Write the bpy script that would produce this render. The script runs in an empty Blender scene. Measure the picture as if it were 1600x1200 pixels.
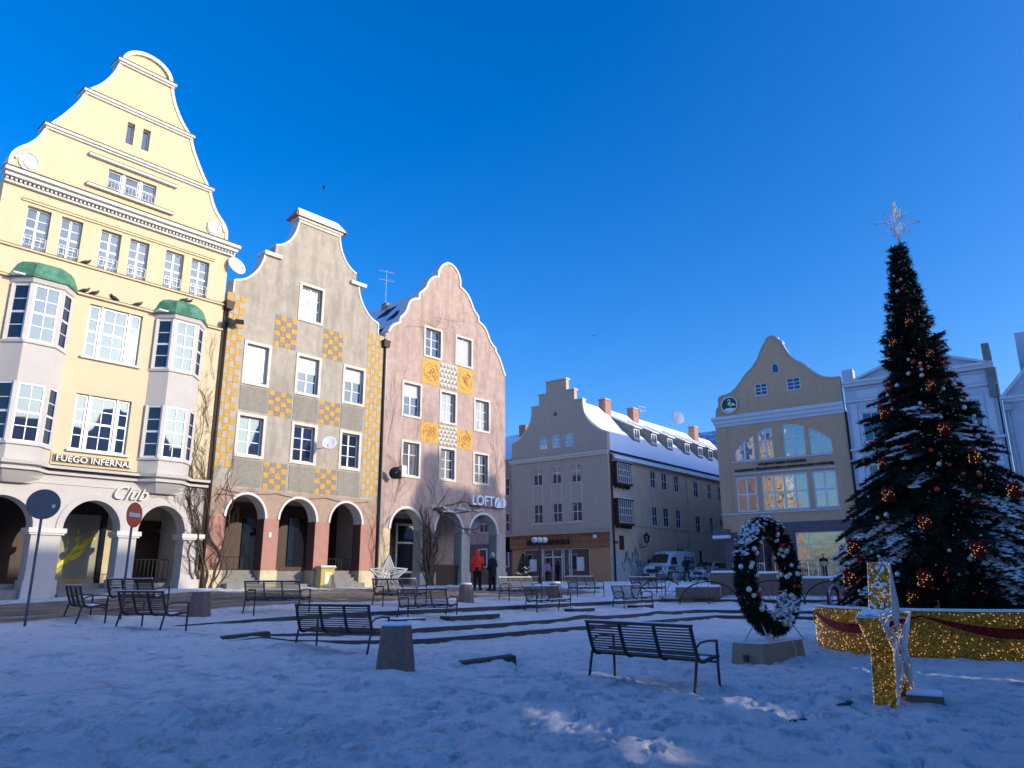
import bpy, bmesh, math, random
import numpy as np
from mathutils import Vector, Matrix, noise
from mathutils.geometry import tessellate_polygon
random.seed(7)
R = math.radians
S = bpy.context.scene
C = S.collection
PI = math.pi

# ------------------------------------------------------------------ ground shape
def sst(a, b, x):
    t = min(1, max(0, (x - a) / (b - a))); return t * t * (3 - 2 * t)
def lin(x, P):
    if x <= P[0][0]: return P[0][1]
    for (a, b), (c, d) in zip(P, P[1:]):
        if x <= c: return b + (d - b) * (x - a) / (c - a)
    return P[-1][1]
ZR = [(-40, 0), (0, 0), (0.012, .13), (1.35, .15), (1.362, .28), (4, .50), (4.012, .64), (14, 1.30), (32, 1.40), (60, 1.5)]
ZL = [(-40, 0), (-9, .02), (-3.6, .27), (0, .42), (5.5, .52), (10, .78), (14, 1.0), (60, 1.2)]
def nt(x, y): return -.743 * x + .669 * y, .669 * x + .743 * y
def G(x, y):
    n, t = nt(x, y); e = .407 * x + .914 * y - 31.4
    s = max(n - 14.6, e)
    k = sst(6.5, 13.5, t)
    return lin(s, ZL) * (1 - k) + lin(s, ZR) * k

# ------------------------------------------------------------------ materials
def new_mat(name):
    m = bpy.data.materials.new(name); m.use_nodes = True
    nt_ = m.node_tree; b = nt_.nodes['Principled BSDF']
    return m, nt_, b
def N(t, kind, **kw):
    n = t.nodes.new(kind)
    for k, v in kw.items():
        if k in n.inputs: n.inputs[k].default_value = v
        else: setattr(n, k, v)
    return n
def coords(t, scale=(1, 1, 1), rot=(0, 0, 0)):
    tc = N(t, 'ShaderNodeTexCoord'); mp = N(t, 'ShaderNodeMapping')
    mp.inputs['Scale'].default_value = scale; mp.inputs['Rotation'].default_value = rot
    t.links.new(tc.outputs['Object'], mp.inputs['Vector']); return mp.outputs['Vector']
def ramp(t, fac, stops):
    r = N(t, 'ShaderNodeValToRGB'); cr = r.color_ramp
    while len(cr.elements) < len(stops): cr.elements.new(.5)
    for e, (p, c) in zip(cr.elements, stops):
        e.position = p; e.color = (*c, 1) if len(c) == 3 else c
    t.links.new(fac, r.inputs['Fac']); return r.outputs['Color']
def mixc(t, fac, a, b, mode='MIX'):
    m = N(t, 'ShaderNodeMix', data_type='RGBA', blend_type=mode)
    if isinstance(fac, (int, float)): m.inputs[0].default_value = fac
    else: t.links.new(fac, m.inputs[0])
    for i, c in ((6, a), (7, b)):
        if isinstance(c, tuple): m.inputs[i].default_value = (*c, 1) if len(c) == 3 else c
        else: t.links.new(c, m.inputs[i])
    return m.outputs[2]
def surf(name, col, rough=.85, var=.15, scale=3, bump=.2, bscale=60, stain=0, stain_col=(.12, .11, .1), metal=0, spec=.3, stretch=1.0, bdist=.02):
    """plaster / stone / paint with uneven colour, streaky stains and fine relief"""
    m, t, b = new_mat(name)
    v = coords(t, (1, 1, 1))
    n1 = N(t, 'ShaderNodeTexNoise', Scale=scale, Detail=6, Roughness=.65); t.links.new(v, n1.inputs['Vector'])
    dk = tuple(c * (1 - var) for c in col); lt = tuple(min(1, c * (1 + var * .7)) for c in col)
    c = ramp(t, n1.outputs['Fac'], [(.3, dk), (.55, col), (.75, lt)])
    if stain > 0:
        v2 = coords(t, (1.6, 1.6, .35))
        n2 = N(t, 'ShaderNodeTexNoise', Scale=1.1, Detail=7, Roughness=.7); t.links.new(v2, n2.inputs['Vector'])
        f = ramp(t, n2.outputs['Fac'], [(.46, (0, 0, 0)), (.64, (stain, stain, stain))])
        c = mixc(t, f, c, stain_col)
    t.links.new(c, b.inputs['Base Color'])
    b.inputs['Roughness'].default_value = rough; b.inputs['Metallic'].default_value = metal
    b.inputs['Specular IOR Level'].default_value = spec
    if bump > 0:
        n3 = N(t, 'ShaderNodeTexNoise', Scale=bscale, Detail=4, Roughness=.6); t.links.new(v, n3.inputs['Vector'])
        bp = N(t, 'ShaderNodeBump', Strength=bump, Distance=bdist); t.links.new(n3.outputs['Fac'], bp.inputs['Height'])
        t.links.new(bp.outputs['Normal'], b.inputs['Normal'])
    return m
def glass(name, col=(.015, .02, .03), refl=.32, tint=(.85, .93, 1.0), wave=.05, wscale=1.6, curtain=None):
    m, t, b = new_mat(name)
    b.inputs['Roughness'].default_value = .3; b.inputs['Specular IOR Level'].default_value = 0
    if curtain:
        v = coords(t, (6, 6, .4))
        n = N(t, 'ShaderNodeTexNoise', Scale=3.0, Detail=3); t.links.new(v, n.inputs['Vector'])
        t.links.new(ramp(t, n.outputs['Fac'], [(.35, col), (.6, curtain)]), b.inputs['Base Color'])
    else: b.inputs['Base Color'].default_value = (*col, 1)
    g = N(t, 'ShaderNodeBsdfGlossy', Roughness=.02); g.inputs['Color'].default_value = (*tint, 1)
    v = coords(t); n = N(t, 'ShaderNodeTexNoise', Scale=wscale, Detail=1); t.links.new(v, n.inputs['Vector'])
    bp = N(t, 'ShaderNodeBump', Strength=wave, Distance=.03); t.links.new(n.outputs['Fac'], bp.inputs['Height'])
    t.links.new(bp.outputs['Normal'], g.inputs['Normal'])
    mx = N(t, 'ShaderNodeMixShader', Fac=refl)
    t.links.new(b.outputs[0], mx.inputs[1]); t.links.new(g.outputs[0], mx.inputs[2])
    t.links.new(mx.outputs[0], t.nodes['Material Output'].inputs['Surface'])
    return m
def tiles(name, c1, c2, mortar, w, h, snowcol=None, snow=.5, off=.5, rough=.8, axis='XZ', msize=.015, scale_noise=1.3):
    m, t, b = new_mat(name)
    tc = N(t, 'ShaderNodeTexCoord'); sp = N(t, 'ShaderNodeSeparateXYZ'); cb = N(t, 'ShaderNodeCombineXYZ')
    t.links.new(tc.outputs['Object'], sp.inputs[0])
    t.links.new(sp.outputs[axis[0]], cb.inputs['X']); t.links.new(sp.outputs[axis[1]], cb.inputs['Y'])
    br = N(t, 'ShaderNodeTexBrick', Scale=1.0); br.offset = off
    br.inputs['Brick Width'].default_value = w; br.inputs['Row Height'].default_value = h
    br.inputs['Mortar Size'].default_value = msize
    for k, c in (('Color1', c1), ('Color2', c2), ('Mortar', mortar)): br.inputs[k].default_value = (*c, 1)
    t.links.new(cb.outputs[0], br.inputs['Vector'])
    c = br.outputs['Color']
    if snowcol:
        n = N(t, 'ShaderNodeTexNoise', Scale=scale_noise, Detail=8, Roughness=.7); t.links.new(tc.outputs['Object'], n.inputs['Vector'])
        f = ramp(t, n.outputs['Fac'], [(snow - .08, (1, 1, 1)), (snow + .08, (0, 0, 0))])
        c = mixc(t, f, c, snowcol)
    t.links.new(c, b.inputs['Base Color']); b.inputs['Roughness'].default_value = rough
    bp = N(t, 'ShaderNodeBump', Strength=.5, Distance=.02); t.links.new(br.outputs['Fac'], bp.inputs['Height']); bp.invert = True
    t.links.new(bp.outputs['Normal'], b.inputs['Normal'])
    return m

SNOWC = (.82, .85, .9)
M = {}
M['cream'] = surf('cream_plaster', (.66, .56, .365), var=.06, stain=.12, stain_col=(.6, .5, .33), bump=.12, scale=1.2)
M['white'] = surf('white_plaster', (.57, .54, .50), var=.06, stain=.2, stain_col=(.55, .5, .44), bump=.12, scale=1.5)
M['whitetrim'] = surf('white_trim_paint', (.68, .66, .61), var=.05, bump=.05, scale=4, rough=.6)
M['frame'] = surf('white_window_frame', (.74, .75, .76), var=.02, bump=0, rough=.35, spec=.5)
M['grey'] = surf('grey_beige_plaster', (.44, .395, .325), var=.18, stain=.7, stain_col=(.25, .235, .20), bump=.35, scale=2.2, bscale=45)
M['rough'] = surf('rough_grey_render', (.33, .305, .25), var=.2, bump=.9, bscale=70, scale=9, stain=.25)
M['tan'] = surf('tan_render', (.43, .31, .235), var=.15, bump=.6, bscale=70, stain=.2, stain_col=(.3, .2, .15))
M['pink'] = surf('pink_render', (.45, .235, .185), var=.12, bump=.4, bscale=60, stain=.25, stain_col=(.3, .18, .16))
M['rose'] = surf('rose_plaster', (.50, .375, .325), var=.18, stain=.65, stain_col=(.30, .21, .18), bump=.6, bscale=40, scale=2.5)
M['plinth'] = surf('cream_plinth', (.62, .53, .34), var=.15, stain=.4, bump=.3)
M['greenplinth'] = surf('grey_green_pier', (.47, .44, .38), var=.12, stain=.3, bump=.3)
M['maroon'] = surf('dark_maroon_jamb', (.13, .06, .05), var=.2, bump=.2)
M['surround'] = surf('pale_window_surround', (.70, .64, .54), var=.08, bump=.15, stain=.2, stain_col=(.45, .4, .33))
M['ochre'] = surf('ochre_tile', (.60, .36, .085), var=.3, bump=.3, scale=6)
M['beigetile'] = surf('beige_tile', (.46, .41, .32), var=.12, bump=.3, scale=6)
M['tilegrey'] = surf('grey_tile', (.27, .25, .25), var=.15, bump=.3, scale=6)
M['yellowpanel'] = surf('yellow_sgraffito', (.62, .39, .10), var=.18, bump=.4, scale=5)
M['redline'] = surf('red_sgraffito_line', (.55, .22, .10), var=.2, bump=.2)
M['rossgrey'] = surf('warm_grey_render', (.52, .40, .30), var=.07, bump=.15, stain=.12, stain_col=(.3, .25, .22))
M['rossside'] = surf('yellowed_render', (.70, .49, .34), var=.1, bump=.25, stain=.45, stain_col=(.38, .31, .25), scale=1.2)
M['rosslow'] = surf('pale_patched_render', (.52, .5, .47), var=.12, bump=.3, stain=.4, stain_col=(.4, .33, .27))
M['wood'] = tiles('brown_panel_cladding', (.30, .115, .045), (.36, .15, .06), (.10, .04, .02), .9, .45, msize=.02, off=0)
M['orange'] = surf('orange_brown_render', (.52, .27, .13), var=.08, bump=.1)
M['wfos'] = surf('ochre_grey_render', (.66, .41, .25), var=.08, bump=.2, stain=.25, stain_col=(.42, .32, .22))
M['purple'] = surf('plum_grey_render', (.17, .125, .14), var=.12, bump=.2)
M['lilac'] = surf('pale_lilac_render', (.56, .60, .68), var=.07, bump=.15, stain=.15, stain_col=(.4, .4, .42))
M['lilactrim'] = surf('pale_lilac_trim', (.66, .69, .75), var=.05, bump=.1)
M['concrete'] = surf('exposed_aggregate_concrete', (.23, .165, .135), var=.25, bump=.8, bscale=90, scale=12, stain=.3)
M['step'] = surf('dark_granite_step', (.075, .07, .066), var=.3, bump=.6, bscale=50, scale=6)
M['stair'] = surf('grey_stair_stone', (.25, .24, .22), var=.2, bump=.3)
M['dark'] = surf('dark_interior', (.028, .022, .02), var=.3, bump=0, rough=.6)
M['darkbrown'] = surf('dark_brown_shopfront', (.06, .032, .022), var=.2, bump=.1, rough=.5)
M['soffit'] = surf('grey_arcade_ceiling', (.42, .38, .35), var=.1, bump=.1)
M['black'] = surf('black_painted_steel', (.018, .019, .022), var=.2, bump=.15, rough=.42, spec=.5, bscale=150)
M['blackletter'] = surf('black_letter', (.012, .012, .012), var=.1, bump=0, rough=.5)
M['greenletter'] = surf('dark_green_letter', (.012, .04, .022), var=.1, bump=0, rough=.5)
M['whiteletter'] = surf('white_letter', (.85, .88, .9), var=.02, bump=0, rough=.4)
M['greyletter'] = surf('brushed_letter', (.62, .60, .55), var=.1, bump=0, rough=.4)
M['bronze'] = surf('dark_bronze_board', (.26, .20, .12), var=.3, bump=.1, scale=20)
M['copper'] = surf('green_copper', (.10, .29, .19), var=.5, bump=.3, scale=3.5, rough=.7, stain=.8, stain_col=(.05, .14, .09))
M['gutter'] = surf('dark_brown_pipe', (.035, .025, .022), var=.3, bump=.1, rough=.5)
M['zinc'] = surf('zinc_pipe', (.45, .46, .47), var=.15, bump=.05, rough=.45, metal=.4)
M['chimney'] = tiles('brick', (.45, .16, .09), (.36, .12, .07), (.4, .33, .28), .25, .08)
M['rooftile'] = tiles('snow_dusted_roof_tiles', (.10, .105, .16), (.13, .13, .19), (.05, .05, .08), .34, .3, snowcol=(.62, .66, .76), snow=.72, axis='YZ', msize=.035, scale_noise=.9)
M['snowroof'] = surf('snow_covered_roof', SNOWC, var=.03, bump=.35, bscale=6, scale=2, rough=.7)
M['snow'] = surf('snow_cap', SNOWC, var=.04, bump=.5, bscale=14, scale=5, rough=.7)
M['glass'] = glass('window_glass', refl=.12, tint=(.62, .8, 1.0), col=(.02, .035, .075))
M['glassdark'] = glass('dark_window_glass', refl=.09)
M['glasscurt'] = glass('curtained_glass', refl=.22, curtain=(.22, .21, .19), col=(.05, .05, .05))
M['glasswavy'] = glass('wavy_window_glass', refl=.42, wave=.18, wscale=1.9, tint=(1, .95, .88), col=(.03, .025, .02))
M['blind'] = surf('white_blind', (.44, .46, .50), var=.04, bump=0, rough=.25, spec=.6)
M['iron'] = surf('wrought_iron', (.02, .02, .022), var=.2, bump=.1, rough=.5)
M['twig'] = surf('bare_vine_bark', (.10, .065, .045), var=.35, bump=.4, bscale=80)
M['bark'] = surf('spruce_bark', (.05, .035, .025), var=.3, bump=.6)
M['red'] = surf('glossy_red_ball', (.55, .02, .015), var=.05, bump=0, rough=.22, spec=.6)
M['silver'] = surf('pearl_white_ball', (.72, .70, .64), var=.05, bump=0, rough=.25, metal=.15, spec=.6)
M['champ'] = surf('champagne_ball', (.70, .62, .40), var=.08, bump=0, rough=.3, metal=.2, spec=.6)
M['taupe'] = surf('taupe_painted_box', (.29, .225, .165), var=.06, bump=.1, rough=.6)
M['wire'] = surf('white_light_tube', (.62, .64, .66), var=.1, bump=.2, rough=.5)
M['skin'] = surf('skin', (.58, .36, .26), var=.05, bump=.05, rough=.6)
M['redcoat'] = surf('bright_red_jacket', (.80, .045, .025), var=.12, bump=.4, bscale=18, scale=8, rough=.6)
M['blackcloth'] = surf('black_cloth', (.012, .012, .014), var=.2, bump=.4, bscale=30)
M['darkcloth'] = surf('charcoal_cloth', (.02, .02, .024), var=.2, bump=.4, bscale=30)
M['whitehair'] = surf('grey_hair', (.45, .43, .42), var=.2, bump=.5, bscale=60)
M['darkhair'] = surf('dark_hair', (.03, .02, .016), var=.2, bump=.5, bscale=60)
M['pinkcloth'] = surf('pink_top', (.62, .22, .42), var=.1, bump=.3, bscale=30)
M['tancloth'] = surf('tan_bag', (.42, .19, .08), var=.15, bump=.3, bscale=30)
M['vanwhite'] = surf('white_vehicle_paint', (.74, .76, .78), var=.03, bump=0, rough=.25, spec=.6, stain=.1)
M['cargrey'] = surf('silver_vehicle_paint', (.62, .65, .69), var=.03, bump=0, rough=.25, spec=.6)
M['cardark'] = surf('dark_vehicle_paint', (.05, .055, .07), var=.1, bump=0, rough=.25, spec=.6)
M['rubber'] = surf('tyre_rubber', (.02, .02, .02), var=.2, bump=.2)
M['rim'] = surf('wheel_rim', (.4, .4, .42), var=.1, bump=0, rough=.4, metal=.6)
M['lampglass'] = surf('milky_lamp_glass', (.6, .62, .62), var=.05, bump=0, rough=.3)
M['signback'] = surf('grey_sign_back', (.10, .11, .14), var=.1, bump=0, rough=.5)
M['signred'] = surf('faded_red_sign', (.62, .11, .05), var=.12, bump=0, rough=.5)
M['signwhite'] = surf('white_sign_bar', (.6, .58, .56), var=.05, bump=0, rough=.5)
M['poster'] = surf('grey_green_poster', (.30, .30, .24), var=.05, bump=0, rough=.5)
M['gold'] = surf('golden_print', (.85, .68, .05), var=.1, bump=0, rough=.5)
M['palewood'] = surf('pale_wooden_frame', (.60, .38, .20), var=.1, bump=.1)
M['emblem'] = surf('green_emblem', (.02, .10, .05), var=.1, bump=0, rough=.4)
M['pigeon'] = surf('grey_pigeon', (.07, .07, .08), var=.4, bump=.3)
M['blueroof'] = tiles('blue_tin_roof_dusted_with_snow', (.16, .24, .45), (.2, .28, .5), (.09, .12, .25), .22, .5, axis='XZ', snowcol=(.55, .62, .78), snow=.47)
M['yellowbox'] = surf('yellowed_stone_box', (.50, .40, .17), var=.2, bump=.3)
M['paper'] = surf('printed_paper', (.7, .7, .62), var=.1, bump=0)

def tinsel(name, c1, c2, metal=.75, scale=34):
    m, t, b = new_mat(name)
    v = coords(t, (1, 1, 1))
    n = N(t, 'ShaderNodeTexVoronoi', Scale=scale); t.links.new(v, n.inputs['Vector'])
    t.links.new(ramp(t, n.outputs['Color'], [(.15, c1), (.85, c2)]), b.inputs['Base Color'])
    b.inputs['Metallic'].default_value = metal; b.inputs['Roughness'].default_value = .38
    bp = N(t, 'ShaderNodeBump', Strength=1.0, Distance=.05); t.links.new(n.outputs['Distance'], bp.inputs['Height'])
    t.links.new(bp.outputs['Normal'], b.inputs['Normal']); return m
M['goldtinsel'] = tinsel('gold_tinsel', (.42, .15, .01), (1.0, .50, .06), metal=.45)
M['redtinsel'] = tinsel('red_tinsel', (.14, .003, .004), (.50, .015, .015), metal=.35)
def bulbmat(name, col, e):
    m, t, b = new_mat(name); b.inputs['Base Color'].default_value = (*col, 1)
    b.inputs['Emission Color'].default_value = (*col, 1); b.inputs['Emission Strength'].default_value = e
    b.inputs['Roughness'].default_value = .3; return m
M['bulb'] = bulbmat('warm_led_bulb', (1, .68, .25), .4)
def needles():
    m, t, b = new_mat('spruce_needles')
    v = coords(t, (1, 1, 1)); n = N(t, 'ShaderNodeTexNoise', Scale=9, Detail=4); t.links.new(v, n.inputs['Vector'])
    t.links.new(ramp(t, n.outputs['Fac'], [(.3, (.006, .012, .008)), (.7, (.022, .038, .022))]), b.inputs['Base Color'])
    b.inputs['Roughness'].default_value = .6; b.inputs['Specular IOR Level'].default_value = .2
    return m
M['needles'] = needles()

def ground_mat():
    m, t, b = new_mat('trodden_snow')
    v = coords(t, (1, 1, 1))
    at = N(t, 'ShaderNodeAttribute'); at.attribute_name = 'slush'
    big = N(t, 'ShaderNodeTexNoise', Scale=.55, Detail=8, Roughness=.62); t.links.new(v, big.inputs['Vector'])
    c = ramp(t, big.outputs['Fac'], [(.28, (.74, .75, .78)), (.5, (.87, .885, .91)), (.72, (.92, .93, .95))])
    # grit and dirt ground into the trodden snow
    d1 = N(t, 'ShaderNodeTexNoise', Scale=2.6, Detail=10, Roughness=.75); t.links.new(v, d1.inputs['Vector'])
    f1 = ramp(t, d1.outputs['Fac'], [(.54, (0, 0, 0)), (.66, (.7, .7, .7))])
    c = mixc(t, f1, c, (.40, .36, .33))
    # brown slush streaks along the street
    vs = coords(t, (.55, .55, 1), (0, 0, 0))
    rt = N(t, 'ShaderNodeVectorRotate', rotation_type='Z_AXIS', Angle=R(42)); t.links.new(v, rt.inputs['Vector'])
    mp = N(t, 'ShaderNodeMapping'); mp.inputs['Scale'].default_value = (3.4, .22, 1); t.links.new(rt.outputs[0], mp.inputs['Vector'])
    ns = N(t, 'ShaderNodeTexNoise', Scale=1.2, Detail=8, Roughness=.7); t.links.new(mp.outputs[0], ns.inputs['Vector'])
    sl = ramp(t, ns.outputs['Fac'], [(.38, (.16, .125, .095)), (.52, (.27, .22, .17)), (.63, (.58, .54, .5))])
    mm = N(t, 'ShaderNodeMath', operation='MULTIPLY_ADD'); t.links.new(ns.outputs['Fac'], mm.inputs[0]); mm.inputs[1].default_value = .8
    mm.inputs[2].default_value = -.4
    ad = N(t, 'ShaderNodeMath', operation='ADD', use_clamp=True); t.links.new(mm.outputs[0], ad.inputs[0]); t.links.new(at.outputs['Fac'], ad.inputs[1])
    f2 = ramp(t, ad.outputs[0], [(.42, (0, 0, 0)), (.62, (1, 1, 1))])
    c = mixc(t, f2, c, sl)
    t.links.new(c, b.inputs['Base Color']); b.inputs['Roughness'].default_value = .75
    b.inputs['Specular IOR Level'].default_value = .25
    # relief: soft lumps, crumbs, footprint dents
    n1 = N(t, 'ShaderNodeTexNoise', Scale=5.5, Detail=9, Roughness=.68); t.links.new(v, n1.inputs['Vector'])
    vo = N(t, 'ShaderNodeTexVoronoi', Scale=2.4, feature='SMOOTH_F1'); vo.inputs['Smoothness'].default_value = .5
    nd = N(t, 'ShaderNodeTexNoise', Scale=2, Detail=3); t.links.new(v, nd.inputs['Vector'])
    vm = N(t, 'ShaderNodeMix', data_type='VECTOR'); vm.inputs[0].default_value = .25
    t.links.new(v, vm.inputs[4]); t.links.new(nd.outputs['Color'], vm.inputs[5]); t.links.new(vm.outputs[1], vo.inputs['Vector'])
    fr = N(t, 'ShaderNodeMapRange'); fr.inputs[1].default_value = .0; fr.inputs[2].default_value = .32; t.links.new(vo.outputs['Distance'], fr.inputs[0])
    a1 = N(t, 'ShaderNodeMath', operation='MULTIPLY_ADD'); t.links.new(fr.outputs[0], a1.inputs[0]); a1.inputs[1].default_value = .45
    t.links.new(n1.outputs['Fac'], a1.inputs[2])
    bp = N(t, 'ShaderNodeBump', Strength=1.0, Distance=.13); t.links.new(a1.outputs[0], bp.inputs['Height'])
    n4 = N(t, 'ShaderNodeTexNoise', Scale=26, Detail=8, Roughness=.75); t.links.new(v, n4.inputs['Vector'])
    bp2 = N(t, 'ShaderNodeBump', Strength=.8, Distance=.03); t.links.new(n4.outputs['Fac'], bp2.inputs['Height']); t.links.new(bp.outputs['Normal'], bp2.inputs['Normal'])
    t.links.new(bp2.outputs['Normal'], b.inputs['Normal'])
    return m
M['ground'] = ground_mat()

# ------------------------------------------------------------------ mesh helpers
class MB:
    def __init__(s): s.v = []; s.f = []; s.m = []
    def add(s, vs, fs, mi=0):
        o = len(s.v); s.v += [tuple(p) for p in vs]
        for f in fs: s.f.append(tuple(i + o for i in f)); s.m.append(mi)
        return s
    def box(s, x0, x1, y0, y1, z0, z1, mi=0, tx=0, ty=0):
        """tx, ty: inset of the top on each side"""
        v = [(x0, y0, z0), (x1, y0, z0), (x1, y1, z0), (x0, y1, z0),
             (x0 + tx, y0 + ty, z1), (x1 - tx, y0 + ty, z1), (x1 - tx, y1 - ty, z1), (x0 + tx, y1 - ty, z1)]
        return s.add(v, [(3, 2, 1, 0), (4, 5, 6, 7), (0, 1, 5, 4), (1, 2, 6, 5), (2, 3, 7, 6), (3, 0, 4, 7)], mi)
    def prism(s, poly, y0, y1, mi=0, side=None, holes=(), sidef=None):
        """polygon in x,z extruded along y, with holes"""
        loops = [list(poly)] + [list(h) for h in holes]
        tri = tessellate_polygon([[Vector((x, z, 0)) for x, z in L] for L in loops])
        flat = [p for L in loops for p in L]; n = len(flat)
        vs = [(x, y0, z) for x, z in flat] + [(x, y1, z) for x, z in flat]
        fs = []
        for a, b_, c in tri:
            ax = (flat[b_][0] - flat[a][0]) * (flat[c][1] - flat[a][1]) - (flat[c][0] - flat[a][0]) * (flat[b_][1] - flat[a][1])
            if abs(ax) < 1e-9: continue
            if ax < 0: b_, c = c, b_
            fs.append((a, b_, c)); fs.append((a + n, c + n, b_ + n))
        s.add(vs, fs, mi)
        o = 0
        for li, L in enumerate(loops):
            k = len(L)
            ar = sum(L[i][0] * L[(i + 1) % k][1] - L[(i + 1) % k][0] * L[i][1] for i in range(k))
            if li: ar = -ar
            for i in range(k):
                j = (i + 1) % k
                a, b_ = o + i, o + j
                q = [vs[a], vs[a + n], vs[b_ + n], vs[b_]]
                if ar < 0: q.reverse()
                mm = side if side is not None else mi
                if sidef: mm = sidef(L[i], L[j], li)
                s.add(q, [(0, 1, 2, 3)], mm)
            o += k
        return s
    def tube(s, pts, r, n=6, mi=0, cap=True):
        P = [Vector(p) for p in pts]; rr = r if isinstance(r, (list, tuple)) else [r] * len(P)
        rings = []; up = None
        for i, p in enumerate(P):
            d = (P[min(i + 1, len(P) - 1)] - P[max(i - 1, 0)])
            if d.length < 1e-9: d = Vector((0, 0, 1))
            d.normalize()
            if up is None:
                a = d.orthogonal().normalized()
            else:
                a = up - d * up.dot(d)
                a = a.normalized() if a.length > 1e-6 else d.orthogonal().normalized()
            up = a; b_ = d.cross(a)
            rings.append([p + (a * math.cos(2 * PI * k / n) + b_ * math.sin(2 * PI * k / n)) * rr[i] for k in range(n)])
        vs = [q for rg in rings for q in rg]; fs = []
        for i in range(len(P) - 1):
            for k in range(n):
                fs.append((i * n + k, i * n + (k + 1) % n, (i + 1) * n + (k + 1) % n, (i + 1) * n + k))
        if cap: fs += [tuple(range(n))[::-1], tuple(range((len(P) - 1) * n, len(P) * n))]
        return s.add(vs, fs, mi)
    def lathe(s, prof, n=24, mi=0, c=(0, 0, 0), ax='Z', cap=True):
        vs = []
        for r, z in prof:
            for k in range(n):
                a = 2 * PI * k / n; p = (r * math.cos(a), r * math.sin(a), z)
                if ax == 'Y': p = (p[0], p[2], p[1])
                if ax == 'X': p = (p[2], p[0], p[1])
                vs.append((p[0] + c[0], p[1] + c[1], p[2] + c[2]))
        fs = []
        for i in range(len(prof) - 1):
            for k in range(n):
                q = (i * n + k, i * n + (k + 1) % n, (i + 1) * n + (k + 1) % n, (i + 1) * n + k)
                fs.append(q if ax != 'Y' else q[::-1])
        if cap: fs += [tuple(range(n))[::-1], tuple(range((len(prof) - 1) * n, len(prof) * n))]
        return s.add(vs, fs, mi)
    def ball(s, c, r, n=10, m_=6, mi=0, sc=(1, 1, 1)):
        vs = [(c[0], c[1], c[2] - r * sc[2])]
        for i in range(1, m_):
            a = PI * i / m_ - PI / 2
            for k in range(n):
                b_ = 2 * PI * k / n
                vs.append((c[0] + r * sc[0] * math.cos(a) * math.cos(b_), c[1] + r * sc[1] * math.cos(a) * math.sin(b_), c[2] + r * sc[2] * math.sin(a)))
        vs.append((c[0], c[1], c[2] + r * sc[2])); L = len(vs) - 1
        fs = [(0, 1 + (k + 1) % n, 1 + k) for k in range(n)] + [(L, L - n + k, L - n + (k + 1) % n) for k in range(n)]
        for i in range(m_ - 2):
            for k in range(n):
                fs.append((1 + i * n + k, 1 + i * n + (k + 1) % n, 1 + (i + 1) * n + (k + 1) % n, 1 + (i + 1) * n + k))
        return s.add(vs, fs, mi)
    def build(s, name, mats, parent=None, smooth=False, bevel=0):
        me = bpy.data.meshes.new(name); me.from_pydata(s.v, [], s.f)
        if not isinstance(mats, (list, tuple)): mats = [mats]
        for m in mats: me.materials.append(m if not isinstance(m, str) else M[m])
        if len(mats) > 1: me.polygons.foreach_set('material_index', s.m)
        if smooth: me.polygons.foreach_set('use_smooth', [True] * len(s.f))
        me.update()
        o = bpy.data.objects.new(name, me); C.objects.link(o)
        if parent: o.parent = parent
        if bevel:
            b = o.modifiers.new('bevel', 'BEVEL'); b.width = bevel; b.segments = 2; b.limit_method = 'ANGLE'
        if smooth and not bevel:
            pass
        return o
def tag(o, label=None, cat=None, group=None, kind=None):
    if label: o['label'] = label
    if cat: o['category'] = cat
    if group: o['group'] = group
    if kind: o['kind'] = kind
    return o
def empty(name, loc, az=None, rz=0, label=None, cat=None, group=None):
    o = bpy.data.objects.new(name, None); C.objects.link(o); o.location = loc
    o.empty_display_size = .2
    o.rotation_euler = (0, 0, R(90 - az) if az is not None else rz)
    return tag(o, label, cat, group)
def copy_tree(o, parent=None):
    c = o.copy(); C.objects.link(c); c.parent = parent
    for ch in list(o.children): copy_tree(ch, c)
    return c
def arcpts(xc, zc, rx, rz_, a0, a1, n=14):
    return [(xc + rx * math.cos(R(a0 + (a1 - a0) * i / n)), zc + rz_ * math.sin(R(a0 + (a1 - a0) * i / n))) for i in range(n + 1)]
def rect(x0, x1, z0, z1): return [(x0, z0), (x1, z0), (x1, z1), (x0, z1)]
def smoothpoly(pts, it=2):
    """Chaikin on an open polyline, ends kept"""
    for _ in range(it):
        q = [pts[0]]
        for a, b_ in zip(pts, pts[1:]):
            q.append((a[0] * .75 + b_[0] * .25, a[1] * .75 + b_[1] * .25)); q.append((a[0] * .25 + b_[0] * .75, a[1] * .25 + b_[1] * .75))
        q.append(pts[-1]); pts = q
    return pts
def ribbon(mb, pts, w, y0, y1, mi=0, out=0.0):
    """band w wide inside an open outline given clockwise (left foot, over the top, to the right foot), y0..y1 deep"""
    n = len(pts); nr = []
    for i in range(n):
        a = pts[max(i - 1, 0)]; b_ = pts[min(i + 1, n - 1)]
        dx, dz = b_[0] - a[0], b_[1] - a[1]; L = math.hypot(dx, dz) or 1
        nr.append((dz / L, -dx / L))
    O = [(p[0] - q[0] * out, p[1] - q[1] * out) for p, q in zip(pts, nr)]
    I = [(p[0] + q[0] * w, p[1] + q[1] * w) for p, q in zip(pts, nr)]
    for i in range(n - 1):
        a, b_, c, d = O[i], O[i + 1], I[i + 1], I[i]
        vs = [(p[0], y0, p[1]) for p in (a, b_, c, d)] + [(p[0], y1, p[1]) for p in (a, b_, c, d)]
        fs = [(0, 3, 2, 1), (4, 5, 6, 7), (0, 1, 5, 4), (2, 3, 7, 6)]
        if i == 0: fs.append((3, 0, 4, 7))
        if i == n - 2: fs.append((1, 2, 6, 5))
        mb.add(vs, fs, mi)
    return mb
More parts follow.
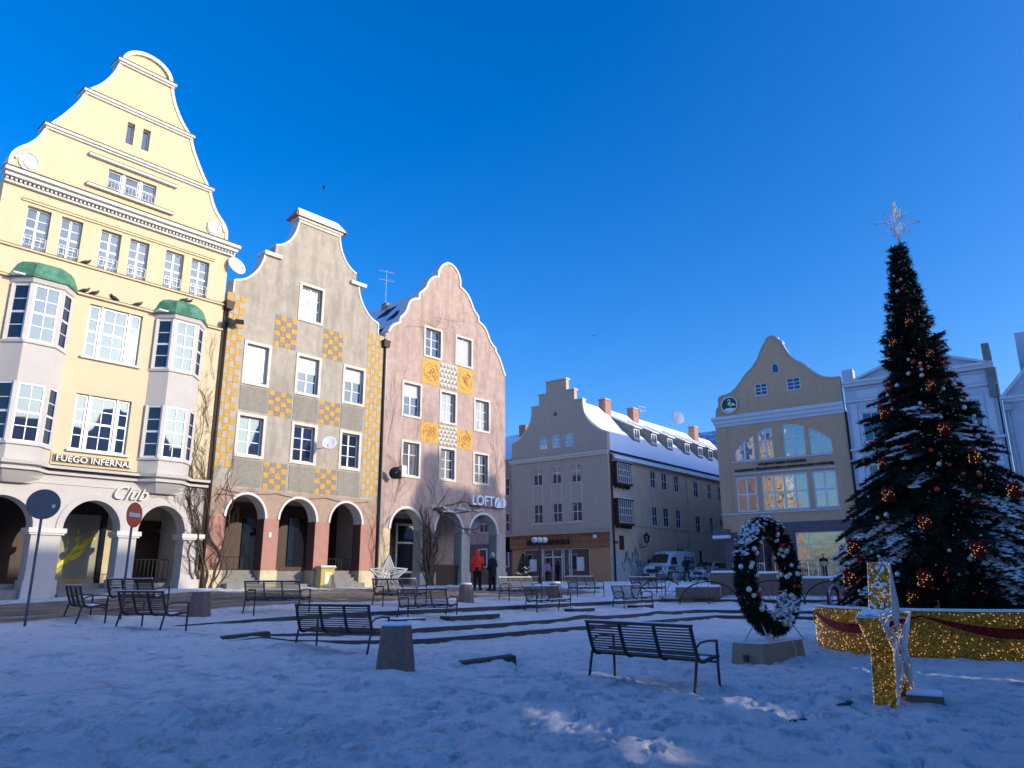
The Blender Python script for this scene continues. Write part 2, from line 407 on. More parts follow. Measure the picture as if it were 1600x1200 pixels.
def text_obj(txt, size, mat, parent, loc, name='lettering', extr=.03, shear=0, width=None, height=None, rotx=90, bold=0):
    cu = bpy.data.curves.new(name, 'FONT'); cu.body = txt; cu.size = size; cu.extrude = extr; cu.shear = shear; cu.offset = bold
    cu.resolution_u = 3
    tmp = bpy.data.objects.new('tmp', cu); C.objects.link(tmp)
    dg = bpy.context.evaluated_depsgraph_get(); dg.update()
    me = bpy.data.meshes.new_from_object(tmp.evaluated_get(dg)); bpy.data.objects.remove(tmp)
    xs = [v.co.x for v in me.vertices]; ys = [v.co.y for v in me.vertices]
    sx = width / (max(xs) - min(xs)) if width else 1; sy = height / (max(ys) - min(ys)) if height else sx
    for v in me.vertices: v.co.x = (v.co.x - min(xs)) * sx; v.co.y = (v.co.y - min(ys)) * sy
    me.transform(Matrix.Rotation(R(rotx), 4, 'X')); me.materials.clear(); me.materials.append(M[mat])
    o = bpy.data.objects.new(name, me); C.objects.link(o); o.location = loc
    if parent: o.parent = parent
    return o

# ------------------------------------------------------------------ windows
def window(par, x0, x1, z0, z1, y=.14, cols=2, rows=(1,), fr=.06, bar=.028, mull=None, g='glass', sur=None, surmat='surround', sill=None, sillmat='whitetrim', blind=None, trans=None, name='window', open_leaf=False):
    """cols: number or list of x-fractions of bars; rows likewise. par-local x,z plane, y inward"""
    mb = MB(); d = .05
    mb.box(x0, x0 + fr, y - d, y, z0, z1); mb.box(x1 - fr, x1, y - d, y, z0, z1)
    mb.box(x0 + fr, x1 - fr, y - d, y, z0, z0 + fr); mb.box(x0 + fr, x1 - fr, y - d, y, z1 - fr, z1)
    xi0, xi1, zi0, zi1 = x0 + fr, x1 - fr, z0 + fr, z1 - fr
    cf = [i / cols for i in range(1, cols)] if isinstance(cols, int) else cols
    rf = [i / rows for i in range(1, rows)] if isinstance(rows, int) else list(rows)
    cw = {}
    for i, c in enumerate(cf):
        b = bar
        if mull and (mull == 'all' or c in mull): b = bar * 2.6
        xc = xi0 + (xi1 - xi0) * c
        mb.box(xc - b / 2, xc + b / 2, y - d + .008, y, zi0, zi1)
    for r_ in rf:
        b = bar; 
        if trans and r_ in trans: b = bar * 2.6
        zc = zi0 + (zi1 - zi0) * r_
        mb.box(xi0, xi1, y - d + .013, y - .002, zc - b / 2, zc + b / 2)
    w = mb.build(name, 'frame', par)
    MB().box(xi0 - .01, xi1 + .01, y - .022, y - .012, zi0 - .01, zi1 + .01).build('pane', g, w)
    if blind:
        MB().box(xi0, xi1, y - .03, y - .024, zi1 - (zi1 - zi0) * blind, zi1).build('blind', 'blind', w)
    if sur:
        sm = MB(); pr = .035
        sm.box(x0 - sur, x0, -pr, .03, z0 - sur, z1 + sur); sm.box(x1, x1 + sur, -pr, .03, z0 - sur, z1 + sur)
        sm.box(x0, x1, -pr, .03, z1, z1 + sur); sm.box(x0, x1, -pr - .02, .03, z0 - sur, z0)
        sm.build('surround', surmat, w)
    if sill:
        MB().box(x0 - .06, x1 + .06, -sill, .1, z0 - .055, z0 - .003).build('sill', sillmat, w)
    return w
def railing(par, x0, x1, z0, h, out, name='window_guard'):
    mb = MB(); y = -out
    for z in (z0, z0 + h): mb.tube([(x0, y, z), (x1, y, z)], .008, 4)
    for x in (x0, x1): mb.tube([(x, y, z0), (x, y, z0 + h), (x, .02, z0 + h)], .008, 4)
    k = 4
    for i in range(1, k):
        x = x0 + (x1 - x0) * i / k
        mb.tube([(x, y, z0), (x, y, z0 + h)], .006, 4)
    xm, w = (x0 + x1) / 2, (x1 - x0) * .16
    mb.tube([(xm - w, y, z0 + h * .3), (xm + w, y, z0 + h * .3), (xm + w, y, z0 + h * 1.12), (xm - w, y, z0 + h * 1.12), (xm - w, y, z0 + h * .3)], .007, 4)
    return mb.build(name, 'zinc', par)
def arcade(par, x0, x1, zs, ztop, arches, T, mats, trim=.12, trimmat='whitetrim', name='arcade_wall', proud=.05):
    """wall from the spring line up, with round-headed openings cut in its foot; mats = (wall, intrados)"""
    P = [(x0, zs)]
    for a, b_, rise in arches:
        P += arcpts((a + b_) / 2, zs, (b_ - a) / 2, rise, 180, 0, 18)
    P += [(x1, zs), (x1, ztop), (x0, ztop)]
    def sf(p, q, li):
        inside = any(a - .001 <= p[0] <= b_ + .001 and a - .001 <= q[0] <= b_ + .001 for a, b_, _ in arches)
        return 1 if inside and p[1] < ztop - .01 and q[1] < ztop - .01 else 0
    w = MB().prism(P, 0, T, sidef=sf).build(name, list(mats), par)
    if trim:
        for a, b_, rise in arches:
            mb = MB(); pts = arcpts((a + b_) / 2, zs, (b_ - a) / 2 + trim, rise + trim, 180, 0, 18)
            ribbon(mb, pts, trim, -proud, .02)
            mb.build('arch_moulding', trimmat, w)
    return w
def house_body(par, x0, x1, zb, ze, zr, D, y1=12.0, ya=.5, wall='grey', arc_top=None, roof='rooftile', xr=None, open_right=False, overhang=.15, floor=None):
    """everything behind the street front: floors above, back wall of the arcade, roof slopes"""
    xr = xr if xr is not None else (x0 + x1) / 2
    mb = MB(); at = arc_top if arc_top else zb
    mb.box(x0 + .02, x1 - .02, ya + .005, y1, at, ze)
    if arc_top:
        mb.box(x0 + .02, x1 - .02, D, y1, zb - 1, at - .004)
    mb.prism([(x0 + .1, ze - .05), (x1 - .1, ze - .05), (xr, zr - .2)], y1 - .3, y1 - .02)
    b = mb.build('rear_walls', wall, par)
    rm = MB(); th = .18
    for sx, ex in ((x0, -overhang), (x1, overhang)):
        e = (sx + ex, ze - .02 - .0); k = (zr - ze) / abs(xr - sx)
        e = (sx + ex, ze - abs(ex) * k)
        rm.add([(e[0], ya, e[1]), (xr, ya, zr), (xr, y1 + .1, zr), (e[0], y1 + .1, e[1]),
                (e[0], ya, e[1] - th), (xr, ya, zr - th), (xr, y1 + .1, zr - th), (e[0], y1 + .1, e[1] - th)],
               [(0, 1, 2, 3) if ex > 0 else (3, 2, 1, 0), (4, 5, 6, 7), (0, 4, 7, 3), (0, 1, 5, 4), (3, 7, 6, 2)])
    r_ = rm.build('roof', roof, par)
    MB().tube([(xr, ya, zr + .03), (xr, y1, zr + .03)], .12, 8).build('ridge', 'rooftile', r_)
    return b, r_

# ================================================================== HOUSE 1: cream house
def house_cream():
    o = empty('gabled_house', (-12.173, 29.0, 0), 41.3, label='tall cream gabled house with two green copper bay domes and a white arcade', cat='building')
    x0, x1, xc = -8.15, .13, -4.08
    hp = [(4.0, 15.42), (4.06, 15.75), (4.03, 16.1), (3.85, 16.42), (3.55, 16.7), (3.3, 17.1), (3.12, 17.62)]
    t2 = [(3.0, 17.82), (2.72, 18.25), (2.42, 18.8), (2.2, 19.25), (2.08, 19.66)]
    t3 = [(1.95, 19.86), (1.6, 20.25), (1.32, 20.75), (1.14, 21.2), (1.06, 21.62)]
    right = smoothpoly(hp) + smoothpoly(t2) + smoothpoly(t3)
    R_ = [(xc + a, z) for a, z in right]; L_ = [(xc - a, z) for a, z in right]
    top = arcpts(xc, 21.72, .98, .75, 180, 0, 20)
    outline = L_ + top + R_[::-1]
    win6 = [(-7.33, -6.58), (-6.24, -5.53), (-4.89, -4.17), (-3.84, -3.12), (-2.46, -1.73), (-1.40, -.66)]
    holes = [rect(a, b, 12.84, 14.4) for a, b in win6]
    holes += [rect(-4.95, -3.14, 16.05, 16.92), rect(-4.53, -4.25, 18.25, 19.19), rect(-3.93, -3.64, 18.25, 19.19)]
    holes += [rect(-4.9, -3.02, 9.4, 11.4), rect(-4.9, -3.02, 6.02, 8.03)]
    wall_poly = [(x0, 5.1), (x0, 15.3)] + outline + [(x1, 15.3), (x1, 5.1)]
    MB().prism(wall_poly[::-1], 0, .5, holes=holes).build('upper_wall', ['cream'], o)
    # white border of the gable
    for q in (hp, t2, t3):
        ribbon(MB(), smoothpoly([(xc - a, z) for a, z in q]), .10, -.04, .56, out=.02).build('gable_border', 'whitetrim', o)
        ribbon(MB(), smoothpoly([(xc + a, z) for a, z in q])[::-1], .10, -.04, .56, out=.02).build('gable_border', 'whitetrim', o)
    ribbon(MB(), top, .13, -.12, .56, out=.03).build('gable_border', 'whitetrim', o)
    # ledges
    for hw, z, pr, h in ((3.22, 17.62, .15, .10), (2.16, 19.66, .14, .10), (1.16, 21.6, .16, .11)):
        mb = MB().box(xc - hw, xc + hw, -pr, .6, z, z + h).box(xc - hw + .06, xc + hw - .06, -pr * .55, .0, z - .08, z)
        l = mb.build('gable_ledge', 'whitetrim', o); MB().box(xc - hw - .02, xc + hw + .02, -pr - .02, .62, z + h, z + h + .025).build('ledge_flashing', 'gutter', l)
    # scrolls
    for s in (-1, 1):
        mb = MB(); c = (xc + s * 3.45, 15.98)
        pts = [(c[0] + s * (.44 - .03 * i) * math.cos(R(38 * i)), c[1] + (.44 - .03 * i) * math.sin(R(38 * i))) for i in range(13)]
        mb.tube([(p[0], -.03, p[1]) for p in pts], .055, 6); mb.lathe([(.0, -.02), (.34, -.02), (.34, -.04), (0, -.06)], 20, c=(c[0], 0, c[1]), ax='Y')
        mb.build('scroll_ornament', 'whitetrim', o)
    # main cornice with dentils
    mb = MB(); cx0, cx1 = x0 - .12, x1 + .3
    mb.box(cx0, cx1, -.42, .1, 15.3, 15.44); mb.box(cx0 + .05, cx1 - .05, -.3, .0, 15.16, 15.3); mb.box(cx0 + .1, cx1 - .1, -.14, 0, 14.98, 15.06)
    cn = mb.build('main_cornice', 'whitetrim', o)
    mb = MB(); k = 62
    for i in range(k):
        x = cx0 + .15 + (cx1 - cx0 - .3) * i / (k - 1); mb.box(x - .035, x + .035, -.2, 0, 15.06, 15.16)
    mb.build('dentils', 'whitetrim', cn)
    MB().box(cx0 - .02, cx1 + .02, -.45, .1, 15.44, 15.47).build('cornice_flashing', 'gutter', cn)
    # string courses
    for z, pr, a, b in ((12.72, .09, x0, x1), (11.62, .12, x0, x1), (14.52, .06, x0 + .6, x1 - .6)):
        l = MB().box(a, b, -pr, 0, z, z + .07).build('string_course', 'cream', o)
        MB().box(a, b, -pr - .015, 0, z + .07, z + .085).build('course_flashing', 'gutter', l)
    for z, a, b in ((17.12, -5.72, -2.38), (15.9, -5.66, -2.4)):
        l = MB().box(a, b, -.16, 0, z, z + .1).build('window_ledge', 'whitetrim', o)
        MB().box(a - .01, b + .01, -.175, 0, z + .1, z + .115).build('ledge_flashing', 'gutter', l)
    for a, b in win6:
        w = window(o, a + .01, b - .01, 12.85, 14.39, y=.2, cols=2, rows=4, fr=.045, bar=.03, mull=[.5], trans=[.5], g='glass', name='window')
        railing(w, a + .05, b - .05, 12.95, .34, .03)
    for a, b in ((-4.95, -4.42), (-4.32, -3.77), (-3.67, -3.14)):
        w = window(o, a, b, 16.06, 16.91, y=.18, cols=1, rows=[.62], fr=.05, g='glass')
        railing(w, a + .03, b - .03, 16.12, .3, .04)
    [MB().box(a, a + .1, .08, .18, 16.06, 16.91).build('mullion', 'frame', o) for a in (-4.42, -3.77)]
    for a, b in ((-4.53, -4.25), (-3.93, -3.64)): window(o, a + .01, b - .01, 18.26, 19.18, y=.2, cols=1, rows=1, fr=.035, g='glass')
    for z0, z1 in ((9.4, 11.4), (6.02, 8.03)):
        for a, b, cc in ((-4.9, -4.47, 1), (-4.41, -3.51, 2), (-3.45, -3.02, 1)):
            window(o, a + .01, b - .01, z0 + .01, z1 - .01, y=.16, cols=cc, rows=4, fr=.07, bar=.03, trans=[.5], g='glass')
        [MB().box(a, a + .06, .06, .17, z0, z1).build('mullion', 'frame', o) for a in (-4.47, -3.51)]
        l = MB().box(-5.0, -2.92, -.12, .1, z0 - .08, z0).build('sill', 'whitetrim', o)
    # bays
    for c in (-6.44, -1.57):
        wx, fx, od = .98, .47, .55
        def bp(g_, z): # plan of the bay grown by g_
            return [(c - wx - g_, 0.0, z), (c - fx - g_ * .5, -od - g_, z), (c + fx + g_ * .5, -od - g_, z), (c + wx + g_, 0.0, z)]
        def ringz(mb, L, mi=0):
            vs = [p for g_, z in L for p in bp(g_, z)]; fs = []
            for i in range(len(L) - 1):
                for k in range(3): fs.append((i * 4 + k, i * 4 + k + 1, i * 4 + 5 + k, i * 4 + 4 + k))
            fs.append((3, 2, 1, 0)); e = (len(L) - 1) * 4; fs.append((e, e + 1, e + 2, e + 3)); mb.add(vs, fs, mi)
        mb = MB(); ringz(mb, [(-.34, 4.72), (-.16, 4.9), (-.02, 5.06), (0.0, 5.9)]); ringz(mb, [(0, 7.98), (0, 9.32)]); ringz(mb, [(0, 11.42), (.06, 11.46), (.1, 11.62)])
        # corner posts of the glazed storeys
        for z0, z1 in ((5.99, 7.98), (9.4, 11.42)):
            for (ax, ay) in ((c - fx, -od), (c + fx, -od)):
                mb.box(ax - .07, ax + .07, ay, ay + .14, z0, z1)
            mb.box(c - wx, c - wx + .1, -.12, 0, z0, z1); mb.box(c + wx - .1, c + wx, -.12, 0, z0, z1)
        b = mb.build('bay', 'white', o)
        for q in ([(.07, 5.9), (.09, 5.98)], [(.06, 9.32), (.09, 9.4)], [(.10, 5.1), (.13, 5.19)], [(.17, 5.28), (.22, 5.39)]):
            mb = MB(); ringz(mb, q); mb.build('bay_moulding', 'whitetrim', b)
        # inner core behind the glass
        mb = MB()
        for z0, z1 in ((5.98, 7.98), (9.4, 11.42)):
            vs = [(c - wx + .08, 0, z0), (c - fx + .05, -od + .1, z0), (c + fx - .05, -od + .1, z0), (c + wx - .08, 0, z0)]
            vs += [(x, y, z1) for x, y, _ in vs]
            mb.add(vs, [(0, 1, 5, 4), (1, 2, 6, 5), (2, 3, 7, 6)])
        mb.build('bay_core', 'frame', b)
        sl = math.hypot(wx - fx, od); an = math.atan2(od, wx - fx)
        for z0, z1 in ((5.99, 7.97), (9.41, 11.41)):
            window(b, c - fx + .06, c + fx - .06, z0, z1, y=-od + .05, cols=2, rows=4, fr=.07, bar=.03, trans=[.5])
            for s in (-1, 1):
                h = window(b, .10, sl - .06, z0, z1, y=.045, cols=1, rows=4, fr=.07, bar=.03, trans=[.5], g='glassdark' if s < 0 else 'glass', name='side_window')
                if s < 0: h.location = (c - wx, 0, 0); h.rotation_euler = (0, 0, -an)
                else: h.location = (c + fx, -od, 0); h.rotation_euler = (0, 0, an)
                if s > 0:
                    pass
        # copper dome
        mb = MB(); ringz(mb, [(.16, 11.62), (.17, 11.68), (.08, 11.8), (.0, 11.98), (-.08, 12.16), (-.2, 12.28), (-.42, 12.36)])
        dm = mb.build('copper_dome', 'copper', b)
        mb = MB()
        for i in range(9):
            t_ = i / 8; xx = c - fx * 1.0 + 2 * fx * t_
            mb.tube([(xx, -od - .16, 11.68), (xx * .97 + c * .03, -od - .07, 11.82), (xx * .93 + c * .07, -od + .02, 12.0), (xx * .85 + c * .15, -od + .1, 12.18), (xx * .7 + c * .3, -od + .24, 12.3)], .012, 4)
        mb.build('dome_seam', 'copper', dm)
        mb = MB().box(c - wx - .1, c - fx + .1, -od * .9, -.05, 11.66, 11.71).build('snow_patch', 'snow', dm)
    # ground floor
    zs = 3.3; A = [(-7.62, -5.63, 1.0), (-4.73, -2.87, 1.02), (-2.26, -.52, 1.0)]
    arcade(o, x0, x1, zs, 5.1, A, .65, ('white', 'white'), trim=.22, trimmat='white', proud=.04, name='ground_floor_wall')
    for z, h, pr in ((5.28, .1, .26), (5.1, .09, .14), (4.78, .03, .03)):
        l = MB().box(x0, x1 + .05, -pr, 0, z, z + h).build('ground_cornice', 'white', o)
        if h > .05: MB().box(x0, x1 + .06, -pr - .015, 0, z + h, z + h + .018).build('cornice_flashing', 'gutter', l)
    MB().box(x0, x1, 0, .5, 5.095, 5.1).build('floor_band', 'white', o)
    for a, b in ((x0, -7.62), (-5.63, -4.73), (-2.87, -2.26), (-.52, x1)):
        mb = MB().box(a, b, 0, .65, .5, zs)
        p = mb.build('pillar', 'white', o)
        MB().box(a - .07, b + .07, -.07, .7, 3.08, 3.14).box(a - .12, b + .12, -.11, .74, 3.14, 3.3).build('capital', 'whitetrim', p)
        MB().box(a - .08, b + .08, -.1, .74, .4, 1.62, tx=.03, ty=.03).build('plinth', 'white', p)
    # arcade inside
    MB().box(x0, x1, .66, 2.62, .5, 1.5).box(x0 + .1, x1 - .2, .1, .66, .5, 1.32).box(-4.66, x1 - .6, -.25, .1, .5, 1.17).build('arcade_floor', 'stair', o)
    MB().box(x0, x1, .66, 2.6, 4.9, 5.0).box(-.35, -.15, .66, 2.6, 1.5, 4.9).build('arcade_vault', 'soffit', o)
    house_body(o, x0, x1, .9, 15.0, 20.6, 2.6, wall='cream', arc_top=5.0)
    sf = MB().box(x0, -2.4, 2.5, 2.59, 1.5, 4.9).box(-1.2, -.35, 2.45, 2.59, 1.5, 3.9).build('shopfront', 'darkbrown', o)
    [MB().box(a, b, 2.44, 2.49, c, d).build('shop_glass', 'glassdark', sf) for a, b, c, d in ((-2.6, -2.42, 1.5, 3.8), (-7.6, -5.9, 1.9, 4.2))]
    pp = MB().box(-4.12, -2.7, 2.36, 2.42, 1.62, 4.0).build('poster_panel', 'poster', o)
    MB().box(-4.24, -4.12, 2.32, 2.43, 1.5, 4.1).box(-4.24, -2.7, 2.3, 2.43, 1.5, 1.66).build('panel_frame', 'palewood', pp)
    mb = MB(); rnd = random.Random(3)
    for (fx, fz, L, a, w_) in ((-4.75, 2.05, .5, 60, .10), (-4.6, 2.2, .75, 48, .12), (-4.4, 2.35, .8, 30, .10), (-4.3, 2.6, .75, 62, .12), (-4.1, 2.75, .7, 40, .11), (-3.95, 3.0, .55, 15, .09), (-4.55, 2.6, .6, 75, .09), (-4.2, 3.05, .5, 80, .09), (-3.75, 3.0, .45, 55, .08), (-4.8, 1.9, .35, 20, .07)):
        pts = []
        for i in range(9):
            t_ = i / 8; an = R(a + 40 * math.sin(t_ * PI) - 10)
            wv = 1.25 * w_ * math.sin(PI * min(1, t_ * .85 + .15)) * (1 - t_ * .3)
            pts.append((.72 + fx + L * t_ * math.cos(R(a)) + .06 * math.sin(t_ * 5), fz + L * t_ * math.sin(R(a)), wv))
        up = [(p[0], p[1] + p[2]) for p in pts]; dn = [(p[0], p[1] - p[2]) for p in pts]
        mb.prism(dn + up[::-1], 2.345, 2.358)
    mb.build('golden_flame_emblem', 'gold', pp)
    MB().box(-4.62 + 1.5, -4.62 + 1.85, 2.4, 2.43, 3.1, 3.35).build('notice', 'paper', sf)
    # handrails in the arcade
    for a, b in ((-7.7, -6.4), (-2.2, -.6)):
        mb = MB()
        for z in (1.62, 2.35): mb.tube([(a, .9, z), (b, .9, z + .0)], .02, 6)
        for i in range(12): x = a + (b - a) * i / 11; mb.tube([(x, .9, 1.45), (x, .9, 2.35)], .01, 4)
        mb.build('handrail', 'iron', o)
    # signs
    sg = MB().box(-5.42, -2.7, -.05, .0, 5.44, 5.86).build('sign_board', 'cream', o)
    b2 = MB().box(-5.38, -2.85, -.07, -.051, 5.52, 5.80).build('sign_backing', 'bronze', sg)
    text_obj('FUEGO INFERNAL', .3, 'whiteletter', sg, (-5.28, -.14, 5.56), width=2.5, height=.21, extr=.02)
    text_obj('Club', .5, 'greyletter', o, (-3.25, -.1, 4.42), shear=.45, width=1.2, height=.48, extr=.02)
    return o
H1 = house_cream()

def pipe_down(par, pts, r=.06, mat='gutter', name='downpipe'):
    return MB().tube(pts, r, 8).build(name, mat, par, smooth=True)
pp_ = pipe_down(H1, [(.3, -.05, 13.0), (.3, -.05, 1.1)], .065)
MB().box(.16, .46, -.22, .08, 12.6, 12.95, tx=-.04, ty=-.04).build('rainwater_head', 'gutter', pp_)

def checker(par, x0, x1, z0, z1, nc, nr, a='ochre', b='tilegrey', ph=0, name='tile_panel'):
    mb = MB(); dx, dz = (x1 - x0) / nc, (z1 - z0) / nr
    for i in range(nc):
        for j in range(nr):
            g_ = .006
            mb.box(x0 + i * dx + g_, x0 + (i + 1) * dx - g_, -.012, .0, z0 + j * dz + g_, z0 + (j + 1) * dz - g_, (i + j + ph) % 2)
    return mb.build(name, [a, b], par)

# ================================================================== HOUSE 2: grey-beige house with ochre checks
def house_grey():
    o = empty('gabled_house', (-12.074, 29.113, 0), 42.2, label='grey plaster gabled house with ochre checkerboard tile panels and pink piers', cat='building')
    W = 8.42
    left = [(.1, 5.2), (.1, 13.42), (.35, 13.6), (.35, 14.02), (.75, 14.15), (1.08, 14.42), (1.41, 14.87), (1.6, 15.38), (1.64, 15.7), (2.11, 15.72), (2.11, 16.25), (2.45, 16.4), (2.85, 16.76), (3.12, 17.33), (3.22, 17.95)]
    cl = [(.35, 14.02)] + smoothpoly([(.35, 14.02), (.75, 14.15), (1.08, 14.42), (1.41, 14.87), (1.6, 15.38), (1.64, 15.7)])[1:] 
    cl2 = smoothpoly([(2.11, 16.25), (2.45, 16.38), (2.85, 16.76), (3.12, 17.33), (3.22, 17.95)])
    L1 = [(.1, 5.2), (.1, 13.42), (.35, 13.42)] + cl + [(2.11, 15.7)] + cl2
    cr2 = [(8.65 - x, z) for x, z in cl2]; cr = [(8.34 - x + .0, z) for x, z in cl]
    R1 = [(W, 5.2), (W, 13.42), (7.99, 13.42)] + cr + [(6.54, 15.7)] + cr2
    poly = L1 + R1[::-1]
    wr = {'T': [(3.46, 4.81, 13.03, 14.9)], '2': [(1.04, 2.32, 9.58, 11.5), (3.55, 4.87, 9.58, 11.5), (6.06, 7.38, 9.58, 11.5)], '3': [(1.0, 2.34, 6.48, 8.35), (3.56, 4.87, 6.48, 8.33), (6.07, 7.3, 6.48, 8.33)]}
    s_ = .13; hs = [rect(a + s_, b - s_, c + s_, d - s_) for k in wr.values() for a, b, c, d in k]
    MB().prism(poly[::-1], 0, .5, holes=hs).build('upper_wall', 'grey', o)
    mb = MB()
    for P in (cl, cl2, cr[::-1], cr2[::-1]): ribbon(MB(), P, .05, -.03, .55, out=.04).build('gable_coping', 'whitetrim', o)
    MB().box(.3, .37, -.03, .55, 13.42, 14.02).build('coping_end', 'whitetrim', o); MB().box(7.97, 8.04, -.03, .55, 13.42, 14.02).build('coping_end', 'whitetrim', o)
    for a, b in ((1.55, 2.42), (6.2, 7.1)):
        l = MB().box(a, b, -.14, .55, 15.62, 15.74).build('gable_shoulder', 'surround', o)
        MB().box(a, b, -.15, .56, 15.74, 15.79).build('snow_layer', 'snow', l)
    MB().box(3.08, 5.56, -.12, .6, 17.93, 18.05).box(3.16, 5.48, -.06, .55, 17.8, 17.93).build('top_cornice', 'surround', o)
    cp = MB().add([(2.9, -.22, 18.05), (5.76, -.22, 18.05), (5.76, .75, 18.05), (2.9, .75, 18.05), (3.2, .26, 18.62), (5.5, .26, 18.62)],
                  [(0, 1, 5, 4), (1, 2, 5), (2, 3, 4, 5), (3, 0, 4), (3, 2, 1, 0)]).build('cap_roof', 'chimney', o)
    MB().add([(3.02, -.22, 18.12), (5.64, -.22, 18.12), (5.47, .26, 18.68), (3.25, .26, 18.68), (3.02, -.20, 18.07), (5.64, -.20, 18.07)],
             [(0, 1, 2, 3), (4, 5, 1, 0)]).build('snow_layer', 'snow', cp)
    def stdwin(a, b, c, d, rows=3, blind=None, g='glass', cols=2):
        return window(o, a + s_, b - s_, c + s_, d - s_, y=.2, cols=cols, rows=rows, fr=.06, bar=.03, mull=[.5], g=g, sur=s_, blind=blind)
    stdwin(*wr['T'][0], blind=None, rows=3, g='glasscurt')
    stdwin(*wr['2'][0], blind=.97); stdwin(*wr['2'][1], blind=.42, rows=3); stdwin(*wr['2'][2], blind=.38, rows=3)
    stdwin(*wr['3'][0], rows=3); stdwin(*wr['3'][1], rows=3, g='glass'); stdwin(*wr['3'][2], rows=3, g='glassdark')
    # rough render squares under the windows, separated by paler bands
    for a, b, c, d in ((1.04, 2.32, 8.48, 9.5), (3.58, 4.84, 8.43, 9.5), (6.08, 7.32, 8.43, 9.5), (1.0, 2.3, 5.3, 6.4), (3.6, 4.84, 5.3, 6.4), (6.08, 7.3, 5.3, 6.4)):
        MB().box(a, b, -.018, 0, c, d).build('rough_render_panel', 'rough', o)
    for a, b, c, d, nr in ((2.38, 3.48, 11.55, 13.02, 6), (4.88, 5.99, 11.55, 12.98, 6), (2.37, 3.5, 8.43, 9.54, 5), (4.9, 6.02, 8.44, 9.53, 5), (2.38, 3.49, 5.27, 6.42, 5), (4.88, 6.03, 5.27, 6.42, 5)):
        checker(o, a, b, c, d, 4, nr)
    checker(o, .16, .92, 6.0, 13.4, 3, 25, 'ochre', 'beigetile')
    checker(o, 7.42, 8.36, 5.35, 13.4, 4, 27, 'ochre', 'beigetile')
    zs = 4.05; A = [(.92, 2.62, .93), (3.3, 5.08, .93), (5.8, 7.52, .93)]
    arcade(o, .1, W, zs, 5.2, A, .6, ('tan', 'surround'), trim=.1, trimmat='whitetrim')
    for a, b in ((.1, .92), (2.62, 3.3), (5.08, 5.8), (7.52, W)):
        p = MB().box(a, b, 0, .6, 1.9, zs, 0).build('pillar', 'pink', o)
        MB().box(a + .001, a + .012, .03, .6, 1.96, zs).box(a - .012, a, .03, .6, 1.96, zs).build('jamb', 'maroon', p) if a > .5 else None
        MB().box(a - .04, b + .04, -.05, .62, .8, 1.97).build('plinth', 'plinth', p)
    MB().box(.1, W, .6, 3.0, .8, 1.95).build('arcade_floor', 'stair', o)
    mb = MB()
    for a, b in ((.97, 2.58), (5.85, 7.48)):
        for i in range(4): mb.box(a, b, .02 + .16 * i, .62, 1.38 + .15 * i if i else 1.0, 1.38 + .15 * (i + 1))
    mb.box(3.3, 5.08, .0, .62, .9, 1.42)
    for a, b in ((.97, 2.6), (5.85, 7.5)): mb.box(a, b, -.5, .02, .9, 1.46)
    mb.build('stair', 'stair', o)
    MB().box(.1, W, .6, 3.0, 4.98, 5.1).box(.12, .3, .6, 3, 1.9, 4.98).box(8.2, 8.38, .6, 3, 1.9, 4.98).build('arcade_ceiling', 'soffit', o)
    house_body(o, .1, W, 1.0, 13.3, 16.6, 3.0, wall='grey', arc_top=5.1)
    sf = MB().box(.3, 8.2, 2.9, 2.99, 1.95, 4.98).build('shopfront', 'darkbrown', o)
    MB().box(1.2, 2.2, 2.84, 2.89, 2.0, 4.4).box(5.5, 6.8, 2.84, 2.89, 2.2, 4.4).box(3.2, 4.4, 2.84, 2.89, 1.96, 4.3).build('shop_glass', 'glassdark', sf)
    MB().box(1.05, 1.2, 2.8, 2.9, 1.95, 4.5).box(2.2, 2.35, 2.8, 2.9, 1.95, 4.5).box(1.2, 2.2, 2.8, 2.9, 4.4, 4.5).box(1.7, 1.8, 2.8, 2.9, 1.95, 4.4).build('door_frame', 'frame', sf)
    MB().box(3.7, 4.3, 2.5, 2.55, 3.6, 3.75).build('hanging_sign', 'paper', sf)
    MB().box(2.86, 2.98, -.02, 0, 3.3, 3.5).build('notice', 'paper', o)
    mb = MB()
    for a, b in ((1.0, 2.5), (5.9, 7.4)):
        for z in (2.0, 2.5): mb.tube([(a, .75, z), (b, .75, z)], .018, 6)
        for i in range(10): x = a + (b - a) * i / 9; mb.tube([(x, .75, 1.95), (x, .75, 2.5)], .01, 4)
    mb.build('handrail', 'iron', o)
    p = pipe_down(o, [(8.46, -.02, 13.3), (8.46, -.06, 13.0), (8.46, -.06, 1.3)], .06)
    MB().box(8.3, 8.62, -.2, .08, 12.85, 13.2, tx=-.04, ty=-.04).build('rainwater_head', 'gutter', p)
    # hanging cable over the arches
    pts = [(.6 + 7.3 * i / 24, -.04, 5.12 - .12 * abs(math.sin(i / 24 * PI * 3))) for i in range(25)]
    MB().tube(pts, .012, 4).build('cable', 'gutter', o)
    return o
H2 = house_grey()

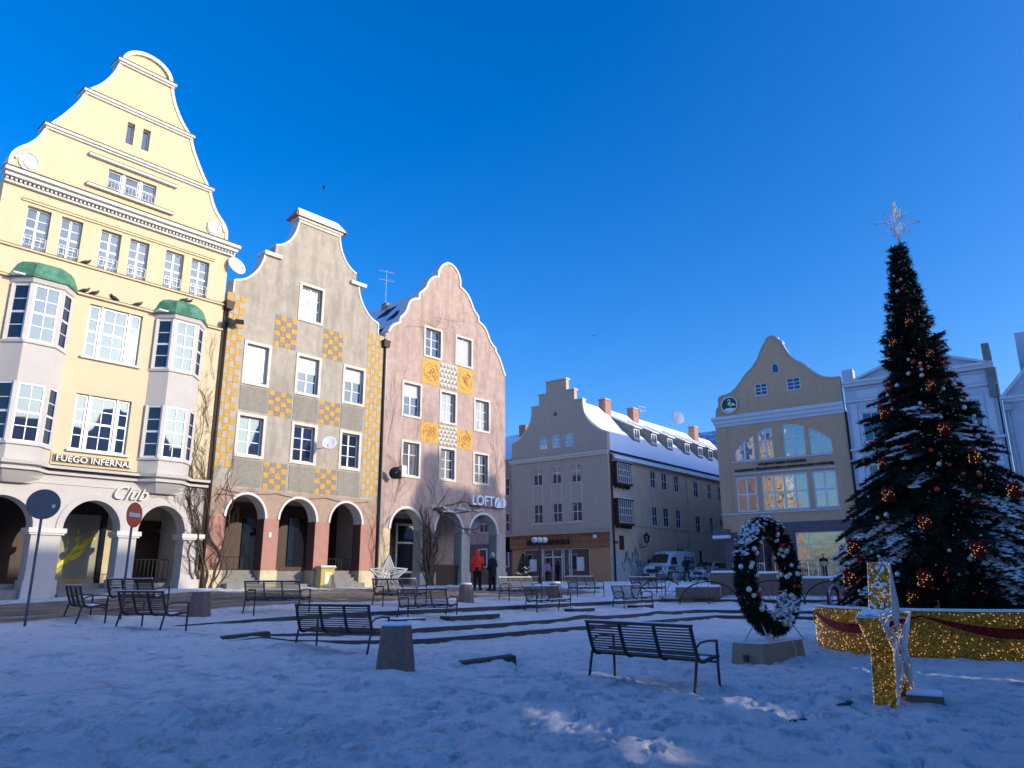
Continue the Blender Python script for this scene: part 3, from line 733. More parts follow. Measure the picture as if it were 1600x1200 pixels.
# ================================================================== HOUSE 3: rose house
def house_rose():
    o = empty('gabled_house', (-6.409, 35.36, 0), 43.3, label='rose plaster gabled house with yellow figure panels and a white wavy gable edge', cat='building')
    W = 8.75
    gb = [(.21, 13.75), (.41, 14.15), (.89, 14.42), (.92, 14.68), (1.32, 15.12), (1.47, 15.72), (1.79, 15.98), (2.13, 16.07), (2.14, 16.38), (2.62, 16.83), (2.76, 17.28), (3.1, 17.63), (3.45, 17.73), (3.46, 18.06), (3.68, 18.48), (4.04, 18.75), (4.35, 18.8), (4.68, 18.68), (4.99, 18.35), (5.1, 17.98), (5.1, 17.62), (5.6, 17.4), (5.93, 17.0), (6.17, 16.5), (6.53, 16.2), (6.55, 15.92), (7.0, 15.75), (7.3, 15.35), (7.5, 14.9), (7.95, 14.6), (7.97, 14.4), (8.3, 14.05), (8.55, 13.5), (8.75, 13.1)]
    segs = [[0, 1, 2], [2, 3], [3, 4, 5, 6, 7], [7, 8], [8, 9, 10, 11, 12], [12, 13], [13, 14, 15, 16, 17, 18, 19], [19, 20], [20, 21, 22, 23, 24], [24, 25], [25, 26, 27, 28, 29], [29, 30], [30, 31, 32, 33]]
    out = []
    for sg in segs:
        q = smoothpoly([gb[i] for i in sg]) if len(sg) > 2 else [gb[i] for i in sg]
        out += q if not out else q[1:]
    poly = [(0.03, 4.9), (.03, 13.6)] + out + [(W, 4.9)]
    s_ = .12
    ws = [(2.54, 3.84, 12.95, 14.71), (4.78, 6.13, 12.95, 14.73), (1.2, 2.52, 9.53, 11.42), (3.72, 4.97, 9.55, 11.38), (6.23, 7.52, 9.46, 11.38), (1.27, 2.53, 6.47, 8.36), (3.74, 4.96, 6.52, 8.32), (6.2, 7.44, 6.53, 8.33)]
    MB().prism(poly[::-1], 0, .5, holes=[rect(a + s_, b - s_, c + s_, d - s_) for a, b, c, d in ws]).build('upper_wall', 'rose', o)
    mb = MB(); ribbon(mb, out, .07, -.05, .56, out=.05); mb.build('gable_coping', 'whitetrim', o)
    opt = [dict(rows=3, g='glass'), dict(rows=1, blind=.97), dict(rows=3, blind=.4), dict(rows=3, g='glasscurt'), dict(rows=3, g='glasscurt'), dict(rows=[.66], g='glasscurt'), dict(rows=3, g='glassdark'), dict(rows=3, g='glassdark')]
    for (a, b, c, d), k in zip(ws, opt):
        window(o, a + s_, b - s_, c + s_, d - s_, y=.2, cols=2, fr=.06, bar=.03, mull=[.5], sur=s_, **k)
    for a, b, c, d, seed in ((2.48, 3.7, 11.5, 12.9, 1), (4.95, 6.17, 11.47, 12.9, 2), (2.5, 3.7, 8.39, 9.46, 3), (5.0, 6.17, 8.37, 9.42, 4)):
        p = MB().box(a, b, -.012, 0, c, d).build('figure_panel', 'yellowpanel', o)
        rnd = random.Random(seed); mb = MB(); cx, cz, r_ = (a + b) / 2, (c + d) / 2, min(b - a, d - c) * .40
        for q0 in range(5):
            a0 = q0 * 72 + rnd.uniform(0, 30); pts = [(cx + r_ * math.cos(R(a0 + 10 * i)), -.016, cz + r_ * math.sin(R(a0 + 10 * i))) for i in range(6)]
            mb.tube(pts, .018, 4)
        for q0 in range(9):
            x, z = cx + rnd.uniform(-.6, .6) * r_, cz + rnd.uniform(-.6, .6) * r_; an = rnd.uniform(0, 360); pts = []
            for i in range(7):
                pts.append((x, -.016, z)); an += rnd.uniform(20, 70); x += .09 * math.cos(R(an)); z += .09 * math.sin(R(an))
            mb.tube(pts, rnd.uniform(.014, .03), 4)
        mb.build('figure_drawing', 'redline', p)
    for c, d in ((11.5, 12.88), (8.38, 9.45)):
        a, b = 3.71, 4.96 if c > 10 else 5.0
        mb = MB().box(a, b, -.008, 0, c, d); nr = 5
        for j in range(nr):
            for i in range(5):
                dx, dz = (b - a) / 5, (d - c) / nr; x, z = a + i * dx, c + j * dz; fl = (j % 2)
                mb.prism([(x, z), (x + dx, z), (x + (dx if fl else 0), z + dz * .92)], -.014, -.009, 1)
        mb.build('triangle_pattern_panel', ['surround', 'tilegrey'], o)
    zs = 3.95; A = [(.78, 2.7, 1.0), (3.62, 5.45, 1.0), (6.02, 8.05, 1.0)]
    arcade(o, .03, W, zs, 4.9, A, .6, ('rose', 'surround'), trim=.12, trimmat='whitetrim')
    for i, (a, b) in enumerate(((.03, .78), (2.7, 3.62), (5.45, 6.02), (8.05, W))):
        p = MB().box(a, b, 0, .6, 1.9, zs).build('pillar', 'plinth' if i == 0 else 'greenplinth', o)
        MB().box(a - .05, b + .05, -.06, .64, .8, 1.92).build('plinth', 'greenplinth' if i else 'plinth', p)
    MB().box(.03, W, .6, 3.2, .8, 1.36).build('arcade_floor', 'stair', o)
    MB().box(.03, W, .6, 3.2, 4.75, 4.88).box(.03, .2, .6, 3.2, 1.36, 4.75).build('arcade_ceiling', 'soffit', o)
    house_body(o, .03, W, 1.0, 13.2, 17.7, 3.2, wall='rose', arc_top=4.9, xr=4.35)
    sf = MB().box(.2, 6.1, 3.1, 3.19, 1.36, 4.75).build('shopfront', 'darkbrown', o)
    for a, b in ((.4, 2.2), (3.5, 4.9)):
        window(sf, a, b, 1.9, 4.5, y=3.08, cols=1, rows=[.62], fr=.12, bar=.1, g='glassdark', name='shop_window')
    MB().box(4.95, 5.15, 3.05, 3.08, 2.1, 2.5).build('notice', 'paper', sf)
    MB().box(3.65, 5.45, .25, .6, 1.1, 2.3).box(6.05, 8.05, .25, .6, 1.1, 2.1).build('terrace_screen', 'darkbrown', o)
    # roof lights
    r_ = [c for c in o.children if c.name.startswith('roof')][0]
    for (yy, tt) in ((2.2, .62), (4.2, .8), (2.0, .25), (5.4, .42)):
        x = .03 + (4.35 - .03) * tt; z = 13.2 + (17.7 - 13.2) * tt; k = 4.5 / 4.32; w_ = .35
        MB().add([(x - w_, yy, z - w_ * k + .08), (x + w_, yy, z + w_ * k + .08), (x + w_, yy + .9, z + w_ * k + .08), (x - w_, yy + .9, z - w_ * k + .08),
                  (x - w_, yy, z - w_ * k - .05), (x + w_, yy, z + w_ * k - .05), (x + w_, yy + .9, z + w_ * k - .05), (x - w_, yy + .9, z - w_ * k - .05)],
                 [(3, 2, 1, 0), (0, 1, 5, 4), (1, 2, 6, 5), (2, 3, 7, 6), (3, 0, 4, 7)]).build('roof_window', 'glassdark', r_)
    MB().box(4.15, 4.55, 5.6, 6.1, 17.0, 17.95).build('chimney', 'chimney', r_)
    # sign letters: LOFT and a cut disc
    text_obj('LOFT', .6, 'whiteletter', o, (5.97, -.22, 5.40), width=1.62, height=.56, extr=.05, bold=.012, name='sign_lettering')
    mb = MB()
    mb.prism([(7.66, 5.38), (7.66 + .36, 5.94), (7.74, 5.9), (7.64, 5.66)][::-1], -.26, -.17)
    mb.prism([(7.72, 5.36), (8.12, 5.36), (8.06, 5.9)], -.26, -.17)
    mb.prism([(8.14, 5.36), (8.2, 5.36), (8.2, 5.94), (8.14, 5.94)], -.26, -.17)
    mb.prism([(8.27, 5.36)] + arcpts(8.27, 5.65, .27, .29, -90, 90, 12) , -.26, -.17)
    mb.build('sign_emblem', 'whiteletter', o)
    MB().tube([(5.95, -.12, 5.36), (8.55, -.12, 5.36)], .02, 6).tube([(6.2, 0, 5.4), (6.2, -.2, 5.4)], .015, 4).tube([(8.3, 0, 5.4), (8.3, -.2, 5.4)], .015, 4).build('sign_bracket', 'black', o)
    p = pipe_down(o, [(.1, -.02, 13.3), (.1, -.07, 13.0), (.1, -.07, 1.3)], .035, 'zinc')
    # patch of chimney-like sill shadows is left to the sun
    return o
H3 = house_rose()

# ================================================================== HOUSE 4: long corner house with the shop
def house_corner():
    o = empty('corner_house', (7.809, 60.0, 0), 126.7, label='long corner house with stepped grey gable, brown shopfront and snowy dormer roof', cat='building')
    Lh = [(-9.8, 5.2), (-9.8, 13.38), (-9.68, 13.4), (-8.97, 13.72), (-8.16, 14.38), (-7.7, 15.2), (-7.54, 16.0), (-7.54, 16.43), (-6.75, 16.43), (-6.75, 17.42), (-5.95, 17.42), (-5.95, 18.5), (-4.9, 18.5)]
    curve = smoothpoly([(-9.68, 13.4), (-8.97, 13.68), (-8.16, 14.38), (-7.66, 15.2), (-7.54, 16.0), (-7.54, 16.43)])
    half = [(-9.8, 5.2), (-9.8, 13.38)] + curve + [(-6.75, 16.43), (-6.75, 17.42), (-5.95, 17.42), (-5.95, 18.5)]
    other = [(-9.8 - x, z) for x, z in half][::-1]; poly = half + other
    fl = [(-7.5, -6.56), (-5.53, -4.6), (-3.58, -2.63)]
    hs = [rect(a, b, 9.4, 10.95) for a, b in fl] + [rect(a, b, 6.17, 7.8) for a, b in fl]
    sm = [(-6.85, -5.93), (-5.49, -4.62), (-4.2, -3.3)]
    hs += [rect(a, b, 12.52, 13.65) for a, b in sm] + [arcpts(-5.1, 15.52, .27, .27, 0, 345, 18)]
    MB().prism(poly[::-1], 0, .45, holes=hs).build('gable_wall', 'rossgrey', o)
    for a, b in fl:
        window(o, a, b, 9.4, 10.95, y=.16, cols=[.34, .66] and 2, rows=[.64], fr=.07, bar=.06, g='glassdark'); window(o, a, b, 6.17, 7.8, y=.16, cols=2, rows=[.5], fr=.07, bar=.05, g='glassdark')
        MB().box(a - .06, a, -.02, 0, 7.85, 9.35).box(b, b + .06, -.02, 0, 7.85, 9.35).build('wall_band', 'surround', o)
    for a, b in sm: window(o, a, b, 12.52, 13.65, y=.14, cols=3, rows=3, fr=.09, bar=.07, g='glasscurt')
    w = MB().lathe([(.27, .1), (.27, .12), (.2, .12), (.2, .1), (.27, .1)], 20, c=(-5.1, 0, 15.52), ax='Y', cap=False).build('window', 'frame', o); MB().lathe([(.24, .13), (.24, .14)], 18, c=(-5.1, 0, 15.52), ax='Y').build('pane', 'glassdark', w)
    for a, b, z in ((-7.62, -6.72, 16.43), (-6.83, -5.92, 17.42), (-6.03, -3.77, 18.5), (-3.88, -2.97, 17.42), (-3.08, -2.18, 16.43)): MB().box(a, b, -.12, .55, z, z + .1).build('coping_slab', 'surround', o)
    ribbon(MB(), curve, .06, -.03, .5, out=.05).build('gable_coping', 'surround', o); ribbon(MB(), [(-9.8 - x, z) for x, z in curve][::-1], .06, -.03, .5, out=.05).build('gable_coping', 'surround', o)
    c = MB().box(-10.0, .14, -.3, .0, 11.66, 11.8).box(-9.92, .06, -.18, 0, 11.48, 11.66).build('cornice', 'surround', o)
    MB().box(-7.75, -2.4, -.08, 0, 6.05, 6.13).build('sill_course', 'surround', o)
    # ground floor shop
    MB().box(-10.05, .08, -.5, .0, 5.18, 5.28).build('shop_canopy', 'rossgrey', o)
    MB().box(-9.95, -.15, -.2, .1, 4.06, 5.18).build('fascia', 'wood', o)
    t_ = text_obj('ROSSMANN', .6, 'blackletter', o, (-8.0, -.3, 4.32), width=4.2, height=.46, extr=.05, bold=.03, name='sign_lettering')
    sh = MB().box(-9.8, -8.62, 0, .4, .8, 4.06).box(-2.02, -.12, 0, .4, .8, 4.06).box(-8.62, -6.6, 0, .4, .8, 1.72).box(-4.5, -2.02, 0, .4, .8, 1.7).build('shop_wall', 'orange', o)
    MB().box(-.12, 0, 0, .4, .8, 5.2).build('corner_strip', 'rossgrey', o)
    for a, b, c_, d, cc in ((-8.6, -6.7, 1.74, 4.03, 1), (-6.62, -4.7, 1.1, 4.03, 2), (-4.6, -3.96, 1.72, 4.03, 1), (-3.86, -2.04, 1.72, 4.03, 1)):
        window(sh, a, b, c_, d, y=.16, cols=cc, rows=[.78] if cc == 2 else 1, fr=.08, bar=.09, g='glassdark', name='shop_window')
    MB().box(-8.0, -7.3, .08, .1, 2.2, 3.2).build('poster', 'paper', sh); MB().box(-3.3, -2.6, .08, .1, 2.2, 3.3).build('poster', 'paper', sh)
    b2 = MB().box(-1.45, -1.15, -.34, -.2, 4.75, 5.0).build('alarm_box', 'whiteletter', o)
    # side wall (in its own frame: parent frame shares the corner)
    LEN = 30.0
    a_ = R(126.7 - 39.9)
    sd = bpy.data.objects.new('side_wall', MB_side(LEN)); C.objects.link(sd); sd.parent = o; sd.rotation_euler = (0, 0, a_)
    sd.data.materials.append(M['rossside'])
    U = [(6.86, 7.78), (8.86, 9.84), (11.25, 12.17), (15.15, 16.1), (18.2, 19.0), (20.52, 21.3), (24, 24.8), (26.6, 27.4)]
    for i, (a, b) in enumerate(U):
        dz = 0 if i < 3 else -.18
        window(sd, a, b, 9.3 + dz, 10.9 + dz, y=.1, cols=2, rows=2, fr=.07, bar=.05, g='glass'); window(sd, a, b, 6.0 + dz * 1.6, 7.7 + dz * 1.6, y=.1, cols=2, rows=2, fr=.07, bar=.05, g='glassdark' if i % 2 else 'glass')
    window(sd, 15.4, 16.1, 2.6, 4.2, y=.1, cols=1, rows=2, g='glassdark'); window(sd, 11.0, 12.4, 3.2, 4.3, y=.1, cols=5, rows=1, g='glassdark', fr=.08, bar=.05)
    MB().box(1.22, 1.9, -.04, .02, 3.84, 4.95).build('boarded_window', 'darkbrown', sd)
    MB().box(.3, 1.0, -.05, 0, 4.28, 4.52).build('street_name_plate', 'signback', sd)
    MB().box(.02, LEN, -.03, 0, 5.78, 5.86).build('wall_course', 'rossgrey', sd)
    MB().box(.05, 2.8, -.012, 0, 1.2, 3.6).box(2.8, 5.4, -.012, 0, 1.2, 3.4).build('repaired_plaster', 'rosslow', sd)
    MB().add([(2.9, -.012, 7.9), (3.5, -.012, 7.8), (4.1, -.012, 7.95), (3.7, -.012, 8.5), (3.9, -.012, 9.2), (3.3, -.012, 9.1), (3.1, -.012, 8.6)], [(0, 1, 2, 3, 4, 5, 6)]).build('bare_brick_patch', 'rosslow', sd)
    # scribble
    rnd = random.Random(5); mb = MB()
    for i in range(13):
        x, z = 1.7 + i * .22, 2.75 + rnd.uniform(-.2, .2); pts = []
        an = rnd.uniform(60, 110)
        for k in range(8): pts.append((x, -.02, z)); an += rnd.uniform(-70, 90); x += .13 * math.cos(R(an)); z += .2 * math.sin(R(an))
        mb.tube(pts, .028, 4)
    mb.build('graffiti', 'cardark', sd)
    # two boxed bay windows
    for z0, z1 in ((9.2, 10.85), (5.95, 7.8)):
        bw = MB().box(.55, 2.95, -.5, 0, z0 - .18, z0).box(.5, 3.0, -.55, 0, z1, z1 + .1).box(.6, .72, -.42, 0, z0, z1).box(2.78, 2.9, -.42, 0, z0, z1).build('box_bay', 'darkbrown', sd)
        window(bw, .72, 2.78, z0, z1, y=-.38, cols=6, rows=3, fr=.06, bar=.045, g='glasscurt')
        for x in (.8, 1.4, 2.0, 2.6): MB().box(x, x + .1, -.4, 0, z0 - .42, z0 - .18).build('bracket', 'darkbrown', bw)
        MB().box(.5, 3.0, -.55, 0, z1 + .1, z1 + .14).build('snow_layer', 'snow', bw)
    p = pipe_down(sd, [(.28, -.12, 11.5), (.28, -.14, 1.2)], .07)
    MB().tube([(0, -.28, 11.68), (LEN, -.28, 11.68)], .09, 8).build('gutter', 'gutter', sd)
    MB().tube([(13.6, -.06, 11.5), (13.6, -.06, 1.2)], .05, 6).build('downpipe', 'rossside', sd)
    # roof: ridge along the middle, in side frame (x along the street, y inward)
    w_, ez, rz_ = 9.8, 11.78, 17.3
    k = (rz_ - ez) / (w_ / 2)
    rm = MB()
    a3 = math.sin(a_); 
    def rp(u, v, dz=0):
        # v across from the side wall eave; the gable is not quite square to the side
        z = ez + k * min(v, w_ - v)
        return (u - v * math.cos(a_), v * math.sin(a_) if False else v, z + dz)
    def slab(v0, v1, th, mb, u0=.5, u1=LEN, mi=0, dz=0):
        P = [(u0, v0), (u1, v0), (u1, v1), (u0, v1)]
        vs = [(u - (0), v, ez + k * min(v, w_ - v) + dz) for u, v in P] + [(u, v, ez + k * min(v, w_ - v) + dz - th) for u, v in P]
        fs = [(0, 1, 2, 3), (7, 6, 5, 4), (0, 4, 5, 1), (1, 5, 6, 2), (2, 6, 7, 3), (3, 7, 4, 0)]
        mb.add(vs, fs, mi)
    mb = MB(); slab(-.35, w_ / 2, .22, mb); slab(w_ / 2, w_ + .35, .22, mb)
    r_ = mb.build('roof', 'snowroof', sd)
    # dormers: long sloping tops, grey cheeks, white window
    for u in (7.81, 11.0, 14.16, 17.8, 20.77, 23.22, 26.2):
        v0, v1, hw = 1.75, 4.1, .56; zf = ez + k * v0
        zt = zf + 1.35; ze2 = ez + k * v1
        dm = MB().add([(u - hw, v0, zf - .1), (u + hw, v0, zf - .1), (u + hw, v0, zt), (u - hw, v0, zt), (u - hw, v1, ze2), (u + hw, v1, ze2)],
                      [(0, 1, 2, 3), (0, 3, 4), (1, 5, 2)]).build('dormer', 'stair', r_)
        MB().add([(u - hw - .14, v0 - .25, zt), (u + hw + .14, v0 - .25, zt), (u + hw + .14, v1 + .15, ze2 + .22), (u - hw - .14, v1 + .15, ze2 + .22),
                  (u - hw - .14, v0 - .25, zt - .1), (u + hw + .14, v0 - .25, zt - .1), (u + hw + .14, v1 + .15, ze2 + .02), (u - hw - .14, v1 + .15, ze2 + .02)],
                 [(0, 1, 2, 3), (0, 4, 5, 1), (1, 5, 6, 2), (3, 7, 4, 0)]).build('dormer_roof', 'snowroof', dm)
        w2 = window(dm, u - hw + .06, u + hw - .06, zf + .22, zt - .14, y=v0 - .0, cols=2, rows=1, fr=.12, bar=.08, g='glassdark')
    for u, v, h in ((7.1, 4.6, .75), (12.2, 4.6, .75), (25.0, 4.4, .8)):
        ch = MB().box(u - .5, u + .5, v - .35, v + .35, 16.0, 17.3 + h)  .box(u - .56, u + .56, v - .4, v + .4, 17.3 + h - .12, 17.3 + h).build('chimney', 'chimney', r_)
        MB().box(u - .5, u + .5, v - .35, v + .35, 17.3 + h, 17.3 + h + .05).build('snow_layer', 'snow', ch)
    MB().box(LEN - .3, LEN, .1, 9.7, .8, 11.7).box(.5, LEN, 9.4, 9.7, .8, 11.7).build('rear_walls', 'rossside', sd)
    return o, sd
def MB_side(LEN):
    """long side wall with the window openings left out"""
    U = [(6.86, 7.78), (8.86, 9.84), (11.25, 12.17), (15.15, 16.1), (18.2, 19.0), (20.52, 21.3), (24, 24.8), (26.6, 27.4)]
    hs = []
    for i, (a, b) in enumerate(U):
        dz = 0 if i < 3 else -.18
        hs += [rect(a, b, 9.3 + dz, 10.9 + dz), rect(a, b, 6.0 + dz * 1.6, 7.7 + dz * 1.6)]
    hs += [rect(15.4, 16.1, 2.6, 4.2), rect(11.0, 12.4, 3.2, 4.3)]
    mb = MB().prism(rect(.01, LEN, .8, 11.72), 0, .35, holes=hs)
    me = bpy.data.meshes.new('side_wall'); me.from_pydata(mb.v, [], mb.f); me.update(); return me
H4, SIDE = house_corner()

# ================================================================== HOUSE 5: ochre house with green emblem
def house_ochre():
    o = empty('gabled_house', (16.658, 58.0, 0), 125, label='ochre curved-gable house with round green emblem and plum coloured ground floor', cat='building')
    gb = [(-.3, 13.95), (-.22, 14.7), (-.02, 14.85), (.04, 15.2), (-.02, 15.5), (.12, 15.72), (.4, 15.8), (.75, 15.8), (1.2, 16.0), (1.75, 16.5), (2.3, 17.2), (2.86, 17.62), (3.4, 18.25), (3.8, 19.15), (4.1, 19.55), (4.3, 19.92), (4.66, 20.06), (5.0, 19.85), (5.12, 19.58), (5.35, 19.45), (5.55, 18.9), (5.85, 18.25), (6.3, 17.7), (6.86, 17.3), (7.2, 16.85), (7.9, 16.2), (8.4, 15.97), (9.28, 15.93)]
    gs = smoothpoly(gb, 1)
    # segment-headed window group
    def topz(x): return 12.95 - .125 * (x - 4.65) ** 2 * (1.0 if abs(x - 4.65) < 2.6 else 1.0)
    grp = [(.95, 2.55), (2.82, 4.0), (4.75, 6.35), (6.6, 8.2)]
    def arcwin(a, b):
        return [(a, 10.38), (b, 10.38)] + [(b - (b - a) * i / 6, topz(b - (b - a) * i / 6)) for i in range(7)]
    hs = [arcwin(a, b) for a, b in grp] + [rect(.87, 2.5, 6.45, 9.13), rect(2.82, 6.23, 6.45, 9.13), rect(6.57, 8.23, 6.42, 9.15)]
    hs += [rect(2.95, 3.96, 15.37, 16.36), rect(5.42, 6.46, 15.43, 16.42), [(4.42, 16.98), (4.96, 16.98)] + arcpts(4.69, 17.5, .27, .3, 0, 180, 8)]
    MB().prism(([(-.4, 5.55), (-.4, 13.95)] + gs + [(9.28, 5.55)])[::-1], 0, .45, holes=hs).build('upper_wall', 'wfos', o)
    mb = MB(); ribbon(mb, gs[1:], .06, -.05, .5, out=.04); cp = mb.build('gable_coping', 'zinc', o)
    mb = MB(); ribbon(mb, [p for p in gs if 6.2 < p[0] < 9.0], .08, 0, .52, out=.12); ribbon(mb, [p for p in gs if 4.9 < p[0] < 5.4], .08, 0, .52, out=.12)
    mb.build('snow_layer', 'snow', cp)
    c = MB().box(-.6, 9.32, -.4, 0, 13.75, 13.95).box(-.5, 9.3, -.26, 0, 13.45, 13.75).box(-.42, 9.29, -.1, 0, 13.2, 13.45).build('cornice', 'lilactrim', o)
    MB().box(-.62, 9.33, -.42, 0, 13.95, 13.99).build('snow_layer', 'snow', c)
    for i, (a, b) in enumerate(grp):
        mb = MB(); P = arcwin(a, b); fw = .09
        inner = [(a + fw, 10.38 + fw), (b - fw, 10.38 + fw)] + [(b - fw - (b - a - 2 * fw) * k / 6, topz(b - fw - (b - a - 2 * fw) * k / 6) - fw) for k in range(7)]
        mb.prism(P, .1, .16, holes=[inner]); xm = (a + b) / 2
        mb.box(xm - .07, xm + .07, .095, .155, 10.4, topz(xm) - .02).box(a + .02, b - .02, .098, .15, 11.75, 11.85)
        w = mb.build('window', 'frame', o); MB().prism(inner, .14, .15).build('pane', 'glasswavy', w)
    for a, b, cc in ((.87, 2.5, 2), (2.82, 6.23, 4), (6.57, 8.23, 2)):
        window(o, a, b, 6.45, 9.13, y=.12, cols=cc, rows=2, fr=.13, bar=.055, mull='all', trans=[.5], g='glasswavy')
    for a, b, c_, d in ((2.95, 3.96, 15.37, 16.36), (5.42, 6.46, 15.43, 16.42)): window(o, a, b, c_, d, y=.12, cols=2, rows=3, fr=.08, bar=.05, sill=.06, g='glass')
    w = MB(); inner = [(4.48, 17.04), (4.9, 17.04)] + arcpts(4.69, 17.48, .21, .24, 0, 180, 8); w.prism([(4.42, 16.98), (4.96, 16.98)] + arcpts(4.69, 17.5, .27, .3, 0, 180, 8), .08, .12, holes=[inner]); w = w.build('window', 'frame', o); MB().prism(inner, .1, .11).build('pane', 'glass', w)
    for z, a, b, pr in ((10.26, .7, 8.3, .1), (9.32, .78, 8.3, .12), (6.28, -.42, 8.35, .14)):
        MB().box(a, b, -pr, 0, z, z + .09).build('sill_course', 'lilactrim', o)
    MB().box(.35, .5, -.06, 0, 6.4, 13.2).build('wall_strip', 'wfos', o)
    text_obj('WOJEWÓDZKI FUNDUSZ', .3, 'greenletter', o, (2.7, -.07, 9.86), width=3.6, height=.26, extr=.03, bold=.02, name='sign_lettering')
    text_obj('OCHRONY ŚRODOWISKA I GOSPODARKI WODNEJ', .3, 'greenletter', o, (.87, -.07, 9.5), width=7.3, height=.28, extr=.03, bold=.02, name='sign_lettering')
    e = MB().lathe([(.68, -.12), (.68, -.02)], 36, c=(.9, 0, 14.92), ax='Y').build('round_emblem', 'emblem', o)
    mb = MB(); c0 = (.9, 14.92)
    mb.lathe([(.68, -.15), (.68, -.12), (.61, -.12), (.61, -.15), (.68, -.15)], 36, c=(c0[0], 0, c0[1]), ax='Y', cap=False)
    mb.tube([(c0[0] + x, -.14, c0[1] + z) for x, z in ((-.12, .34), (-.02, .46), (.1, .4), (.04, .22), (-.1, .1), (.02, -.02), (.25, -.06), (.48, -.04))], [.03, .04, .045, .045, .05, .055, .05, .02], 6)
    mb.tube([(c0[0] + x, -.14, c0[1] + z) for x, z in ((-.1, .1), (.12, .12), (.36, .04), (.52, -.12))], [.03, .04, .04, .02], 6)
    mb.tube([(c0[0] + x, -.14, c0[1] + z) for x, z in ((.12, -.06), (.1, -.3))], .015, 4)
    mb.prism([(c0[0] + .56 * math.cos(R(a)), c0[1] + .56 * math.sin(R(a))) for a in range(215, 326, 10)] + [(c0[0] + .2, c0[1] - .28), (c0[0] - .1, c0[1] - .24)], -.14, -.121)
    mb.build('emblem_bird', 'whiteletter', e)
    # ground floor
    hs = [rect(4.92, 8.36, 1.05, 4.78)]
    MB().prism(rect(-.4, 9.28, .3, 5.545), -.02, .45, holes=hs).build('ground_floor_wall', 'purple', o)
    MB().box(-.42, 3.2, -.05, -.021, 4.95, 5.55).build('wall_band', 'wfos', o)
    MB().box(4.45, 4.85, -.12, -.02, .6, 4.8).box(4.4, 4.9, -.16, -.02, 4.8, 4.92).build('pilaster', 'purple', o)
    window(o, 4.93, 8.35, 1.06, 4.77, y=.12, cols=[.26, .86], rows=[.77], fr=.06, bar=.05, g='glasswavy', name='shop_window')
    window(o, 1.2, 3.9, 1.4, 4.6, y=-.03, cols=2, rows=1, fr=.06, g='glassdark', name='shop_window')
    cn = MB().box(-1.1, .15, -.5, .3, 4.75, 5.2).build('projecting_sign_box', 'purple', o); MB().box(-1.12, .16, -.52, .3, 4.52, 4.745).build('sign_strip', 'whiteletter', cn)
    MB().box(-.4, 9.28, .46, 12, .3, 13.4).build('rear_walls', 'wfos', o)
    rm = MB()
    rm.prism([(-.5, 13.4), (4.66, 18.6), (9.3, 13.4)], .46, 12.2); rm.build('roof', 'rooftile', o)
    p = pipe_down(o, [(9.38, -.1, 13.2), (9.38, -.1, .8)], .06)
    return o
H5 = house_ochre()

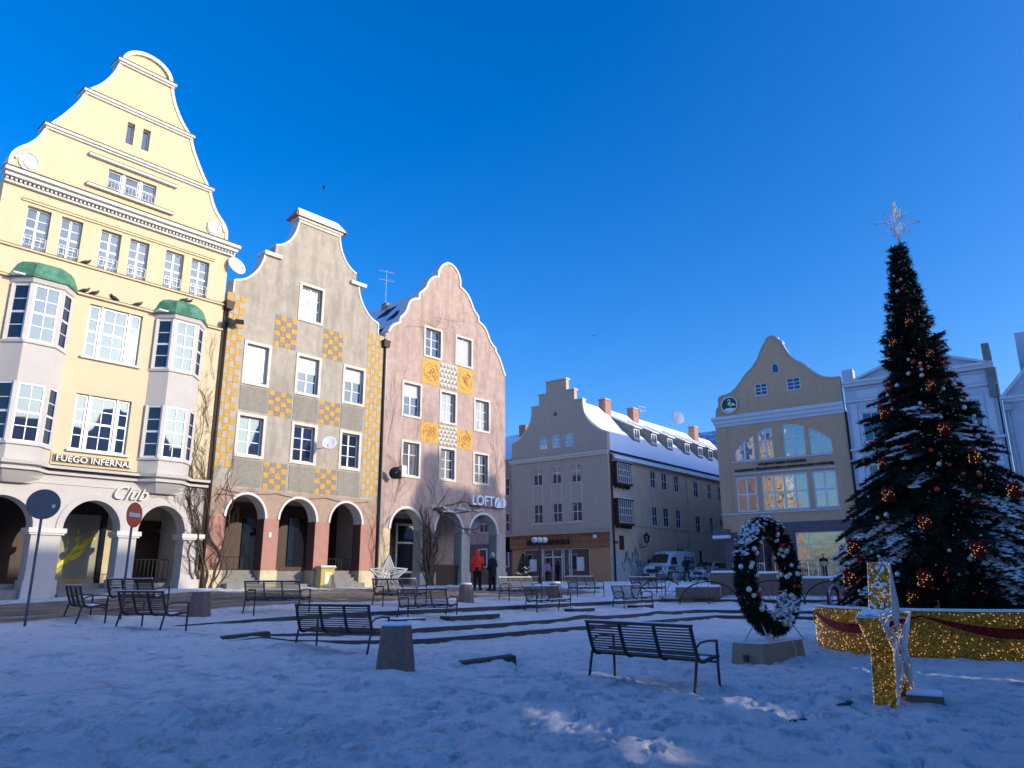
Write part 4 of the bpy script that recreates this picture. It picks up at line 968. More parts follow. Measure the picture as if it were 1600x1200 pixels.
# ================================================================== HOUSE 6: lilac-white house behind the tree
def house_lilac():
    o = empty('classical_house', (16.658, 58.0, 0), 125, label='pale lilac classical house with low pediment standing behind the Christmas tree', cat='building')
    x0, x1 = 9.46, 18.7
    cols = [(10.38, 11.66), (12.6, 13.8), (14.5, 15.7), (16.55, 17.75)]
    hs = [rect(a, b, 10.9, 13.05) for a, b in cols] + [rect(a, b, 6.6, 9.3) for a, b in cols] + [rect(a, b, 1.4, 4.6) for a, b in cols]
    MB().prism(rect(x0, x1, .3, 15.3), 0, .4, holes=hs).build('front_wall', 'lilac', o)
    for a, b in cols:
        window(o, a, b, 10.9, 13.05, y=.14, cols=2, rows=[.66], fr=.09, bar=.06, g='glass', sur=.16, surmat='lilactrim')
        window(o, a, b, 6.6, 9.3, y=.14, cols=2, rows=[.7], fr=.09, bar=.06, g='glass', sur=.16, surmat='lilactrim')
        window(o, a, b, 1.4, 4.6, y=.14, cols=2, rows=[.7], fr=.09, bar=.06, g='glassdark', name='shop_window')
    for a in (9.75, 11.95, 14.05, 15.95, 18.05):
        p = MB().box(a, a + .42, -.1, 0, 5.9, 9.9).box(a, a + .42, -.1, 0, 10.55, 13.5).build('pilaster', 'lilactrim', o)
        MB().box(a - .06, a + .48, -.15, 0, 13.5, 13.7).box(a - .06, a + .48, -.15, 0, 9.9, 10.1).box(a - .06, a + .48, -.15, 0, 10.5, 10.62).build('capital', 'lilactrim', p)
    for z, h, pr in ((15.2, .2, .5), (15.0, .2, .34), (13.85, .14, .22), (10.3, .16, .3), (5.6, .16, .25), (14.8, .06, .15)):
        MB().box(x0 - .02, x1 + .1, -pr, 0, z, z + h).build('cornice', 'lilactrim', o)
    for i in range(4): 
        MB().box(10.3 + i * 2.2, 11.7 + i * 2.2, -.03, 0, 14.1, 14.7).build('frieze_panel', 'lilactrim', o)
    P = [(10.1, 15.42), (14.3, 16.95), (18.4, 15.42)]
    pd = MB().prism(P[::-1], -.1, .4).build('pediment', 'lilac', o)
    mb = MB(); ribbon(mb, [(9.9, 15.38), (14.3, 17.0)], .16, -.5, .5); ribbon(mb, [(14.3, 17.0), (18.6, 15.38)], .16, -.5, .5); mb.build('pediment_cornice', 'lilactrim', pd)
    MB().box(9.46, 10.2, -.1, .7, 15.4, 16.35).build('parapet_block', 'lilac', o)
    MB().prism([(18.3, 13.0), (18.3, 16.7), (18.75, 16.7), (18.75, 13.0)][::-1], -.25, .2).build('fire_wall', 'stair', o)
    MB().add([(18.76, 0.2, 12), (18.76, 9, 12), (18.76, 9, 14.2), (18.76, 3.2, 15.9), (18.76, 0.2, 16.7), (18.5, 0.2, 12), (18.5, 9, 12), (18.5, 9, 14.2), (18.5, 3.2, 15.9), (18.5, 0.2, 16.7)],
             [(0, 1, 2, 3, 4), (9, 8, 7, 6, 5), (4, 3, 8, 9), (3, 2, 7, 8), (0, 4, 9, 5)]).build('fire_wall', 'stair', o)
    MB().box(x0, x1, .42, 12, .3, 15.0).build('rear_walls', 'lilac', o)
    MB().prism([(x0, 15.0), (14.1, 16.6), (x1 - .3, 15.0)], .5, 12).build('roof', 'rooftile', o)
    MB().tube([(18.85, -.12, 15), (18.85, -.12, .6)], .06, 8).build('downpipe', 'zinc', o)
    return o
H6 = house_lilac()
def house_white():
    o = empty('gabled_house', (16.658, 58.0, 0), 125, label='white house with steep gable and tall chimney block at the far right edge', cat='building')
    x0, x1 = 18.95, 27.5
    cols = [(20.2, 21.3), (22.6, 23.7), (25.0, 26.1)]
    hs = [rect(a, b, z, z + 1.9) for a, b in cols for z in (9.6, 6.2, 2.0)]
    MB().prism([(x0, .3), (x1, .3), (x1, 12.7), (23.2, 17.6), (x0, 12.9)], 0, .4, holes=hs).build('front_wall', 'lilac', o)
    for a, b in cols:
        for z in (9.6, 6.2, 2.0): window(o, a, b, z, z + 1.9, y=.12, cols=2, rows=2, fr=.09, bar=.05, g='glass', sur=.12, surmat='lilactrim')
    mb = MB().box(x0 - .1, x1, -.35, 0, 12.75, 12.95).box(x0, x1, -.2, 0, 12.55, 12.75); ribbon(mb, [(x0 - .1, 12.95), (23.2, 17.75), (x1 + .1, 12.95)], .2, -.3, .4); mb.build('cornice', 'lilactrim', o)
    MB().box(20.25, 22.2, 1.0, 2.6, 14, 17.4).build('chimney', 'lilac', o)
    MB().box(x0, x1, .42, 12, .3, 12.6).build('rear_walls', 'lilac', o)
    MB().prism([(x0, 12.6), (23.2, 17.4), (x1, 12.6)], .45, 12).build('roof', 'snowroof', o)
    MB().tube([(19.1, -.35, 12.6), (19.15, -.12, 12.1), (19.25, -.12, .6)], .07, 8).box(18.95, 19.4, -.35, -.0, 12.0, 12.4).build('downpipe', 'zinc', o)
    return o
H7 = house_white()
def house_plum():
    o = empty('terraced_house', (7.809, 60.0, 0), 126.7, label='dark plum house with a snowy roof in the gap between the rose and corner houses', cat='building')
    x0, x1 = -25, -10.3; y = 1.2
    cols = [(-12.0, -11.0), (-14.6, -13.5), (-16.8, -15.7), (-19.2, -18.1)]
    hs = [rect(a, b, z, z + 1.7) for a, b in cols for z in (8.9, 5.7, 2.6)]
    MB().prism(rect(x0, x1, .8, 12.2), y, y + .4, holes=hs).build('front_wall', 'rose', o)
    MB().box(x0, x1, y - .03, y, .8, 4.7).build('ground_floor_band', 'purple', o)
    for a, b in cols:
        for z in (8.9, 5.7): window(o, a, b, z, z + 1.7, y=y + .14, cols=2, rows=2, fr=.09, bar=.06, g='glassdark')
        window(o, a, b, 2.6, 4.3, y=y - .04, cols=1, rows=1, fr=.12, g='glassdark', name='shop_window')
    MB().box(x0, x1, y + .42, 11, .8, 12.2).build('rear_walls', 'rose', o)
    k = MB().add([(x0, y - .3, 12.2), (x1, y - .3, 12.2), (x1, 6, 15.6), (x0, 6, 15.6), (x1, 11, 12.2), (x0, 11, 12.2)], [(0, 1, 2, 3), (3, 2, 4, 5), (1, 4, 2), (0, 3, 5), (0, 5, 4, 1)]).build('roof', 'snowroof', o)
    MB().box(-13, -12.2, 5.5, 6.3, 14.5, 16.4).build('chimney', 'chimney', k)
    sgn = MB().box(-10.95, -10.85, -.1, y - .02, 3.9, 5.2).build('projecting_sign', 'blackletter', o)
    text_obj('21', .3, 'whiteletter', sgn, (-10.96, .1, 4.5), rotx=90).rotation_euler = (0, 0, R(-90))
    return o
H8 = house_plum()
def house_blue():
    o = empty('hipped_roof_house', (29.5, 84.0, 0), 126.7, label='house beyond the side street showing its blue snow-dusted roof', cat='building')
    MB().box(-16, 6, 0, 12, 1, 13.2).build('front_wall', 'rossside', o)
    MB().add([(-16.3, -.4, 13), (6.3, -.4, 13), (6.3, 12.4, 13), (-16.3, 12.4, 13), (-11, 6, 20.0), (1, 6, 20.0)], [(0, 1, 5, 4), (1, 2, 5), (2, 3, 4, 5), (3, 0, 4), (3, 2, 1, 0)]).build('roof', 'blueroof', o)
    for i in range(5): window(o, -14 + i * 4, -12.9 + i * 4, 9, 10.8, y=-.01, cols=2, rows=2, g='glassdark')
    return o
H8b = house_blue()

def house_side():
    o = empty('terraced_house', (16.658, 58.0, 0), 125, label='house farther down the side street, hidden behind the ochre one', cat='building')
    MB().box(-.2, 9.5, 12.3, 30, .3, 13.6).build('walls', 'rossside', o)
    MB().prism([(-.5, 13.6), (4.66, 18.6), (9.8, 13.6)], 12.25, 30.2).build('roof', 'rooftile', o)
    for i in range(5): 
        for z in (3, 6.5, 10):
            w = window(o, 1, 2, z, z + 1.7, y=0, cols=2, rows=2, g='glassdark'); w.location = (-.2, 14 + i * 3.2, 0); w.rotation_euler = (0, 0, R(-90)); w.location.y += 1.5; w.location.x -= .01
    return o
house_side()
o_ = empty('terraced_house', (-15.5, 52, 0), 0, label='long beige house behind the gabled row, seen only in panes', cat='building')
MB().box(0, 34, 0, 10, -.5, 13).build('walls', 'purple', o_); MB().prism([(0, 13), (34, 13), (31, 16.5), (3, 16.5)], 1, 9).build('roof', 'rooftile', o_)
[window(o_, 2 + i * 2.6, 3.1 + i * 2.6, z, z + 1.7, y=-.01, cols=2, rows=2, g='glassdark') for i in range(12) for z in (2.5, 6, 9.6)]
o_ = empty('terraced_house', (-37.5, 3.5, 0), 41.3, label='brownish house left of the cream gabled house, outside the picture', cat='building')
MB().box(0, 25.5, 0, 12, -.5, 14.5).build('walls', 'tan', o_); MB().prism([(0, 14.5), (25.5, 14.5), (22, 19), (3, 19)], 1, 11).build('roof', 'rooftile', o_)
[window(o_, 1.5 + i * 2.7, 2.8 + i * 2.7, z, z + 1.8, y=-.01, cols=2, rows=2, g='glassdark') for i in range(9) for z in (2, 5.6, 9)]
# row of houses closing the square behind the camera: they keep the snow in shade and stand in the panes
def row_house(t0, t1, nfront, eave, ridge, mat, label, chim=(), base=-.2):
    # local frame: x along az 222 so that the front faces the square
    d = 9.0
    p = Vector((.669 * t1 - .743 * nfront, .743 * t1 + .669 * nfront, 0))
    o = empty('terraced_house', p, 222, label=label, cat='building', group='houses closing the square behind the viewer')
    W = t1 - t0
    n = max(2, int(W / 2.3)); cols = [(.8 + (W - 1.6) * (i + .2) / n, .8 + (W - 1.6) * (i + .75) / n) for i in range(n)]
    zz = [z for z in (1.0, 4.2, 7.2, 10.2, 13.2) if z + 2 < eave]
    hs = [rect(a, b, z, z + 1.7) for a, b in cols for z in zz]
    MB().prism(rect(0, W, base, eave), 0, .4, holes=hs).build('front_wall', mat, o)
    for a, b in cols:
        for z in zz: window(o, a, b, z, z + 1.7, y=.14, cols=2, rows=2, fr=.08, bar=.05, g='glassdark')
    MB().box(0, W, .42, d, base, eave).build('rear_walls', mat, o)
    MB().box(-.02, W + .02, -.25, 0, eave - .2, eave).build('cornice', 'whitetrim', o)
    r_ = MB().add([(0, -.3, eave), (W, -.3, eave), (W, d + .3, eave), (0, d + .3, eave), (0, d / 2, ridge), (W, d / 2, ridge)], [(0, 1, 5, 4), (1, 2, 5), (2, 3, 4, 5), (3, 0, 4), (3, 2, 1, 0)]).build('roof', 'rooftile', o)
    for x, w_, h in chim: MB().box(x - w_ / 2, x + w_ / 2, d / 2 - .5, d / 2 + .5, ridge - 1.2, ridge + h).build('chimney', 'chimney', r_)
    return o
row_house(-17.9, -3.9, -22.0, 16.6, 20.6, 'rossgrey', 'grey house closing the square, leftmost of the row behind the viewer', ((5, 1.2, 1.2),))
row_house(-3.9, 10.1, -21.0, 16.6, 20.6, 'tan', 'tan house in the row behind the viewer, beside the grey one', ((9, 1.2, 1.2),))
row_house(10.1, 15.5, -20.5, 15.1, 19.2, 'cream', 'cream house in the row behind the viewer', ((3, 1.2, .4),))
def sun_slot_wall():  # added out-of-view wall, slots shaped to throw sun streaks on the snow
    t0, t1, n0 = 9.4, 22.6, -10.0
    o = empty('sun_slot_wall', (.669 * t1 - .743 * n0, .743 * t1 + .669 * n0, 0), 222, label='unseen ochre wall added behind the viewer, its narrow sloping slots shape sun streaks on the snow', cat='wall')
    def slot(ta, za, tb, zb, h): return [(t1 - tb, zb), (t1 - ta, za), (t1 - ta, za + h), (t1 - tb, zb + h)]
    hs = [slot(14.6, 4.2, 16.4, 4.9, .10), slot(16.7, 5.0, 18.1, 5.55, .08), slot(19.0, 3.7, 20.4, 4.5, .11), slot(11.6, 4.2, 12.5, 4.45, .12), slot(12.7, 4.6, 13.9, 5.0, .09)]
    MB().prism(rect(0, t1 - t0, -.3, 13.9), 0, .06, holes=[h[::-1] if False else h for h in hs]).build('wall', 'wfos', o)
    MB().box(0, t1 - t0, -.1, .16, 13.9, 14.0).build('coping', 'concrete', o)
sun_slot_wall()
o_ = empty('long_hall', (.669 * 90 + .743 * 48, .743 * 90 - .669 * 48, 0), 222, label='long dark hall far behind the viewer, seen only in window panes', cat='building')
MB().box(0, 150, 0, 10, -.5, 9).build('walls', 'purple', o_); MB().prism([(0, 9), (150, 9), (147, 12), (3, 12)], .3, 9.7).build('roof', 'rooftile', o_)
row_house(28.7, 33.5, -20.5, 15.2, 19.2, 'rose', 'narrow rose house in the row behind the viewer', ())
row_house(33.5, 45.9, -20.5, 12.0, 15.3, 'rossgrey', 'low grey house in the row behind the viewer', ((9.6, .9, .5),))
row_house(45.9, 49.5, -20.5, 17.6, 22.8, 'rossside', 'tall narrow yellow house in the row behind the viewer', ((2.6, 1.1, 1.5),))
row_house(49.5, 64.1, -20.5, 17.6, 22.6, 'lilac', 'pale lilac house at the far right of the row behind the viewer', ((13.2, 1.1, .9), (9.6, .8, .6)))

# ================================================================== GROUND
PR = {}
def make_prints():
    r = random.Random(77)
    def put(x, y, a, dp):
        for i in range(-1, 2):
            for j in range(-1, 2): PR.setdefault((int(x // .5) + i, int(y // .5) + j), []).append((x, y, math.cos(a), math.sin(a), dp))
    trails = [((-6, 9.5), 12), ((-3, 7.2), 30), ((1.2, 7.4), 100), ((.6, 7), 60), ((-1, 8.5), -20), ((3.4, 7.5), 120), ((5.5, 9), 150), ((-7, 12), -15), ((0, 11.5), 5), ((2, 15), 170), ((6.5, 12), 95), ((-5, 11), 60), ((-2.6, 9), 15), ((3, 8.2), 20), ((-4, 8.6), 5), ((7, 11), 190)]
    for (x, y), a in trails:
        a = R(a)
        for k in range(26):
            s = 1 if k % 2 else -1; put(x - s * .11 * math.sin(a), y + s * .11 * math.cos(a), a + r.uniform(-.25, .25), r.uniform(.05, .085))
            st = r.uniform(.5, .68); x += st * math.cos(a); y += st * math.sin(a); a += r.gauss(0, .10)
    for k in range(520):
        put(r.uniform(-9, 8), r.uniform(6.3, 17), r.uniform(0, 6.3), r.uniform(.025, .06))
make_prints()
def dent(x, y):
    d = 0
    for (px, py, c, s, dp) in PR.get((int(x // .5), int(y // .5)), ()):
        u, v = (x - px) * c + (y - py) * s, -(x - px) * s + (y - py) * c
        q = (u / .155) ** 2 + (v / .07) ** 2
        if q < 1: d = min(d, -dp * (1 - q * q))
        elif q < 2.2: d = max(d, dp * .35 * (2.2 - q) / 1.2) if d >= 0 else d
    return d
def ground():
    s_rows = list(np.arange(-75, -20, 5.)) + list(np.arange(-20, -15, .5)) + list(np.arange(-15, -13.8, .3)) + list(np.arange(-13.8, -4, .055)) + list(np.arange(-4, -.35, .08)) + [-.3, -.22, -.15, -.09, -.04]
    s_rows += [0, .012] + list(np.arange(.1, 1.3, .12)) + [1.35, 1.362] + list(np.arange(1.5, 3.95, .12)) + [4.0, 4.012] + list(np.arange(4.15, 8, .15)) + list(np.arange(8, 16, .3)) + list(np.arange(16, 40, 2)) + [45, 60, 80, 120, 200]
    u1 = [-220, -120, -80, -60, -50, -45] + list(np.arange(-40, -26, .5)) + list(np.arange(-26, -20, .1)) + list(np.arange(-20, -4, .065)) + list(np.arange(-4, 0, .12))
    u2 = list(np.arange(0, 24, .25)) + list(np.arange(24, 40, 2)) + [45, 60, 90, 150, 220]
    det = -.743 * .914 - .669 * .407
    vs = []; sl = []
    nu = len(u1) + len(u2); hs_ = []
    for s in s_rows:
        n0, e0 = 14.6 + s, 31.4 + s
        cx = (n0 * .914 - .669 * e0) / det; cy = (-.743 * e0 - .407 * n0) / det
        for u in u1 + u2:
            if u <= 0 and u in u1: x, y = cx + u * .669, cy + u * .743
            else: x, y = cx + u * .914, cy - u * .407
            z = G(x, y); ds = math.hypot(x, y)
            if ds < 70 and -20 < s:
                step = min(abs(s - q) for q in (0, .012, 1.35, 1.362, 4, 4.012))
                lip = 1 if step > .05 else .12
                a = noise.fractal(Vector((x * .5, y * .5, 0)), 1.0, 2.0, 3) * .035
                a += noise.fractal(Vector((x * 2.4, y * 2.4, 3)), .8, 2.0, 4) * .030
                if ds < 20:
                    nv = noise.noise(Vector((x * 4.2, y * 4.2, 9)))
                    a += -.05 * max(0, nv - .2) + noise.noise(Vector((x * 7.5, y * 7.5, 5))) * .012
                    a += .012 * abs(noise.noise(Vector((x * 3.1 + 4, y * 4.4, 7))))
                    a += dent(x, y) * (1 if abs(s) > .4 else .3)
                    a += noise.noise(Vector((x * 5.2 + 9, y * 5.2, 2))) * .018 + noise.noise(Vector((x * 9.5, y * 9.5, 12))) * .010
                    # trodden, rucked patch in the near left corner
                    kk = max(0, 1 - math.hypot((x + 3.2) / 4.5, (y - 7.4) / 2.4))
                    a += kk * .12 * noise.fractal(Vector((x * 2.6, y * 4.5, 1)), .8, 2.0, 3)
                z += a * lip
                for q_ in (0, 1.35, 4):   # snow blown up against the step faces
                    if -.32 < s - q_ <= .001: z += max(0, noise.noise(Vector((x * 1.7, y * 1.7, 31 + q_))) + .1) * .06 * (1 - (q_ - s) / .32)
                for (bx, by, br, bh) in DRIFTS:
                    q = ((x - bx) ** 2 + (y - by) ** 2) / br ** 2
                    if q < 4: z += bh * math.exp(-q * 1.6)
            vs.append((x, y, z))
            n_, t_ = nt(x, y)
            k = sst(20.9, 22.3, n_ - .02 * (t_ - 14)) * (1 - sst(26.4, 27.4, n_))
            k *= 1 - .75 * sst(26, 36, t_)
            k2 = max(0, 1 - math.hypot((x + 3.4) / 4.0, (y - 7.4) / 2.2)) * .40
            sl.append(max(k, k2))
    fs = []; mi = []; rnd = random.Random(11)
    for i in range(len(s_rows) - 1):
        riser = abs(s_rows[i + 1] - s_rows[i] - .012) < .003
        for j in range(nu - 1):
            a = i * nu + j
            fs.append((a + 1, a, a + nu, a + nu + 1) if False else (a, a + 1, a + nu + 1, a + nu)); 
            m = 0
            if riser:
                v = vs[a]; m = 1
                if noise.noise(Vector((v[0] * 1.3, v[1] * 1.3, 20))) > .62: m = 0
            mi.append(m)
    me = bpy.data.meshes.new('ground'); me.from_pydata(vs, [], fs)
    me.materials.append(M['ground']); me.materials.append(M['step']); me.polygons.foreach_set('material_index', mi)
    at = me.attributes.new('slush', 'FLOAT', 'POINT'); at.data.foreach_set('value', sl)
    # make normals point up
    me.update()
    if me.polygons[len(me.polygons) // 2].normal.z < 0: me.flip_normals()
    sm = [m == 0 for m in mi]; me.polygons.foreach_set('use_smooth', sm)
    o = bpy.data.objects.new('snowy_square', me); C.objects.link(o); o['kind'] = 'structure'
    return o
DRIFTS = [(-.3, 13.75, .55, .10), (-5.4, 16.3, .6, .1), (4.2, 10.05, .35, .06), (1.35, 12.0, .45, .09), (2.9, 10.3, .4, .05), (-1.85, 11.6, .7, .10), (-4.2, 14.9, .7, .12), (-2.6, 13.7, .5, .08), (-8.8, 17.2, .9, .1), (-7.3, 16.1, .9, .12),
          (4.6, 13.9, .5, .04), (4.6, 9.4, .6, .04), (5.7, 15.2, .5, .05), (-.3, 13.4, .8, .05), (-3, 22, .9, .1), (2, 26.8, 1, .12), (5.2, 30.5, .8, .12), (-11, 19.6, 1, .1)]
GR = ground()

# pavement kerb stones and half steps
def block(name, p, az, L, D, h, label, cat, mat='step', sunk=.1, snow=True, tilt=0, group=None, z=None, taper=0):
    z0 = G(*p) if z is None else z
    o = empty(name, (p[0], p[1], z0), az, label=label, cat=cat, group=group); o.rotation_euler[1] = R(tilt)
    MB().box(0, L, 0, D, -sunk, h, tx=taper, ty=taper).build('stone', mat, o, bevel=.01)
    if snow: MB().box(-.01 + taper - (.25 if snow == 2 else 0), L + (.12 if snow == 2 else 0) - taper, .02 + taper, D + (.55 if snow == 2 else .1) - taper, h - (.08 if snow == 2 else 0), h + .03, tx=.02, ty=.015).build('snow_cap', 'snow', o, bevel=.012)
    return o
hs_labels = ['half step of dark stone behind the front concrete bin', 'longest half step of dark stone, behind the two-post bench', 'half step of dark stone beside the middle bench with snowy seat', 'half step of dark stone left of the arched railings']
for (p, L), lb in zip((((-3.2, 21.6), 1.0), ((-1.9, 23.2), 2.2), ((2.2, 28.0), 1.3), ((5.0, 31.2), 1.3)), hs_labels):
    block('stone_step', p, 42, L, .45, .13, lb, 'step', group='half steps between the terraces')
block('stone_edge', (-.85, 13.3), 72, .95, .3, .07, 'dark stone corner sticking out of the snow right of the front bin', 'kerb stone', tilt=-4.5, snow=False)
block('stone_edge', (-5.9, 15.75), 62, .95, .3, .06, 'dark stone step end left of the second bench, half buried in snow', 'kerb stone', tilt=-4, snow=False)
block('stone_edge', (3.95, 9.72), 62, .3, .08, .02, 'thin broken stone edge left of the near golden star', 'kerb stone', snow=False, tilt=-8)
block('stone_edge', (3.1, 8.9), 60, .25, .05, .0, 'sliver of dark kerb showing through the snow at lower right', 'kerb stone', snow=False)
block('concrete_slab', (5.02, 10.15), 118, .42, .42, .085, 'flat concrete block against the foot of the near golden star', 'block', mat='concrete', sunk=.05)

# ================================================================== BENCHES
def bench_proto():
    o = empty('park_bench', (0, 0, 0))
    L = 2.1
    prof = [(-.13, .86), (-.10, .74), (-.055, .6), (-.01, .47), (.03, .40), (.10, .365), (.18, .37), (.30, .395), (.44, .415), (.55, .42)]
    P = smoothpoly(prof, 1)
    for i in range(4):
        x = .02 + (L - .04) * i / 3
        mb = MB(); w_ = .018
        for (a, b) in zip(P, P[1:]):
            dx, dz = b[0] - a[0], b[1] - a[1]; l = math.hypot(dx, dz); nx, nz = -dz / l * .024, dx / l * .024
            vs = [(x - w_, a[0] - nx, a[1] - nz), (x + w_, a[0] - nx, a[1] - nz), (x + w_, b[0] - nx, b[1] - nz), (x - w_, b[0] - nx, b[1] - nz),
                  (x - w_, a[0] + nx, a[1] + nz), (x + w_, a[0] + nx, a[1] + nz), (x + w_, b[0] + nx, b[1] + nz), (x - w_, b[0] + nx, b[1] + nz)]
            mb.add(vs, [(0, 1, 2, 3), (7, 6, 5, 4), (0, 4, 5, 1), (1, 5, 6, 2), (2, 6, 7, 3), (3, 7, 4, 0)])
        mb.build('frame_rib', 'black', o)
    def pt(t):
        k = t * (len(P) - 1); i = min(int(k), len(P) - 2); f = k - i
        return P[i][0] + (P[i + 1][0] - P[i][0]) * f, P[i][1] + (P[i + 1][1] - P[i][1]) * f
    LN = [0]
    for a, b in zip(P, P[1:]): LN.append(LN[-1] + math.hypot(b[0] - a[0], b[1] - a[1]))
    def at(d):
        for i in range(len(P) - 1):
            if d <= LN[i + 1]:
                f = (d - LN[i]) / (LN[i + 1] - LN[i]); return P[i][0] + (P[i + 1][0] - P[i][0]) * f, P[i][1] + (P[i + 1][1] - P[i][1]) * f
        return P[-1]
    split = LN[-1] * .47
    mb = MB(); ms = MB(); d = 0.0; n = 0
    k = 25
    for i in range(k):
        d = LN[-1] * (i + .3) / k; y, z = at(d)
        (mb if d < split else ms).box(.0, L, y - .008, y + .014, z - .0105, z + .0105) if d < split else ms.box(0, L, y - .0085, y + .0085, z - .006, z + .012)
    mb.box(-.01, L + .01, -.155, -.105, .855, .885)
    mb.build('backrest', 'black', o); ms.build('seat', 'black', o)
    for x in (.02, L - .02):
        MB().tube([(x, -.16, -.18), (x, -.02, .42)], .022, 8).build('leg', 'black', o)
        MB().tube([(x, .52, -.18), (x, .52, .64)], .022, 8).build('leg', 'black', o)
        MB().tube([(x, .53, .635), (x, .3, .645), (x, .1, .63), (x, -.02, .56)], .017, 6).build('armrest', 'black', o)
    MB().box(.0, L, .46, .50, .33, .355).build('rail', 'black', o)
    return o
def bench(par_first, p, az, label, snow, z=None, group='steel slatted benches on the square'):
    o = bench.proto if bench.proto_used is False else copy_tree(bench.proto)
    bench.proto_used = True
    a = R(az); L = 2.1; fx = .95 if abs(p[1] - 12.6) < .01 else .83
    o.scale = (fx, 1, 1)
    e = (p[0] + L * math.sin(a), p[1] + L * math.cos(a)); f = (-math.cos(a) * .5, math.sin(a) * .5)
    zz = [G(*p), G(*e), G(p[0] + f[0], p[1] + f[1]), G(e[0] + f[0], e[1] + f[1])]
    z0 = sum(zz) / 4 if z is None else z
    o.location = (p[0], p[1], z0); 
    o.rotation_euler = (0, 0, R(90 - az))
    tag(o, label, 'bench', group)
    if snow:
        rnd = random.Random(int(p[0] * 100)); mb = MB(); x = .05
        while x < L - .2:
            w = rnd.uniform(.15, .5) ; h = rnd.uniform(.012, .03) * snow; x2 = min(x + w, L - .05)
            mb.box(x, x2, .12, .42, .395, .40 + h, tx=.03, ty=.03); x = x2 + rnd.uniform(0, .06)
        mb.box(.0, L, -.15, -.11, .886, .892 + .008 * snow)
        sn = mb.build('snow_layer', 'snow', o)
    return o
bench.proto = bench_proto(); bench.proto_used = False
# the first is kept without snow so copies start clean
BN = [((1.27, 12.6), 137, 'nearest dark steel bench, seen from behind, right of centre', 1.0),
      ((-4.15, 15.0), 116, 'dark steel bench seen from behind just left of the front concrete bin', 0),
      ((-8.95, 17.6), 123, 'dark steel bench seen from behind beside the no-entry sign', 1.0),
      ((-11.6, 20.1), 140, 'dark steel bench seen end-on, leftmost on the square', 1.0),
      ((-11.7, 22.2), 112, 'dark steel bench behind the leftmost one, by the cream house steps', 1.5)]
protoc = bench.proto
def back_row(p, az, label, snow):
    """p = left rear corner as seen from the square, bench faces the viewer: origin goes to the other end"""
    a = R(az); return ((p[0] + 1.74 * math.sin(a), p[1] + 1.74 * math.cos(a)), az + 180, label, snow)
BN += [back_row((-7.5, 21.5), 44, 'dark steel bench in front of the grey house with ochre checks', .6),
       back_row((-4.54, 25.0), 47, 'dark steel bench in front of the white wire star', 1.2),
       back_row((-3.4, 22.9), 52, 'dark steel bench on the terrace right behind the front bin', .6),
       back_row((-.5, 30.3), 50, 'dark steel bench with snowy seat in front of the two standing people', 2.2),
       back_row((.47, 27.4), 48, 'dark steel bench with snowy seat left of centre on the upper terrace edge', 2.2),
       back_row((2.5, 34.4), 50, 'dark steel bench with snowy seat in front of the brown shop', 2.4),
       back_row((4.1, 31.2), 51, 'dark steel bench with snowy seat just left of the arched railings', 2.0),
       back_row((5.7, 36.6), 54, 'dark steel bench farthest back, in front of the white van', 2.6)]
first = True
clean = copy_tree(protoc)
for p, az, lb, sn in BN:
    if not first:
        bench.proto = clean
    bench(None, p, az, lb, sn); first = False
def kill(o):
    for c in list(o.children): kill(c)
    bpy.data.objects.remove(o)
kill(clean)

# ================================================================== CONCRETE BINS
def bin_(p, label, s=1.0, snow=.05, ring=False, az=30):
    o = empty('litter_bin', (p[0], p[1], G(*p) - .06), az, label=label, cat='litter bin', group='tapered concrete litter bins')
    h = .86 * s; b, t_ = .30, .215
    def oc(r, z): return [((r * (1 if k in (0, 1, 4, 5) else 1)) * math.cos(R(22.5 + 45 * k)) * 1.08, r * math.sin(R(22.5 + 45 * k)) * 1.08, z) for k in range(8)]
    vs = oc(b, 0) + oc(t_ + .005, h) + oc(t_ * .78, h) + oc(t_ * .74, h - .25)
    fs = []
    for l in range(3):
        for k in range(8): fs.append((l * 8 + k, l * 8 + (k + 1) % 8, (l + 1) * 8 + (k + 1) % 8, (l + 1) * 8 + k))
    fs.append(tuple(range(24, 32))); fs.append(tuple(range(8))[::-1])
    body = MB().add(vs, fs).build('bin_body', 'concrete', o, bevel=.008)
    MB().lathe([(t_ * .76, h - .06), (t_ * .76, h + .012), (t_ * .70, h + .012), (t_ * .70, h - .06)], 24).build('liner', 'black', o)
    mb = MB(); 
    prof = [(t_ * 1.05, h), (t_ * 1.08, h + snow * .6), (t_ * .98, h + snow), (t_ * .86, h + snow * .8), (t_ * .8, h + .004)]
    if not ring: prof = [(t_ * 1.06, h), (t_ * 1.06, h + snow * .7), (t_ * .9, h + snow * 1.1), (.01, h + snow * 1.3)]
    mb.lathe(prof, 24).build('snow_cap', 'snow', o, smooth=True)
    return o
bin_((-1.80, 11.95), 'nearest tapered concrete bin with snow around its open rim', .88, .05, True)
bin_((-8.55, 21.0), 'concrete bin left of the bench by the grey house', .80, .04)
bin_((-1.75, 28.4), 'concrete bin in front of the red-jacketed person', .8, .05)
bin_((1.78, 32.4), 'concrete bin between snowy benches in front of the brown shop', .8, .06)

